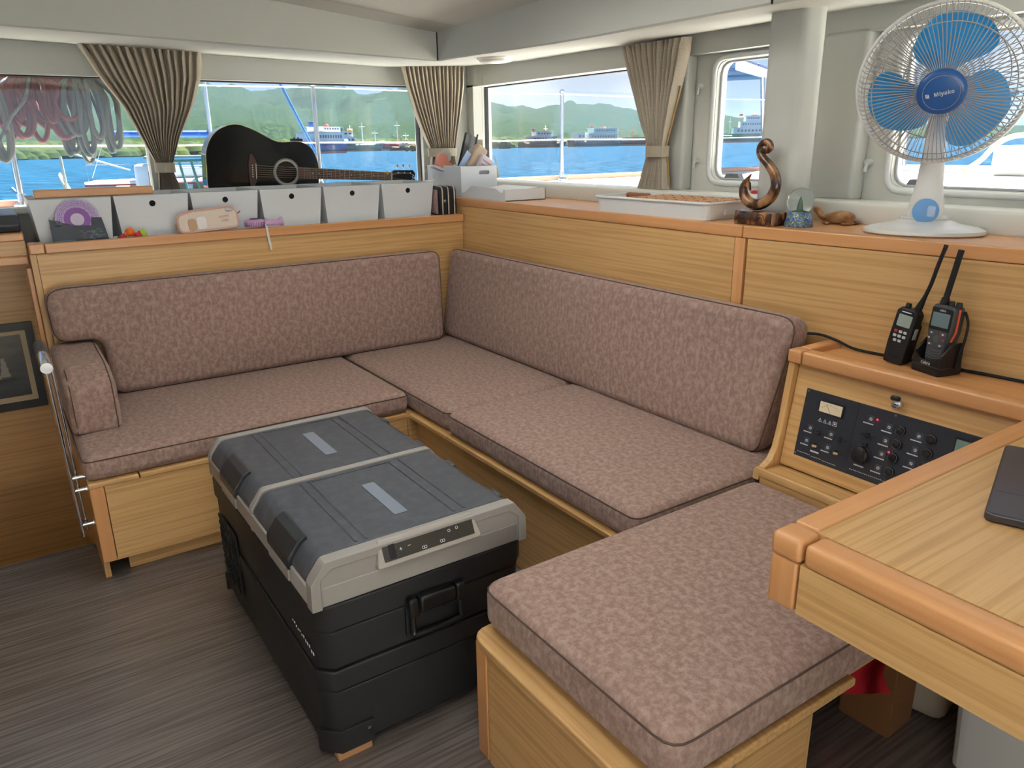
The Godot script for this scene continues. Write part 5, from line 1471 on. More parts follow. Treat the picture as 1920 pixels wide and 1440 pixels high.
# ---------------------------------------------------------------- guitar
func make_guitar() -> void:
	var g := thing("acoustic_guitar", "black acoustic guitar lying on its side behind the storage boxes", "guitar", Vector3(1.267, 1.272, -3.868), "", Basis(Vector3(0, 0, 1), -0.07))
	var half := [[-0.378, 0.0], [-0.374, 0.09], [-0.33, 0.168], [-0.245, 0.209], [-0.155, 0.191], [-0.04, 0.143], [0.06, 0.15], [0.128, 0.124], [0.162, 0.055], [0.165, 0.0]]
	var pts := []
	for p in half:
		pts.append(Vector3(p[0], p[1], 0))
	for i in range(half.size() - 2, 0, -1):
		pts.append(Vector3(half[i][0], -half[i][1], 0))
	var poly := PackedVector2Array()
	for p in spline(pts, 5, true):
		poly.append(Vector2(p.x, p.y))
	var body := part("body", Sh.new().prism(poly, -0.095, 0.0, 0.003, ax(TO_Z), 2), M.black_gloss, g)
	var bind := PackedVector3Array()
	for p in poly:
		bind.append(Vector3(p.x, p.y, -0.001))
	part("binding", Sh.new().tube(bind, F1(0.0016), 5, true), mat("binding", rgb8(214, 196, 140), 0.5), body)
	part("rosette", Sh.new().lathe(V2([0.052, 0.0, 0.052, 0.001, 0.062, 0.001, 0.062, 0.0]), 48, ax(Basis(Vector3.RIGHT, PI / 2))), mat("rosette", rgb8(176, 172, 164), 0.4), body)
	part("rosette_line", Sh.new().lathe(V2([0.064, 0.0, 0.064, 0.001, 0.066, 0.001, 0.066, 0.0]), 48, ax(Basis(Vector3.RIGHT, PI / 2))), M.rosette, body)
	part("sound_hole", Sh.new().lathe(V2([0.0, 0.0014, 0.049, 0.0014, 0.049, 0.0, 0.0, 0.0]), 40, ax(Basis(Vector3.RIGHT, PI / 2))), mat("hole_brown", rgb8(46, 30, 24), 0.9), body)
	var rose := mat("rosewood", rgb8(78, 46, 36), 0.45)
	var br := part("bridge", Sh.new().prism(rounded(V2([-0.18, -0.075, -0.165, -0.08, -0.15, -0.05, -0.145, -0.02, -0.145, 0.02, -0.15, 0.05, -0.165, 0.08, -0.18, 0.075, -0.187, 0.03, -0.187, -0.03]), 0.006), 0.0, 0.009, 0.002, ax(TO_Z), 1), rose, body)
	part("saddle", Sh.new().slab(Vector3(-0.153, -0.036, 0.008), Vector3(-0.15, 0.036, 0.0125)), mat("bone", rgb8(230, 224, 206), 0.4), br)
	for i in 6:
		part("bridge_pin", Sh.new().ball(Vector3(-0.168, -0.026 + i * 0.0105, 0.01), Vector3(0.0035, 0.0035, 0.003), 8), M.bone, br)
	var fb := part("fretboard", Sh.new().prism(V2([0.058, -0.028, 0.565, -0.0215, 0.565, 0.0215, 0.058, 0.028]), 0.0, 0.0075, 0.001, ax(TO_Z), 1), mat("fretwood", rgb8(104, 66, 48), 0.45), g)
	var scale := 0.715
	for i in range(1, 20):
		var x := 0.565 - scale * (1.0 - pow(2.0, -i / 12.0))
		if x < 0.062:
			break
		var w := lerpf(0.0215, 0.028, (0.565 - x) / 0.507)
		part("fret", Sh.new().box(Vector3(x, 0, 0.0078), Vector3(0.0016, w * 2.0, 0.0012)), M.steel, fb)
		if i in [3, 5, 7, 9, 12, 15, 17]:
			part("inlay", Sh.new().ball(Vector3(x + 0.012, 0, 0.0076), Vector3(0.0028, 0.0028, 0.0006), 8), M.bone, fb)
	part("nut", Sh.new().slab(Vector3(0.565, -0.0215, 0.0), Vector3(0.57, 0.0215, 0.0095)), M.bone, fb)
	part("neck", Sh.new().prism(V2([0.1, -0.024, 0.58, -0.02, 0.58, 0.02, 0.1, 0.024]), -0.022, 0.0, 0.008, ax(TO_Z), 3), M.black_gloss, g)
	var hd := part("headstock", Sh.new().prism(rounded(V2([0.57, -0.0215, 0.59, -0.034, 0.70, -0.038, 0.715, -0.02, 0.708, 0.0, 0.715, 0.02, 0.70, 0.038, 0.59, 0.034, 0.57, 0.0215]), 0.006), -0.018, -0.002, 0.002, ax(TO_Z), 1), M.black_gloss, g)
	for s in [-1, 1]:
		for i in 3:
			var x := 0.607 + i * 0.036
			part("tuner", Sh.new().rod(Vector3(x, s * 0.022, -0.002), Vector3(x, s * 0.022, 0.008), 0.004, 10).rod(Vector3(x, s * 0.034, -0.01), Vector3(x, s * 0.05, -0.01), 0.002, 8).rbox(Vector3(x, s * 0.058, -0.01), Vector3(0.013, 0.016, 0.006), 0.0025), M.chrome, hd)
	part("crest", Sh.new().tube(spline([[0.692, -0.012, -0.0012], [0.705, -0.004, -0.0012], [0.694, 0.002, -0.0012], [0.704, 0.01, -0.0012], [0.692, 0.014, -0.0012]], 4), F1(0.0012), 4), M.ink, hd)
	for i in 6:
		var y0 := -0.026 + i * 0.0104
		var y1 := -0.0175 + i * 0.007
		var s := -1 if i < 3 else 1
		part("string", Sh.new().rod(Vector3(-0.152, y0, 0.0125), Vector3(0.567, y1, 0.0102), 0.0006 + 0.00012 * i, 5).rod(Vector3(0.567, y1, 0.0102), Vector3(0.607 + (i % 3) * 0.036, s * 0.022, 0.006), 0.0006, 5), mat("string", rgb8(190, 180, 160), 0.3, 1.0), g)
	single("guitar_pick", Sh.new().prism(rounded(V2([-0.013, 0.008, 0.0, -0.015, 0.013, 0.008]), 0.006, 4), 0.0, 0.001, 0.0, Transform3D(Basis(Vector3.RIGHT, -0.12), Vector3(1.806, 1.252, -3.8556))), mat("amber", rgb8(226, 160, 32), 0.35), "amber guitar pick tucked under the guitar strings near the nut", "guitar pick")
	single("pickup_control", Sh.new().rbox(Vector3(1.348, 1.425, -3.915), Vector3(0.055, 0.012, 0.035), 0.003, Basis(Vector3(0, 0, 1), -0.02)).rod(Vector3(1.338, 1.43, -3.915), Vector3(1.338, 1.437, -3.915), 0.004, 8).rod(Vector3(1.358, 1.43, -3.915), Vector3(1.358, 1.437, -3.915), 0.004, 8), M.black, "small black control box on the upper side of the guitar", "control box")


# ---------------------------------------------------------------- side ledge
func make_side_things() -> void:
	var L := 1.1352
	# black case with three zips
	var zc := thing("zip_case", "black zip case with three pale zips in the corner of the ledge", "case", Vector3(1.937, 1.0478, -3.50), "", Basis(Vector3.UP, -0.12))
	part("shell", Sh.new().rbox(Vector3(0, 0.072, 0), Vector3(0.094, 0.144, 0.16), 0.018, Basis.IDENTITY, 4), mat("case_black", rgb8(24, 24, 27), 0.7), zc)
	for i in 3:
		var x := -0.032 + i * 0.032
		part("zip", Sh.new().tube(spline([[x, 0.006, 0.081], [x, 0.06, 0.0815], [x, 0.12, 0.081], [x, 0.141, 0.068], [x, 0.1455, 0.03], [x, 0.1455, -0.04]], 5), F1(0.0034), 6), mat("zip_pale", rgb8(200, 184, 172), 0.7), zc)
	part("zip_pull", Sh.new().ball(Vector3(-0.022, 0.075, 0.088), Vector3(0.008, 0.011, 0.004), 10), M.steel, zc)
	part("zip_pull", Sh.new().rbox(Vector3(0.03, 0.07, 0.087), Vector3(0.005, 0.026, 0.003), 0.001), M.steel, zc)
	var pat := textured("floral", noise_tex(52, 0.05, 3, [[0.0, rgb8(88, 60, 78)], [0.45, rgb8(176, 138, 124)], [0.6, rgb8(196, 160, 146)], [1.0, rgb8(160, 120, 176)]], 256), Vector3(6, 6, 6), 0.7)
	part("patterned_side", Sh.new().rbox(Vector3(-0.0505, 0.07, 0.0), Vector3(0.003, 0.12, 0.125), 0.001, Basis.IDENTITY, 1), pat, zc)
	single("folded_paper", Sh.new().rbox(Vector3(1.90, 1.2125, -3.58), Vector3(0.09, 0.004, 0.05), 0.001, Basis(Vector3.UP, 0.5) * Basis(Vector3(0, 0, 1), 0.12), 1), M.ink, "folded white paper lying on top of the black zip case", "paper")

	# white bin and what sticks out of it
	var wb := thing("corner_bin", "white plastic bin with a slot handle in the ledge corner", "bin", Vector3(2.14, L, -3.645))
	var hx := 0.107
	var hz := 0.178
	var hh := 0.149
	var wall := Sh.new()
	for s in [-1.0, 1.0]:
		wall.slab(Vector3(s * hx - 0.002, 0, -hz), Vector3(s * hx + 0.002, hh, hz))
	wall.slab(Vector3(-hx, 0, -hz - 0.002), Vector3(hx, hh, -hz + 0.002))
	wall.slab(Vector3(-hx, 0.0, -hz), Vector3(hx, 0.004, hz))
	part("tub", wall, M.box_plastic, wb)
	part("front", holed(Sh.new(), [-hx - 0.002, 0.0, hx + 0.002, hh], [0.0, 0.107, 0.062, 0.127], 0.009, hz - 0.002, hz + 0.002, ax(TO_Z)), M.box_plastic, wb)
	part("rim", Sh.new().tube(V3([[-hx, hh, -hz], [hx, hh, -hz], [hx, hh, hz], [-hx, hh, hz]]), F1(0.003), 6, true), M.box_plastic, wb)
	var o := Vector3(2.14, L, -3.645)
	single("notebook", Sh.new().rbox(Vector3(2.16, 1.325, -3.62), Vector3(0.10, 0.235, 0.014), 0.002, Basis(Vector3(0, 0, 1), -0.30) * Basis(Vector3.UP, 0.35)), M.black, "black covered notebook standing in the corner bin", "notebook")
	single("elastic_band", Sh.new().rbox(Vector3(2.19, 1.345, -3.598), Vector3(0.008, 0.20, 0.006), 0.001, Basis(Vector3(0, 0, 1), -0.30) * Basis(Vector3.UP, 0.35)), M.black_matt, "elastic band closing the black notebook in the corner bin", "band")
	single("ring_binder", Sh.new().rbox(Vector3(2.232, 1.315, -3.66), Vector3(0.014, 0.2, 0.10), 0.003, Basis(Vector3.UP, 0.9)), mat("beige_card", rgb8(196, 184, 168), 0.8), "beige notepad upright at the window side of the corner bin", "notepad")
	single("cloth_pouch", Sh.new().rbox(Vector3(2.155, 1.30, -3.545), Vector3(0.07, 0.19, 0.055), 0.014, Basis(Vector3(0, 0, 1), -0.62), 3), mat("taupe", rgb8(188, 166, 146), 0.85), "taupe cloth pouch leaning out of the corner bin", "pouch")
	var ec := thing("eraser_case", "pale mauve case with red lettering in the corner bin", "case", Vector3(2.195, 1.278, -3.508), "", Basis(Vector3(0, 0, 1), -0.55))
	part("shell", Sh.new().rbox(Vector3.ZERO, Vector3(0.085, 0.11, 0.03), 0.012, Basis.IDENTITY, 3), mat("mauve", rgb8(206, 196, 204), 0.6), ec)
	for k in 2:
		var lt := Sh.new()
		for i in 8:
			lt.box(Vector3(-0.026 + i * 0.0072, 0.025 - k * 0.022, 0.0155), Vector3(0.0045, 0.006, 0.001))
		part("lettering", lt, mat("maroon", rgb8(168, 84, 96), 0.6), ec)
	var td := thing("tape_dispenser", "coral pink tape dispenser in the corner bin", "tape dispenser", Vector3(2.045, 1.30, -3.66), "", Basis(Vector3(0, 0, 1), -0.35))
	part("body", Sh.new().prism(rounded(V2([-0.045, -0.03, 0.075, -0.03, 0.07, 0.0, 0.02, 0.012, 0.0, 0.045, -0.035, 0.045, -0.05, 0.02]), 0.012), -0.018, 0.018, 0.006, ax(TO_Z), 2), mat("coral", rgb8(226, 146, 124), 0.5), td)
	part("roll", Sh.new().lathe(V2([0.012, -0.009, 0.032, -0.009, 0.034, 0.0, 0.032, 0.009, 0.012, 0.009, 0.012, -0.009]), 28, ax(Basis(Vector3.RIGHT, PI / 2), Vector3(-0.008, 0.03, 0.008))), mat("tape_grey", rgb8(190, 184, 174), 0.4), td)
	part("base", Sh.new().rbox(Vector3(0.005, -0.038, 0), Vector3(0.13, 0.016, 0.045), 0.005), M.mauve, td)
	single("blue_leaflet", Sh.new().rbox(Vector3(2.098, 1.305, -3.535), Vector3(0.05, 0.11, 0.003), 0.001, Basis(Vector3(0, 0, 1), -0.62) * Basis(Vector3.UP, 0.3), 1), mat("pale_blue", rgb8(168, 186, 222), 0.6), "pale blue leaflet between the tape dispenser and the cloth pouch", "leaflet")
	single("blue_round_card", Sh.new().prism(circle(Vector2.ZERO, 0.05, 24), 0.0, 0.003, 0.0, Transform3D(Basis(Vector3(0, 0, 1), -0.3), Vector3(2.195, 1.335, -3.575))), mat("lavender", rgb8(186, 192, 222), 0.6), "round lavender card standing behind the mauve case", "card")
	var ts := thing("tassel", "cream tassel hanging over the rim of the corner bin", "tassel", Vector3(2.262, 1.275, -3.49))
	part("cord", Sh.new().tube(spline([[-0.012, 0.06, 0.0], [-0.002, 0.025, 0.006], [0.0, 0.0, 0.008]], 4), F1(0.0016), 5), mat("tassel_cream", rgb8(196, 176, 146), 0.9), ts)
	part("fringe", Sh.new().lathe(V2([0.0, 0.0, 0.006, -0.004, 0.006, -0.012, 0.012, -0.055, 0.0, -0.056]), 12, ax(Basis.IDENTITY, Vector3(0, 0, 0.008))), M.tassel_cream, ts)

	# low white paper tray with a cut-out side
	var pt := thing("paper_tray", "low white paper tray with a notched side beside the corner bin", "tray", Vector3(2.13, L, -3.235))
	part("side", Sh.new().prism(V2([-0.205, 0.0, 0.203, 0.0, 0.203, 0.053, 0.186, 0.053, 0.182, 0.03, 0.12, 0.056, -0.10, 0.06, -0.16, 0.03, -0.205, 0.02]), -0.003, 0.0, 0.0, Transform3D(TO_X, Vector3(-0.115, 0, 0))), M.box_plastic, pt)
	part("side", Sh.new().slab(Vector3(0.112, 0, -0.205), Vector3(0.115, 0.055, 0.203)), M.box_plastic, pt)
	part("end", Sh.new().slab(Vector3(-0.115, 0, 0.2), Vector3(0.115, 0.053, 0.203)), M.box_plastic, pt)
	part("bottom", Sh.new().slab(Vector3(-0.115, 0, -0.205), Vector3(0.115, 0.003, 0.203)), M.box_plastic, pt)
	single("loose_paper", Sh.new().rbox(Vector3(2.14, L + 0.045, -3.22), Vector3(0.18, 0.0015, 0.3), 0.0005, Basis(Vector3(0, 0, 1), 0.12), 1), M.ink, "white paper lying in the notched paper tray", "paper")

	# white tray with a woven mat
	var tr := thing("serving_tray", "white rectangular tray holding woven rattan mats", "tray", Vector3(2.15, L, -2.085), "", Basis(Vector3.UP, 0.03))
	var ol := rounded(V2([-0.15, -0.285, 0.15, -0.285, 0.15, 0.285, -0.15, 0.285]), 0.03, 4)
	var tw := Sh.new()
	var m := ol.size()
	for i in m:
		var j := (i + 1) % m
		var a := Vector3(ol[i].x * 0.94, 0, ol[i].y * 0.96)
		var b := Vector3(ol[j].x * 0.94, 0, ol[j].y * 0.96)
		var c := Vector3(ol[j].x, 0.056, ol[j].y)
		var d := Vector3(ol[i].x, 0.056, ol[i].y)
		tw.quad(a, b, c, d, a + b)
		tw.quad(a * 0.98, b * 0.98, Vector3(c.x * 0.98, 0.056, c.z * 0.98), Vector3(d.x * 0.98, 0.056, d.z * 0.98), -(a + b))
	part("wall", tw, M.white_plastic, tr)
	part("bottom", Sh.new().prism(rounded(V2([-0.14, -0.272, 0.14, -0.272, 0.14, 0.272, -0.14, 0.272]), 0.026), 0.0005, 0.004, 0.0, ax(TO_Y)), M.white_plastic, tr)
	var lip := PackedVector2Array()
	for p in ol:
		lip.append(p * 1.02)
	part("rim", Sh.new().tube(ring_path(-0.152, -0.287, 0.152, 0.287, 0.03, ax(TO_Y, Vector3(0, 0.057, 0)), 4), F1(0.005), 6, true), M.white_plastic, tr)
	part("handle_recess", Sh.new().rbox(Vector3(0.0, 0.026, 0.278), Vector3(0.11, 0.026, 0.008), 0.003), M.white_plastic, tr)
	var rat := mat("rattan", rgb8(196, 150, 112), 0.8)
	var ratd := mat("rattan_dark", rgb8(150, 92, 58), 0.8)
	for k in 2:
		var mt := thing("woven_mat", ["lower woven rattan mat in the white tray", "upper woven rattan mat in the white tray"][k], "mat", Vector3(2.155, L + 0.035 + k * 0.0145, -2.05), "woven mats in the tray", Basis(Vector3.UP, 0.03 + 0.05 * k))
		part("backing", Sh.new().slab(Vector3(-0.115, -0.003, -0.19), Vector3(0.115, 0.003, 0.19)), ratd, mt)
		for i in 22:
			var x := -0.112 + i * 0.01067
			var path := PackedVector3Array()
			for q in 33:
				var z := -0.19 + q * 0.38 / 32.0
				path.append(Vector3(x + 0.0012 * sin(q * 1.9 + i), 0.0045 + 0.0022 * sin(q * PI * 0.5 + (PI if i % 2 else 0.0)), z))
			part("strand", Sh.new().tube(path, F1(0.0036), 5), ratd if i % 7 == 3 else rat, mt)
		for i in 17:
			var z := -0.178 + i * 0.02225
			part("cross_strand", Sh.new().rod(Vector3(-0.115, 0.0062, z), Vector3(0.115, 0.0062, z), 0.0022, 5), mat("rattan_pale", rgb8(214, 180, 146), 0.8), mt)
	single("rattan_roll", Sh.new().lathe(V2([0.0, -0.06, 0.012, -0.06, 0.013, -0.05, 0.012, -0.04, 0.013, -0.03, 0.012, -0.02, 0.013, -0.01, 0.012, 0.0, 0.013, 0.01, 0.012, 0.02, 0.013, 0.03, 0.012, 0.04, 0.013, 0.05, 0.012, 0.06, 0.0, 0.06]), 14, ax(Basis(Vector3.RIGHT, PI / 2), Vector3(2.17, L + 0.052, -2.305)), false), ratd, "dark rolled rattan piece at the left end of the tray", "rattan roll")

	# white post between ledge and ceiling
	struct("trim_post", Sh.new().prism(rounded(V2([2.12, -1.70, 2.21, -1.70, 2.22, -1.56, 2.17, -1.535, 2.115, -1.56]), [0.03, 0.03, 0.03, 0.03, 0.03], 5), L, 1.80, 0.0, ax(TO_Y)), M.white_liner, "white padded post standing on the side ledge", "post")
	# carved hook
	var hk := thing("carved_hook", "carved dark wood fish hook on a carved base", "carving", Vector3(2.065, L, -1.625))
	var dw := textured("dark_wood", noise_tex(61, 0.03, 5, [[0.0, rgb8(44, 26, 18)], [0.42, rgb8(74, 44, 28)], [0.52, rgb8(110, 70, 42)], [0.62, rgb8(160, 112, 72)], [1.0, rgb8(178, 132, 90)]], 512), Vector3(1.3, 0.6, 1.3), 0.22)
	dw.clearcoat_enabled = true
	dw.clearcoat = 0.5
	dw.clearcoat_roughness = 0.15
	var base := part("base", Sh.new().rbox(Vector3(0, 0.021, 0), Vector3(0.075, 0.042, 0.15), 0.004), dw, hk)
	for q in [[-0.05, 0.012, 0.01], [-0.05, 0.012, 0.017], [-0.012, 0.026, 0.009], [0.028, 0.014, 0.012], [0.028, 0.014, 0.02]]:
		part("carved_line", Sh.new().tube(spline([[-0.0378, q[1], q[0] - q[2]], [-0.0378, q[1] + q[2] * 0.8, q[0] - q[2] * 0.6], [-0.0378, q[1] + q[2], q[0]], [-0.0378, q[1] + q[2] * 0.8, q[0] + q[2] * 0.6], [-0.0378, q[1], q[0] + q[2]]], 4), F1(0.0011), 4), mat("carve_dark", rgb8(34, 20, 14), 0.6), base)
	var hp := [[0.0, 0.225, 0.006], [0.0, 0.236, 0.018], [0.0, 0.25, 0.012], [0.0, 0.254, -0.003], [0.0, 0.244, -0.018], [0.0, 0.226, -0.021], [0.0, 0.208, -0.01], [0.0, 0.185, 0.018], [0.0, 0.155, 0.043], [0.0, 0.12, 0.05], [0.0, 0.088, 0.036], [0.0, 0.066, 0.004], [0.0, 0.062, -0.03], [0.0, 0.078, -0.062], [0.0, 0.105, -0.076], [0.0, 0.13, -0.068], [0.0, 0.156, -0.047]]
	var hr := [0.008, 0.01, 0.011, 0.011, 0.011, 0.012, 0.013, 0.014, 0.0155, 0.0165, 0.0175, 0.018, 0.0185, 0.017, 0.014, 0.01, 0.0015]
	var rr := []
	for i in hr.size() - 1:
		for k in 6:
			rr.append(lerpf(hr[i], hr[i + 1], k / 6.0))
	rr.append(hr[hr.size() - 1])
	part("hook", Sh.new().tube(spline(hp, 6), F1(rr), 14), dw, hk)
	part("barb", Sh.new().prism(V2([-0.074, 0.122, -0.046, 0.104, -0.05, 0.128, -0.058, 0.135]), -0.006, 0.006, 0.002, ax(TO_X), 1), dw, hk)
	part("eye_plug", Sh.new().lathe(V2([0.0, 0.013, 0.01, 0.012, 0.014, 0.006, 0.014, -0.006, 0.0, -0.012]), 16, ax(Basis(Vector3(0, 0, 1), PI / 2), Vector3(0, 0.232, 0.0))), dw, hk)
	# snow globe
	var sg := thing("snow_globe", "small glass snow globe on a blue scenic base", "snow globe", Vector3(2.105, L, -1.508))
	var scenic := textured("scenic", noise_tex(71, 0.03, 4, [[0.0, rgb8(24, 62, 130)], [0.42, rgb8(30, 92, 170)], [0.5, rgb8(236, 236, 226)], [0.56, rgb8(70, 96, 52)], [0.7, rgb8(120, 108, 80)], [1.0, rgb8(60, 120, 190)]], 256), Vector3(7, 9, 7), 0.3)
	part("base", Sh.new().lathe(V2([0.0, 0.0, 0.043, 0.0, 0.044, 0.003, 0.034, 0.042, 0.032, 0.045, 0.0, 0.045]), 28), scenic, sg)
	var gl := mat("solid_glass", rgb8(240, 246, 244, 0.03), 0.0)
	gl.transparency = BaseMaterial3D.TRANSPARENCY_ALPHA
	gl.refraction_enabled = true
	gl.refraction_scale = 0.033
	part("globe", Sh.new().ball(Vector3(0, 0.077, 0), Vector3(0.041, 0.041, 0.041), 32), gl, sg)
	part("figure", Sh.new().lathe(V2([0.0, 0.046, 0.022, 0.046, 0.02, 0.052, 0.008, 0.056, 0.005, 0.075, 0.0, 0.09]), 12), mat("figure_green", rgb8(70, 110, 84), 0.6), sg)
	# wooden turtle
	var tt := thing("wooden_turtle", "small carved wooden turtle beside the snow globe", "carving", Vector3(2.255, L, -1.475), "", Basis(Vector3.UP, 0.15))
	var tm := textured("turtle_wood", noise_tex(81, 0.03, 4, [[0.0, rgb8(130, 84, 50)], [0.5, rgb8(170, 120, 76)], [1.0, rgb8(196, 150, 102)]], 256), Vector3(6, 6, 1.5), 0.3)
	part("shell", Sh.new().ball(Vector3(0, 0.022, 0.012), Vector3(0.034, 0.019, 0.048), 20), tm, tt)
	part("belly", Sh.new().ball(Vector3(0, 0.012, 0.008), Vector3(0.03, 0.01, 0.05), 16), tm, tt)
	part("neck", Sh.new().tube(spline([[0, 0.014, -0.03], [-0.002, 0.02, -0.048], [-0.004, 0.034, -0.06]], 4), F1([0.013, 0.012, 0.011, 0.01, 0.01, 0.01, 0.01, 0.01, 0.01]), 10), tm, tt)
	part("head", Sh.new().ball(Vector3(-0.005, 0.041, -0.066), Vector3(0.011, 0.011, 0.016), 12, Basis(Vector3.RIGHT, 0.7)), tm, tt)
	for q in [[-0.035, -0.02, 0.6], [0.035, -0.02, -0.6], [-0.028, 0.05, -0.4], [0.028, 0.05, 0.4]]:
		part("flipper", Sh.new().ball(Vector3(q[0], 0.006, q[1]), Vector3(0.026, 0.004, 0.012), 10, Basis(Vector3.UP, q[2])), tm, tt)
	# ceiling dome
	var dl := thing("ceiling_lamp", "round white ceiling lamp, unlit, under the beam near the corner", "lamp", Vector3(2.075, 1.768, -3.19))
	part("rim", Sh.new().lathe(V2([0.0, 0.02, 0.086, 0.02, 0.088, 0.004, 0.084, -0.004, 0.078, -0.006, 0.0, -0.006]), 36), M.white_plastic, dl)
	part("cover", Sh.new().lathe(V2([0.078, -0.004, 0.074, -0.012, 0.05, -0.018, 0.0, -0.02]), 36), mat("opal", rgb8(216, 212, 204), 0.4), dl)
	single("red_clip", Sh.new().ball(Vector3(2.41, 1.207, -1.93), Vector3(0.012, 0.008, 0.018), 10), mat("red_plastic", rgb8(200, 44, 52), 0.4), "tiny red clip on the white sill by the post", "clip")


# ---------------------------------------------------------------- desk fan
func make_fan() -> void:
	var L := 1.1352
	var f := thing("desk_fan", "white desk fan with blue blades on the side ledge", "fan", Vector3(2.2, L, -1.165))
	var w: Material = mat("fan_white", rgb8(226, 224, 220), 0.25)
	var blue := mat("fan_blue", rgb8(58, 168, 236), 0.35)
	blue.backlight_enabled = true
	blue.backlight = Color(0.1, 0.32, 0.5)
	var face := Vector3(-0.87, -0.32, 0.46).normalized()
	var flat := Vector3(-0.87, 0, 0.46).normalized()
	var fb := frame(flat)
	part("base", Sh.new().lathe(V2([0.0, 0.0, 0.152, 0.0, 0.157, 0.004, 0.156, 0.013, 0.14, 0.02, 0.09, 0.03, 0.062, 0.042, 0.05, 0.052, 0.0, 0.052]), 40, Transform3D(fb * Basis.from_scale(Vector3(1, 1, 0.7)), Vector3.ZERO)), w, f)
	part("base_groove", Sh.new().tube(ring(0.062, Transform3D(fb * Basis.from_scale(Vector3(1, 1, 0.7)) * TO_Y, Vector3(0, 0.044, 0))), F1(0.003), 5, true), w, f)
	# pole: tapered oval
	var pole := Sh.new()
	var rings := [[0.035, 0.05, 0.042, 0.0], [0.08, 0.044, 0.036, 0.0], [0.14, 0.034, 0.028, 0.0], [0.22, 0.028, 0.024, -0.004], [0.32, 0.026, 0.022, -0.01], [0.36, 0.024, 0.02, -0.012]]
	pole.grid(28, rings.size() - 1, func(u: float, v: float):
		var i := int(round(v * (rings.size() - 1)))
		var q = rings[i]
		var a: float = u * TAU
		return fb * Vector3(cos(a) * q[1], q[0], sin(a) * q[2] + q[3]), true)
	part("pole", pole, w, f)
	var kn := part("knob_plate", Sh.new().lathe(V2([0.0, 0.006, 0.03, 0.006, 0.0335, 0.003, 0.034, -0.006, 0.0, -0.006]), 28, Transform3D(fb * Basis(Vector3.RIGHT, PI / 2 - 0.12), fb * Vector3(0.0, 0.066, 0.043))), mat("knob_blue", rgb8(112, 164, 218), 0.35), f)
	part("dial", Sh.new().rbox(fb * Vector3(0.014, 0.066, 0.052), Vector3(0.022, 0.032, 0.012), 0.006, fb), mat("dial_blue", rgb8(170, 196, 232), 0.3), kn)
	var R := 0.252
	var hb := frame(face) * Basis.from_scale(Vector3.ONE * 0.8)
	var hc := Vector3(-0.078, 0.391, 0.037)
	var H := Transform3D(hb, hc)
	part("motor", Sh.new().lathe(V2([0.0, -0.16, 0.035, -0.155, 0.052, -0.12, 0.055, -0.07, 0.045, -0.055, 0.0, -0.05]), 24, Transform3D(hb * Basis(Vector3.RIGHT, PI / 2), hc)), w, f)
	part("yoke", Sh.new().tube(spline([fb * Vector3(0, 0.34, -0.012), fb * Vector3(0, 0.37, -0.03), H * Vector3(0, -0.02, -0.1)], 5), F1(0.022), 12), w, f)
	part("guard_ring", Sh.new().tube(ring(0.252, H), F1(0.0065), 8, true), w, f)
	# guards
	for side in 2:
		var ws := Sh.new()
		var n := 96 if side == 0 else 72
		for i in n:
			var a := TAU * (i + 0.5 * side) / n
			var u := Vector3(cos(a), sin(a), 0)
			var tw := Vector3(-sin(a), cos(a), 0)
			var pts := []
			if side == 0:
				pts = [u * 0.068 + Vector3(0, 0, 0.078), u * 0.13 + tw * 0.004 + Vector3(0, 0, 0.075), u * 0.20 + tw * 0.012 + Vector3(0, 0, 0.064), u * 0.235 + tw * 0.018 + Vector3(0, 0, 0.045), u * 0.251 + tw * 0.022 + Vector3(0, 0, 0.004)]
			else:
				pts = [u * 0.055 + Vector3(0, 0, -0.06), u * 0.15 - tw * 0.004 + Vector3(0, 0, -0.058), u * 0.22 - tw * 0.012 + Vector3(0, 0, -0.048), u * 0.251 - tw * 0.02 + Vector3(0, 0, -0.004)]
			var path := PackedVector3Array()
			for p in spline(pts, 3):
				path.append(H * p)
			ws.tube(path, F1(0.0013), 4, false, false)
		for q in ([[0.205, 0.064], [0.228, 0.051]] if side == 0 else [[0.12, -0.059], [0.19, -0.054]]):
			ws.tube(ring(q[0], H * Transform3D(Basis.IDENTITY, Vector3(0, 0, q[1]))), F1(0.0015), 4, true)
		var gw := part("front_guard_wires" if side == 0 else "rear_guard_wires", ws, mat("guard_grey", rgb8(172, 164, 160), 0.3), f)
		gw.set_meta("kind", "stuff")
	var cap := part("centre_cap", Sh.new().lathe(V2([0.0, 0.092, 0.055, 0.091, 0.068, 0.086, 0.072, 0.078, 0.072, 0.074, 0.0, 0.074]), 40, Transform3D(hb * Basis(Vector3.RIGHT, PI / 2), hc)), mat("cap_blue", rgb8(40, 92, 160), 0.3), f)
	part("cap_line", Sh.new().tube(ring(0.053, H * Transform3D(Basis.IDENTITY, Vector3(0, 0, 0.0915))), F1(0.0006), 4, true), M.guard_grey, cap)
	var tilt := Basis(Vector3(0, 0, 1), 0.2)
	var nm := part("maker_name", words("Miyako", 0.0125, 0.0008, true), mat("name_grey", rgb8(200, 204, 208), 0.5), cap)
	nm.transform = H * Transform3D(tilt, tilt * Vector3(0.008, 0, 0) + Vector3(0, -0.002, 0.0923))
	var lg := Sh.new()
	lg.prism(V2([-0.045, -0.006, -0.034, -0.006, -0.034, 0.006]), 0.0, 0.0008, 0.0, H * Transform3D(tilt, Vector3(0, -0.002, 0.0919)))
	lg.prism(V2([-0.045, -0.004, -0.036, 0.006, -0.045, 0.006]), 0.0, 0.0008, 0.0, H * Transform3D(tilt, Vector3(0, -0.002, 0.0919)))
	part("maker_mark", lg, M.name_grey, cap)
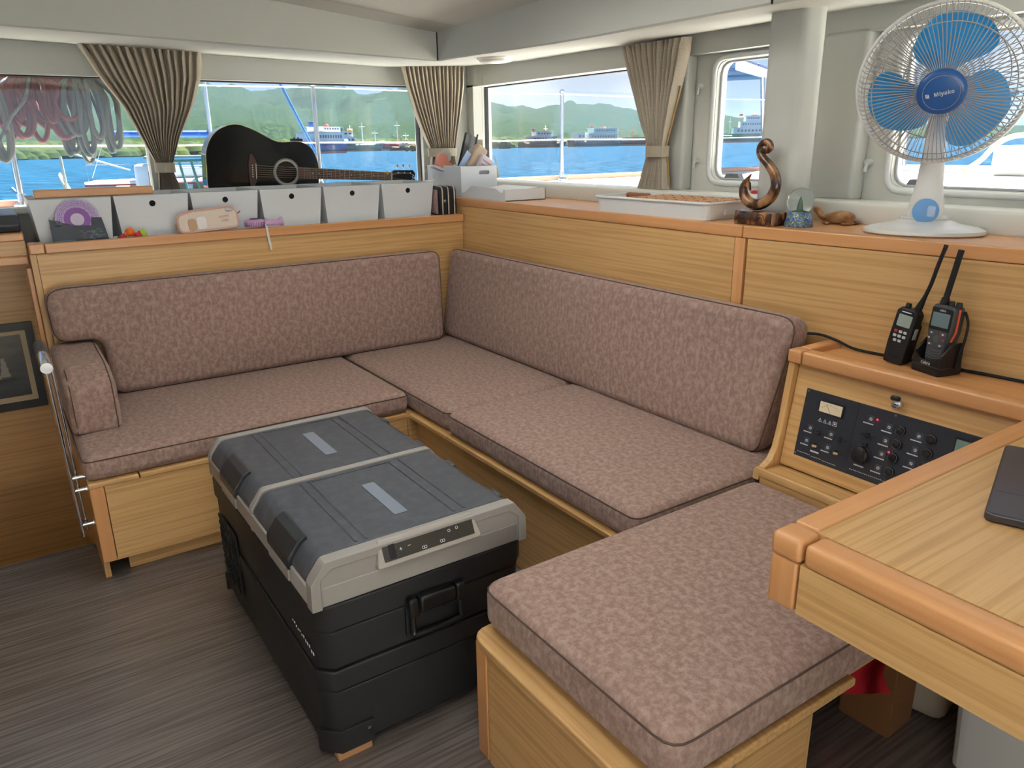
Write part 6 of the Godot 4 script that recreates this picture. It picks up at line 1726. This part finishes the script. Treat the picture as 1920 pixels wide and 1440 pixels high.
	part("hub", Sh.new().lathe(V2([0.0, 0.035, 0.035, 0.034, 0.046, 0.026, 0.048, -0.03, 0.0, -0.03]), 28, Transform3D(hb * Basis(Vector3.RIGHT, PI / 2), hc)), M.cap_blue, f)
	for b in 3:
		var c := deg_to_rad(98.0 + 120.0 * b)
		var bl := Sh.new()
		for sd in 2:
			bl.grid(14, 12, func(u: float, v: float):
				var r := lerpf(0.042, 0.222, v)
				var half := lerpf(0.62, 0.84, smoothstep(0.0, 0.6, v)) * (1.0 - 0.3 * pow(v, 8.0))
				var rr := r - 0.03 * pow(absf(u - 0.42) * 2.0, 3.0) * v
				var a := c + (u - 0.5) * 2.0 * half - 0.25 * v
				return H * Vector3(cos(a) * rr, sin(a) * rr, 0.024 * (0.5 - u) * 2.0 * (0.6 + 0.6 * v) + (0.0012 if sd else -0.0012)), sd == 0)
		part("blade", bl, blue, f)


# ---------------------------------------------------------------- own deck, ropes, rail
func make_deck() -> void:
	var deck := Sh.new()
	deck.slab(Vector3(-4.0, 0.6, -4.58), Vector3(2.55, 1.13, -4.09))
	deck.slab(Vector3(2.52, 0.6, -4.58), Vector3(6.6, 1.13, 3.0))
	deck.slab(Vector3(6.2, 1.13, -4.5), Vector3(6.6, 1.17, 3.0))
	struct("deck", deck, mat("deck_white", rgb8(206, 206, 202), 0.55), "white side and fore deck outside the cabin windows", "deck")
	struct("hull_side", Sh.new().slab(Vector3(-4.0, -1.6, -4.6), Vector3(6.6, 1.10, -4.5)), M.gelcoat, "white hull side below the deck", "hull")
	struct("trim_toe_rail", Sh.new().rbox(Vector3(1.3, 1.145, -4.56), Vector3(10.6, 0.035, 0.05), 0.008), mat("toe_rail", rgb8(190, 140, 118), 0.6), "pinkish wooden toe rail along the deck edge", "rail")
	var st := [["steel stanchion by the coiled ropes", 0.153], ["steel stanchion behind the guitar", 1.685], ["steel stanchion in the large side window", 3.5], ["steel stanchion in the rounded window by the white post", 5.75]]
	for q in st:
		var s := thing("stanchion", q[0], "stanchion", Vector3(q[1], 1.162, -4.53), "stanchions along the deck edge")
		part("tube", Sh.new().rod(Vector3.ZERO, Vector3(0, 0.28, 0), 0.0155, 12).rod(Vector3(0, 0.28, 0), Vector3(0, 0.57, 0), 0.0135, 12), M.steel, s)
		part("cap", Sh.new().ball(Vector3(0, 0.572, 0), Vector3(0.018, 0.016, 0.018), 12), M.chrome, s)
		part("foot", Sh.new().lathe(V2([0.0, -0.03, 0.045, -0.03, 0.045, -0.022, 0.022, -0.01, 0.02, 0.03, 0.0, 0.03]), 16), M.chrome, s)
	var li := [["upper white lifeline through the stanchion tops", 1.715, 0.0035], ["lower white lifeline half way up the stanchions", 1.412, 0.0045]]
	for q in li:
		single("lifeline", Sh.new().tube(V3([[-3.5, q[1], -4.53], [0.153, q[1] + 0.002, -4.53], [0.9, q[1] - 0.006, -4.53], [1.685, q[1], -4.53], [2.6, q[1] - 0.008, -4.53], [3.5, q[1], -4.53], [4.6, q[1] - 0.008, -4.53], [5.75, q[1], -4.53], [8.0, q[1], -4.5]]), F1(q[2]), 6), mat("wire_white", rgb8(232, 230, 224), 0.5), q[0], "lifeline", "lifelines along the deck edge")
	# rope coils hung outside the stair window
	var r := RandomNumberGenerator.new()
	r.seed = 21
	var coils := [["cream rope coil hanging at the left edge of the window", 0.075, 0.10, 1.73, 1.30, 13, rgb8(122, 117, 103), -4.20, 0.0115], ["red rope coil hanging outside the stair window", 0.275, 0.19, 1.735, 1.43, 18, rgb8(116, 44, 46), -4.24, 0.012], ["grey green rope coil hanging next to the wide curtain", 0.475, 0.15, 1.735, 1.32, 15, rgb8(96, 98, 88), -4.24, 0.0112]]
	for c in coils:
		var t := thing("rope_coil", c[0], "rope", Vector3(c[1], c[3], c[7]), "rope coils hung outside the window")
		var nz := noise_tex(90 + int(c[1] * 100), 0.2, 2, [[0.0, c[6].darkened(0.25)], [0.5, c[6]], [1.0, c[6].lightened(0.15)]], 128)
		var m := textured("rope_%d" % int(c[1] * 1000), nz, Vector3(14, 14, 14), 0.9)
		for i in c[5]:
			var top := Vector3(r.randf_range(-0.25, 0.25) * c[2], 0.02, r.randf_range(-0.02, 0.02))
			var dy: float = c[4] - c[3]
			var len := dy * r.randf_range(0.62, 1.0)
			var cx: float = r.randf_range(-0.36, 0.36) * c[2] * 2.0
			var hw: float = c[2] * r.randf_range(0.10, 0.30)
			var z := r.randf_range(-0.05, 0.05)
			var p := [top + Vector3(-0.01, 0, 0), Vector3(cx - hw * 0.7, len * 0.3, z), Vector3(cx - hw, len * 0.7, z), Vector3(cx - hw * 0.55, len * 0.96, z + 0.01), Vector3(cx + hw * 0.1, len * 1.02, z + 0.015), Vector3(cx + hw * 0.75, len * 0.9, z + 0.01), Vector3(cx + hw, len * 0.65, z - 0.005), Vector3(cx + hw * 0.6, len * 0.28, z - 0.01), top + Vector3(0.012, 0, -0.01)]
			part("strand", Sh.new().tube(spline(p, 5), F1(c[8] * r.randf_range(0.85, 1.05)), 7), m, t)
	single("speckled_rope", Sh.new().tube(spline([[0.275, 1.76, -4.2], [0.235, 1.62, -4.19], [0.17, 1.54, -4.19], [0.09, 1.42, -4.19], [0.03, 1.36, -4.2]], 6), F1(0.007), 8), textured("speckle", noise_tex(97, 0.4, 1, [[0.0, rgb8(40, 40, 40)], [0.55, rgb8(70, 70, 66)], [0.6, rgb8(170, 168, 156)], [1.0, rgb8(190, 186, 172)]], 64), Vector3(20, 20, 20), 0.9), "black flecked rope crossing in front of the red coil", "rope")
	single("black_rope", Sh.new().tube(spline([[0.40, 1.47, -4.21], [0.395, 1.45, -4.21], [0.42, 1.43, -4.21], [0.46, 1.425, -4.21], [0.50, 1.445, -4.21], [0.52, 1.5, -4.21], [0.50, 1.62, -4.21], [0.46, 1.75, -4.21]], 5), F1(0.006), 8), M.black_matt, "thin black rope looped over the grey green coil", "rope")
	# solar awning over the far deck
	var sp := thing("solar_awning", "blue solar panel awning on a white frame over the deck", "solar panel", Vector3(6.9, 1.98, -4.6))
	var sa := Vector3(5.2, 1.96, -4.42)
	var sb := Vector3(7.6, 1.98, -5.7)
	var dv := (sb - sa).normalized()
	var bs := Basis(dv, Vector3.UP, dv.cross(Vector3.UP))
	var so := Vector3(6.9, 1.98, -4.6)
	part("frame_beam", Sh.new().rbox((sa + sb) * 0.5 - so, Vector3((sb - sa).length(), 0.07, 0.06), 0.01, bs), M.gelcoat, sp)
	for i in 3:
		part("cell_panel", Sh.new().rbox(sa + dv * (0.45 + i * 0.88) + bs.z * -0.52 + Vector3(0, 0.06, 0) - so, Vector3(0.84, 0.03, 1.0), 0.006, bs, 1), mat("solar_blue", rgb8(52, 66, 128), 0.15), sp)
	for i in 2:
		part("support", Sh.new().rod(sa + dv * (1.0 + 1.4 * i) - so, sa + dv * (1.0 + 1.4 * i) - so + Vector3(0.12, -0.85, 0.0), 0.02, 10), M.steel, sp)
	single("davit_tube", Sh.new().tube(spline([[6.35, 1.13, -3.6], [6.38, 1.5, -3.62], [6.45, 1.66, -3.6], [6.62, 1.72, -3.5], [7.2, 1.73, -3.2]], 6), F1(0.022), 10), M.steel, "bent steel tube on the deck seen beside the white post", "tube")
	var bo := thing("deck_bollard", "white deck bollard with a coiled beige rope", "bollard", Vector3(6.0, 1.13, -2.55))
	part("body", Sh.new().rbox(Vector3(0, 0.1, 0), Vector3(0.3, 0.2, 0.3), 0.03), M.gelcoat, bo)
	part("rope", Sh.new().tube(spline([[-0.1, 0.02, -0.35], [-0.05, 0.1, -0.26], [0.0, 0.2, -0.2], [0.02, 0.26, -0.1], [0.0, 0.24, 0.05], [0.05, 0.02, 0.25]], 6), F1(0.018), 8), mat("rope_beige", rgb8(200, 180, 146), 0.9), bo)


# ---------------------------------------------------------------- harbour
const RIDGE := [-60.0, 2.2, -30.0, 2.8, -12.0, 3.0, 0.0, 3.0, 5.0, 3.08, 7.3, 3.18, 10.0, 3.05, 12.7, 3.1, 13.4, 3.17, 14.3, 3.01, 16.2, 3.12, 17.5, 3.22, 18.8, 3.12, 20.0, 3.29, 20.4, 3.12, 21.26, 3.43, 21.9, 3.12, 22.3, 3.22, 22.95, 3.36, 23.4, 3.11, 24.5, 3.21, 25.6, 3.21, 26.8, 3.17, 28.5, 3.0, 30.5, 2.85, 32.2, 2.73, 33.4, 2.36, 34.3, 2.2, 35.0, 2.3, 35.9, 2.07, 36.9, 1.99, 37.6, 2.05, 38.2, 2.25, 39.25, 2.02, 40.4, 1.82, 42.1, 1.62, 43.1, 1.67, 46.0, 1.5, 48.6, 1.35, 50.0, 1.08, 53.0, 1.0, 60.0, 0.7, 66.0, 0.5, 90.0, 0.5]
const COAST := [-60.0, 240.0, 0.0, 223.0, 5.0, 236.0, 12.0, 270.0, 20.0, 330.0, 26.0, 340.0, 33.0, 345.0, 36.0, 420.0, 45.0, 560.0, 50.0, 640.0, 56.0, 900.0, 66.0, 1300.0, 90.0, 1500.0]


func table(t: Array, x: float) -> float:
	for i in range(2, t.size(), 2):
		if x <= t[i]:
			return lerpf(t[i - 1], t[i + 1], clampf((x - t[i - 2]) / (t[i] - t[i - 2]), 0, 1))
	return t[t.size() - 1]


const SEA := -1.2


func make_harbour() -> void:
	# sea
	var sea_tex := noise_tex(101, 0.02, 5, [[0.0, rgb8(4, 34, 54)], [0.42, rgb8(10, 48, 72)], [0.58, rgb8(16, 58, 84)], [1.0, rgb8(30, 78, 104)]], 512)
	var sm := textured("sea", sea_tex, Vector3(0.035, 0.035, 0.06), 0.4, true, 0.07)
	sm.normal_enabled = true
	sm.normal_texture = noise_tex(102, 0.02, 4, [], 512, FastNoiseLite.TYPE_SIMPLEX_SMOOTH, true, 10.0)
	sm.normal_scale = 1.0
	var sea := Sh.new()
	sea.quad(Vector3(-5000, SEA, 5000), Vector3(6000, SEA, 5000), Vector3(6000, SEA, -6000), Vector3(-5000, SEA, -6000), Vector3.UP)
	var so := struct("sea", sea, sm, "choppy blue harbour water", "sea")
	# land and hills, one relief from the shore to the ridge
	var nz := FastNoiseLite.new()
	nz.seed = 15
	nz.frequency = 0.0016
	nz.fractal_octaves = 6
	var n2 := FastNoiseLite.new()
	n2.seed = 16
	n2.frequency = 0.02
	n2.fractal_octaves = 4
	var far := 2700.0
	var high := func(az: float, r: float) -> float:
		var c := table(COAST, az)
		var p := Vector2(sin(deg_to_rad(az)), -cos(deg_to_rad(az))) * r
		var ridge := far * tan(deg_to_rad(table(RIDGE, az))) + 2.6
		var t := clampf((r - c) / (far - c), 0.0, 1.2)
		var rise := smoothstep(0.12, 1.0, t)
		rise = pow(rise, 1.15)
		if t > 1.0:
			rise = 1.0 - (t - 1.0) * 2.0
		var mid := smoothstep(0.10, 0.22, t) * (1.0 - smoothstep(0.28, 0.5, t)) * 15.0 * (1.0 + 0.8 * nz.get_noise_2dv(p * 2.0)) * clampf(table(RIDGE, az) / 3.0, 0.1, 1.0)
		var gul := nz.get_noise_2dv(p * 1.6) * 0.8 * ridge * rise * (1.0 - smoothstep(0.75, 1.0, t))
		return SEA - 1.0 + minf(1.0, (r - c) * 0.2) + 1.5 * smoothstep(0.0, 0.03, t) + rise * ridge + mid + gul + n2.get_noise_2dv(p) * 3.0 * smoothstep(0.02, 0.2, t) * clampf(ridge / 100.0, 0.15, 1.0)
	var land := Sh.new()
	land.grid(380, 56, func(u: float, v: float):
		var az: float = lerpf(-32.0, 80.0, u)
		var c := table(COAST, az)
		var r := lerpf(c - 4.0, far * 1.12, pow(v, 1.7))
		var a := deg_to_rad(az)
		return Vector3(sin(a) * r, high.call(az, r), -cos(a) * r))
	var green := noise_tex(111, 0.02, 6, [[0.0, rgb8(0, 10, 8)], [0.38, rgb8(8, 25, 14)], [0.5, rgb8(20, 40, 20)], [0.64, rgb8(34, 56, 28)], [1.0, rgb8(52, 68, 38)]], 1024)
	struct("hills", land, textured("hill_green", green, Vector3(0.009, 0.018, 0.009), 1.0, true, 0.1), "green forested hills behind the harbour", "hills")
	# scrub and mangrove along the water, beyond counting
	var leaf := Sh.new()
	leaf.lathe(V2([0.0, -0.3, 0.8, -0.2, 1.0, 0.15, 0.75, 0.6, 0.3, 0.9, 0.0, 1.0]), 7, Transform3D(), false)
	var mm := MultiMesh.new()
	mm.transform_format = MultiMesh.TRANSFORM_3D
	mm.use_colors = true
	var lm := leaf.mesh()
	var lmat := mat("scrub", Color.WHITE, 1.0, 0.0, 0.1)
	lmat.vertex_color_use_as_albedo = true
	lm.surface_set_material(0, lmat)
	mm.mesh = lm
	var r := RandomNumberGenerator.new()
	r.seed = 44
	var count := 5200
	mm.instance_count = count
	for i in count:
		var az := r.randf_range(-30.0, 72.0)
		var c := table(COAST, az)
		var d := c + 1.0 + pow(r.randf(), 1.6) * 260.0
		var a := deg_to_rad(az)
		var s := r.randf_range(1.4, 3.4) * (1.0 if az < 45.0 else 0.8)
		var y: float = high.call(az, d)
		mm.set_instance_transform(i, Transform3D(Basis(Vector3.UP, r.randf() * TAU) * Basis.from_scale(Vector3(s * r.randf_range(1.0, 1.6), s, s)), Vector3(sin(a) * d, y + s * 0.2, -cos(a) * d)))
		var g := r.randf()
		mm.set_instance_color(i, Color(0.024 + 0.022 * g, 0.04 + 0.026 * g, 0.012 + 0.008 * g))
	var mi := MultiMeshInstance3D.new()
	mi.name = "shore_scrub"
	mi.multimesh = mm
	mi.material_override = lmat
	add_child(mi)
	tag(mi, "dense green scrub and mangrove along the far shore", "scrub", "", "stuff")
	# a few mangrove bushes standing in the water
	for q in [["green mangrove bush standing in the water off the red ship", 118.0, -232.0, 1.9], ["small mangrove bush in the water right of the larger one", 124.0, -221.0, 1.1], ["rounded mangrove at the shore left of the rusty barges", 181.0, -275.0, 4.0]]:
		var bush := thing("mangrove", q[0], "bush", Vector3(q[1], SEA, q[2]), "mangroves in the water")
		var sh := Sh.new()
		for i in 7:
			sh.ball(Vector3(r.randf_range(-1, 1), r.randf_range(0.2, 0.8), r.randf_range(-0.6, 0.6)) * q[3], Vector3.ONE * q[3] * r.randf_range(0.35, 0.6), 8)
		part("foliage", sh, mat("mangrove", rgb8(48, 68, 30), 1.0), bush)

	# ships at anchor
	var W := rgb8(214, 218, 220)
	ship("blue hulled ferry with a white bridge at anchor", Vector3(89, SEA, -236), 0.62, 20.0, 8.0, 3.6, rgb8(40, 84, 160), rgb8(160, 84, 84), [[0.0, 0.74, 0.92, 3.2, W], [0.1, 0.5, 0.7, 1.6, W]], [[0.18, 5.5], [-0.22, 3.5]], rgb8(214, 50, 44))
	ship("green grey cargo ship with white masts beside the ferry", Vector3(123, SEA, -287), -0.15, 19.0, 6.0, 3.2, rgb8(86, 122, 118), rgb8(96, 120, 110), [[-0.22, 0.3, 0.8, 2.6, W], [-0.22, 0.2, 0.6, 2.0, W]], [[-0.15, 7.0], [0.1, 8.0], [0.36, 5.0]], rgb8(226, 160, 60))
	ship("small grey workboat between the green ship and the red ship", Vector3(135.5, SEA, -275), -0.2, 9.0, 4.0, 1.8, rgb8(120, 92, 78), rgb8(140, 96, 80), [[0.1, 0.34, 0.7, 2.0, rgb8(196, 190, 176)]], [[0.2, 5.0]], rgb8(206, 120, 60))
	ship("red hulled cargo ship with a tall white mast", Vector3(148, SEA, -292), -0.2, 24.0, 6.0, 3.4, rgb8(170, 66, 66), rgb8(110, 150, 134), [[0.36, 0.22, 0.8, 2.6, W]], [[-0.22, 8.5], [0.3, 5.0]], rgb8(150, 60, 56))
	ship("teal and red ship with a blue roof behind the corner curtain", Vector3(160, SEA, -272), -0.3, 15.0, 5.0, 3.4, rgb8(58, 126, 138), rgb8(170, 80, 84), [[0.0, 0.6, 0.8, 2.8, rgb8(206, 196, 196)], [0.1, 0.5, 0.7, 1.6, rgb8(58, 110, 190)]], [[0.0, 5.0]], rgb8(60, 110, 190))
	ship("rusty dark coaster with a tall mast at the shore", Vector3(213, SEA, -290), -0.1, 22.0, 7.0, 2.6, rgb8(92, 70, 68), rgb8(112, 76, 66), [[-0.02, 0.6, 0.8, 2.6, rgb8(156, 152, 156)], [0.0, 0.4, 0.6, 2.0, rgb8(176, 174, 178)]], [[0.08, 7.5]], rgb8(120, 90, 84))
	ship("rusty dredger with teal upper decks beyond the large side window", Vector3(242, SEA, -288), -0.12, 26.0, 8.0, 3.2, rgb8(96, 74, 74), rgb8(126, 86, 72), [[0.1, 0.6, 0.85, 3.0, rgb8(150, 162, 164)], [0.16, 0.5, 0.7, 2.4, rgb8(126, 168, 164)], [-0.34, 0.16, 0.6, 3.4, rgb8(196, 192, 186)]], [[0.1, 3.0], [-0.2, 4.0]], rgb8(226, 110, 50))
	ship("long rusty barge with orange crane posts", Vector3(275, SEA, -296), -0.25, 44.0, 9.0, 4.0, rgb8(104, 76, 78), rgb8(140, 92, 74), [[0.4, 0.1, 0.6, 2.5, rgb8(180, 160, 150)]], [[-0.36, 4.6], [-0.2, 4.8], [-0.04, 4.8], [0.12, 4.8], [0.26, 6.5]], rgb8(214, 132, 66), rgb8(214, 132, 66))
	ship("green and red ship with stacked white bridge beyond the rounded window", Vector3(462, SEA, -380), -0.7, 44.0, 12.0, 6.0, rgb8(74, 136, 108), rgb8(206, 110, 90), [[0.05, 0.6, 0.8, 5.0, W], [0.05, 0.4, 0.7, 4.0, W], [0.05, 0.24, 0.6, 4.0, W]], [[0.05, 9.0], [-0.3, 12.0]], rgb8(222, 70, 60))
	ship("dark moored hulk left of the green and red ship", Vector3(442, SEA, -425), -0.7, 26.0, 9.0, 5.0, rgb8(96, 90, 84), rgb8(110, 92, 80), [[0.0, 0.4, 0.7, 3.0, rgb8(190, 186, 180)]], [[0.2, 8.0]], rgb8(222, 70, 60))

	# sailing yacht with a blue sail cover
	var y := thing("sailing_yacht", "moored white sailing yacht with a blue sail cover on its boom", "yacht", Vector3(9.33, SEA, -38.9), "", Basis(Vector3.UP, -0.30))
	part("hull", Sh.new().prism(V2([-5.6, 0.0, -5.4, 1.15, 5.3, 1.35, 4.4, 0.0]), -1.5, 1.5, 0.25, ax(TO_Z), 3), mat("yacht_white", rgb8(222, 224, 226), 0.3), y)
	part("stripe", Sh.new().slab(Vector3(-5.35, 0.98, -1.53), Vector3(4.7, 1.06, 1.53)), mat("yacht_red", rgb8(196, 70, 66), 0.5), y)
	part("coach_roof", Sh.new().rbox(Vector3(-0.6, 1.5, 0), Vector3(4.6, 0.5, 1.7), 0.15), M.yacht_white, y)
	part("mast", Sh.new().rod(Vector3(0, 1.3, 0), Vector3(0, 13.5, 0), 0.09, 10), mat("mast_white", rgb8(226, 228, 228), 0.4), y)
	part("sail_cover", Sh.new().rod(Vector3(-0.05, 3.15, 0), Vector3(-4.1, 3.2, 0), 0.16, 10, 0.13), mat("sail_blue", rgb8(26, 98, 196), 0.7), y)
	part("boom_end", Sh.new().rod(Vector3(-4.1, 3.2, 0), Vector3(-4.4, 3.2, 0), 0.1, 10), M.mast_white, y)
	part("furled_headsail", Sh.new().rod(Vector3(5.0, 1.5, 0), Vector3(0.1, 13.0, 0), 0.07, 8), mat("furl_blue", rgb8(36, 116, 180), 0.7), y)
	for q in [[0.0, 1.4], [0.0, -1.4]]:
		part("shroud", Sh.new().rod(Vector3(q[0], 1.3, q[1]), Vector3(0, 12.8, 0), 0.012, 5), M.steel, y)
	part("backstay", Sh.new().rod(Vector3(-5.3, 1.3, 0), Vector3(0, 13.3, 0), 0.014, 5), M.steel, y)
	part("rail", Sh.new().tube(V3([[-5.3, 1.9, 1.3], [0, 1.95, 1.45], [4.8, 2.0, 0.9]]), F1(0.02), 5), M.steel, y)
	for i in 7:
		part("rail_post", Sh.new().rod(Vector3(-5.2 + i * 1.6, 1.2, 1.35), Vector3(-5.2 + i * 1.6, 1.95, 1.35), 0.015, 5), M.steel, y)
	part("blue_drum", Sh.new().lathe(V2([0.0, 0.0, 0.22, 0.0, 0.22, 0.6, 0.0, 0.6]), 14, ax(Basis.IDENTITY, Vector3(-3.2, 1.25, 0.9))), M.sail_blue, y)

	# cluttered fishing boat in front of it
	var f := thing("fishing_boat", "pale blue and white fishing boat with green frames on deck", "boat", Vector3(3.7, SEA, -24.0), "", Basis(Vector3.UP, -0.2))
	part("hull", Sh.new().prism(V2([-1.5, 0.0, -1.9, 1.15, 3.4, 1.25, 3.0, 0.0]), -0.9, 0.9, 0.15, ax(TO_Z), 3), mat("boat_blue", rgb8(150, 188, 206), 0.5), f)
	part("bulwark", Sh.new().slab(Vector3(-1.85, 1.1, 0.82), Vector3(3.35, 1.35, 0.92)), M.yacht_white, f)
	part("cabin", Sh.new().rbox(Vector3(0.35, 1.75, -0.1), Vector3(0.9, 0.8, 0.9), 0.08), M.yacht_white, f)
	part("cabin_door", Sh.new().slab(Vector3(0.25, 1.4, 0.352), Vector3(0.5, 1.95, 0.37)), mat("door_brown", rgb8(110, 86, 80), 0.7), f)
	for i in 4:
		part("deck_frame", Sh.new().tube(V3([[0.9 + i * 0.32, 1.3, 0.6], [0.75 + i * 0.32, 2.2, 0.4], [0.75 + i * 0.32, 2.2, -0.5], [0.9 + i * 0.32, 1.3, -0.7]]), F1(0.035), 6), mat("frame_green", rgb8(98, 160, 138), 0.6), f)
	for z in [0.4, -0.5]:
		part("frame_rail", Sh.new().rod(Vector3(0.5, 2.22, z), Vector3(2.2, 2.22, z), 0.035, 6), M.frame_green, f)
	for q in [[0.9, 0.3, 0.35], [1.5, 0.2, 0.3], [2.2, 0.25, 0.34], [2.9, 0.1, 0.3], [-0.4, 0.2, 0.3]]:
		part("cargo", Sh.new().rbox(Vector3(q[0], 1.42, q[1]), Vector3(q[2] * 1.4, q[2] * 1.2, q[2]), 0.05, Basis(Vector3.UP, q[0])), mat("cargo_%d" % int(q[0] * 10 + 10), rgb8(120 + 30 * q[1], 104 + 60 * q[2], 100), 0.8), f)
	part("bow_pulpit", Sh.new().tube(V3([[-1.7, 1.25, 0.5], [-1.9, 1.9, 0.4], [-1.95, 1.95, -0.2], [-1.7, 1.25, -0.5]]), F1(0.03), 6), mat("rail_cream", rgb8(206, 196, 172), 0.5), f)
	part("outrigger", Sh.new().rod(Vector3(-0.4, 1.3, 0.8), Vector3(-2.1, 1.55, 0.9), 0.03, 6).rod(Vector3(-0.2, 2.0, 0.2), Vector3(-1.6, 2.5, 0.3), 0.025, 6).rod(Vector3(-1.75, 1.2, 0.5), Vector3(-1.8, 2.4, 0.4), 0.04, 6), M.rail_cream, f)
	part("gangplank", Sh.new().box(Vector3(-2.55, 1.15, 0.9), Vector3(1.3, 0.05, 0.2), Basis(Vector3(0, 0, 1), -0.9)), mat("plank_blue", rgb8(130, 168, 190), 0.6), f)
	part("aerial", Sh.new().rod(Vector3(0.6, 1.9, 0.1), Vector3(0.1, 4.2, 0.1), 0.03, 6).ball(Vector3(0.1, 4.2, 0.1), Vector3(0.12, 0.08, 0.12), 8), M.rail_cream, f)
	part("awning", Sh.new().slab(Vector3(0.2, 2.3, -0.7), Vector3(2.4, 2.36, 0.6)), mat("awning_grey", rgb8(150, 168, 172), 0.8), f)


# hull along x, bow at +x; houses: [centre, length share, beam share, height, colour]; masts: [place, height]
func ship(label: String, at: Vector3, turn: float, length: float, beam: float, high: float, hull: Color, boot: Color, houses: Array, masts: Array, accent: Color, mast_c := Color(0.86, 0.87, 0.86)) -> void:
	var s := thing("ship", label, "ship", at, "ships at anchor", Basis(Vector3.UP, turn))
	var l := length * 0.5
	var key := "hull_%d" % int(at.x)
	var rust := noise_tex(int(at.x), 0.03, 4, [[0.0, hull.darkened(0.35)], [0.45, hull], [0.7, hull], [0.86, hull.lerp(rgb8(130, 84, 66), 0.6)], [1.0, rgb8(130, 84, 66)]], 128)
	var hm := textured(key, rust, Vector3(0.05, 0.12, 0.05), 0.8, false)
	part("hull", Sh.new().prism(V2([-l, high * 0.18, -l * 1.0, high * 0.95, -l * 0.4, high * 0.82, l * 0.55, high * 0.84, l * 0.8, high * 1.08, l * 1.05, high * 1.18, l * 0.9, high * 0.18]), -beam * 0.5, beam * 0.5, beam * 0.16, ax(TO_Z), 3), hm, s)
	part("boot_top", Sh.new().prism(V2([-l * 0.99, -0.6, -l * 0.995, high * 0.22, l * 0.91, high * 0.22, l * 0.86, -0.6]), -beam * 0.49, beam * 0.49, beam * 0.15, ax(TO_Z), 2), mat(key + "_boot", boot, 0.8), s)
	part("bulwark", Sh.new().slab(Vector3(-l * 0.98, high * 0.86, beam * 0.46), Vector3(l * 0.7, high * 1.0, beam * 0.5)), hm, s)
	var y := high * 0.84
	var k := 0
	for h in houses:
		var base_y := y
		if h[0] <= -0.3:
			y = high * 0.84
		var hx: float = h[0] * length
		var hl: float = h[1] * length
		var hw: float = h[2] * beam
		var hb := part("deckhouse", Sh.new().rbox(Vector3(hx, y + h[3] * 0.5, 0), Vector3(hl, h[3], hw), 0.12, Basis.IDENTITY, 1), mat("%s_house%d" % [key, k], h[4], 0.6), s)
		var nwin := clampi(int(hl / 1.5), 2, 9)
		for i in nwin:
			for sd in [-1, 1]:
				part("window", Sh.new().box(Vector3(hx - hl * 0.42 + hl * 0.84 * (i + 0.5) / nwin, y + h[3] * 0.6, sd * hw * 0.5), Vector3(hl * 0.5 / nwin, h[3] * 0.28, 0.1)), mat("ship_window", rgb8(52, 66, 78), 0.3), hb)
		part("deck_edge", Sh.new().box(Vector3(hx, y + h[3], 0), Vector3(hl * 1.05, 0.12, hw * 1.08)), mat("ship_white", rgb8(206, 208, 208), 0.6), hb)
		y = base_y if h[0] <= -0.3 else y + h[3]
		k += 1
	part("lifeboat", Sh.new().ball(Vector3(houses[0][0] * length + 1.0, y + 0.3, beam * 0.2), Vector3(length * 0.06, 0.45, 0.6), 10), mat("accent_%d" % int(at.x), accent, 0.6), s)
	part("funnel", Sh.new().rbox(Vector3(houses[0][0] * length - length * houses[0][1] * 0.3, y + 0.7, 0), Vector3(length * 0.05, 1.6, beam * 0.2), 0.15, Basis.IDENTITY, 1), mat(key + "_boot", boot, 0.8) if k > 2 else hm, s)
	for m in masts:
		var mx: float = m[0] * length
		part("mast", Sh.new().rod(Vector3(mx, high * 0.8, 0), Vector3(mx, high * 0.8 + m[1], 0), 0.3, 6, 0.16).rod(Vector3(mx - 1.1, high * 0.8 + m[1] * 0.8, 0), Vector3(mx + 1.1, high * 0.8 + m[1] * 0.8, 0), 0.1, 5), mat("mast_%d" % int(at.x), mast_c, 0.6), s)


func _ready() -> void:
	rng.seed = 7
	make_light()
	make_materials()
	make_glass()
	make_room()
	make_seats()
	make_cooler()
	make_table()
	make_panel()
	make_curtains()
	make_boxes()
	make_small_things()
	make_guitar()
	make_side_things()
	make_fan()
	make_deck()
	make_harbour()
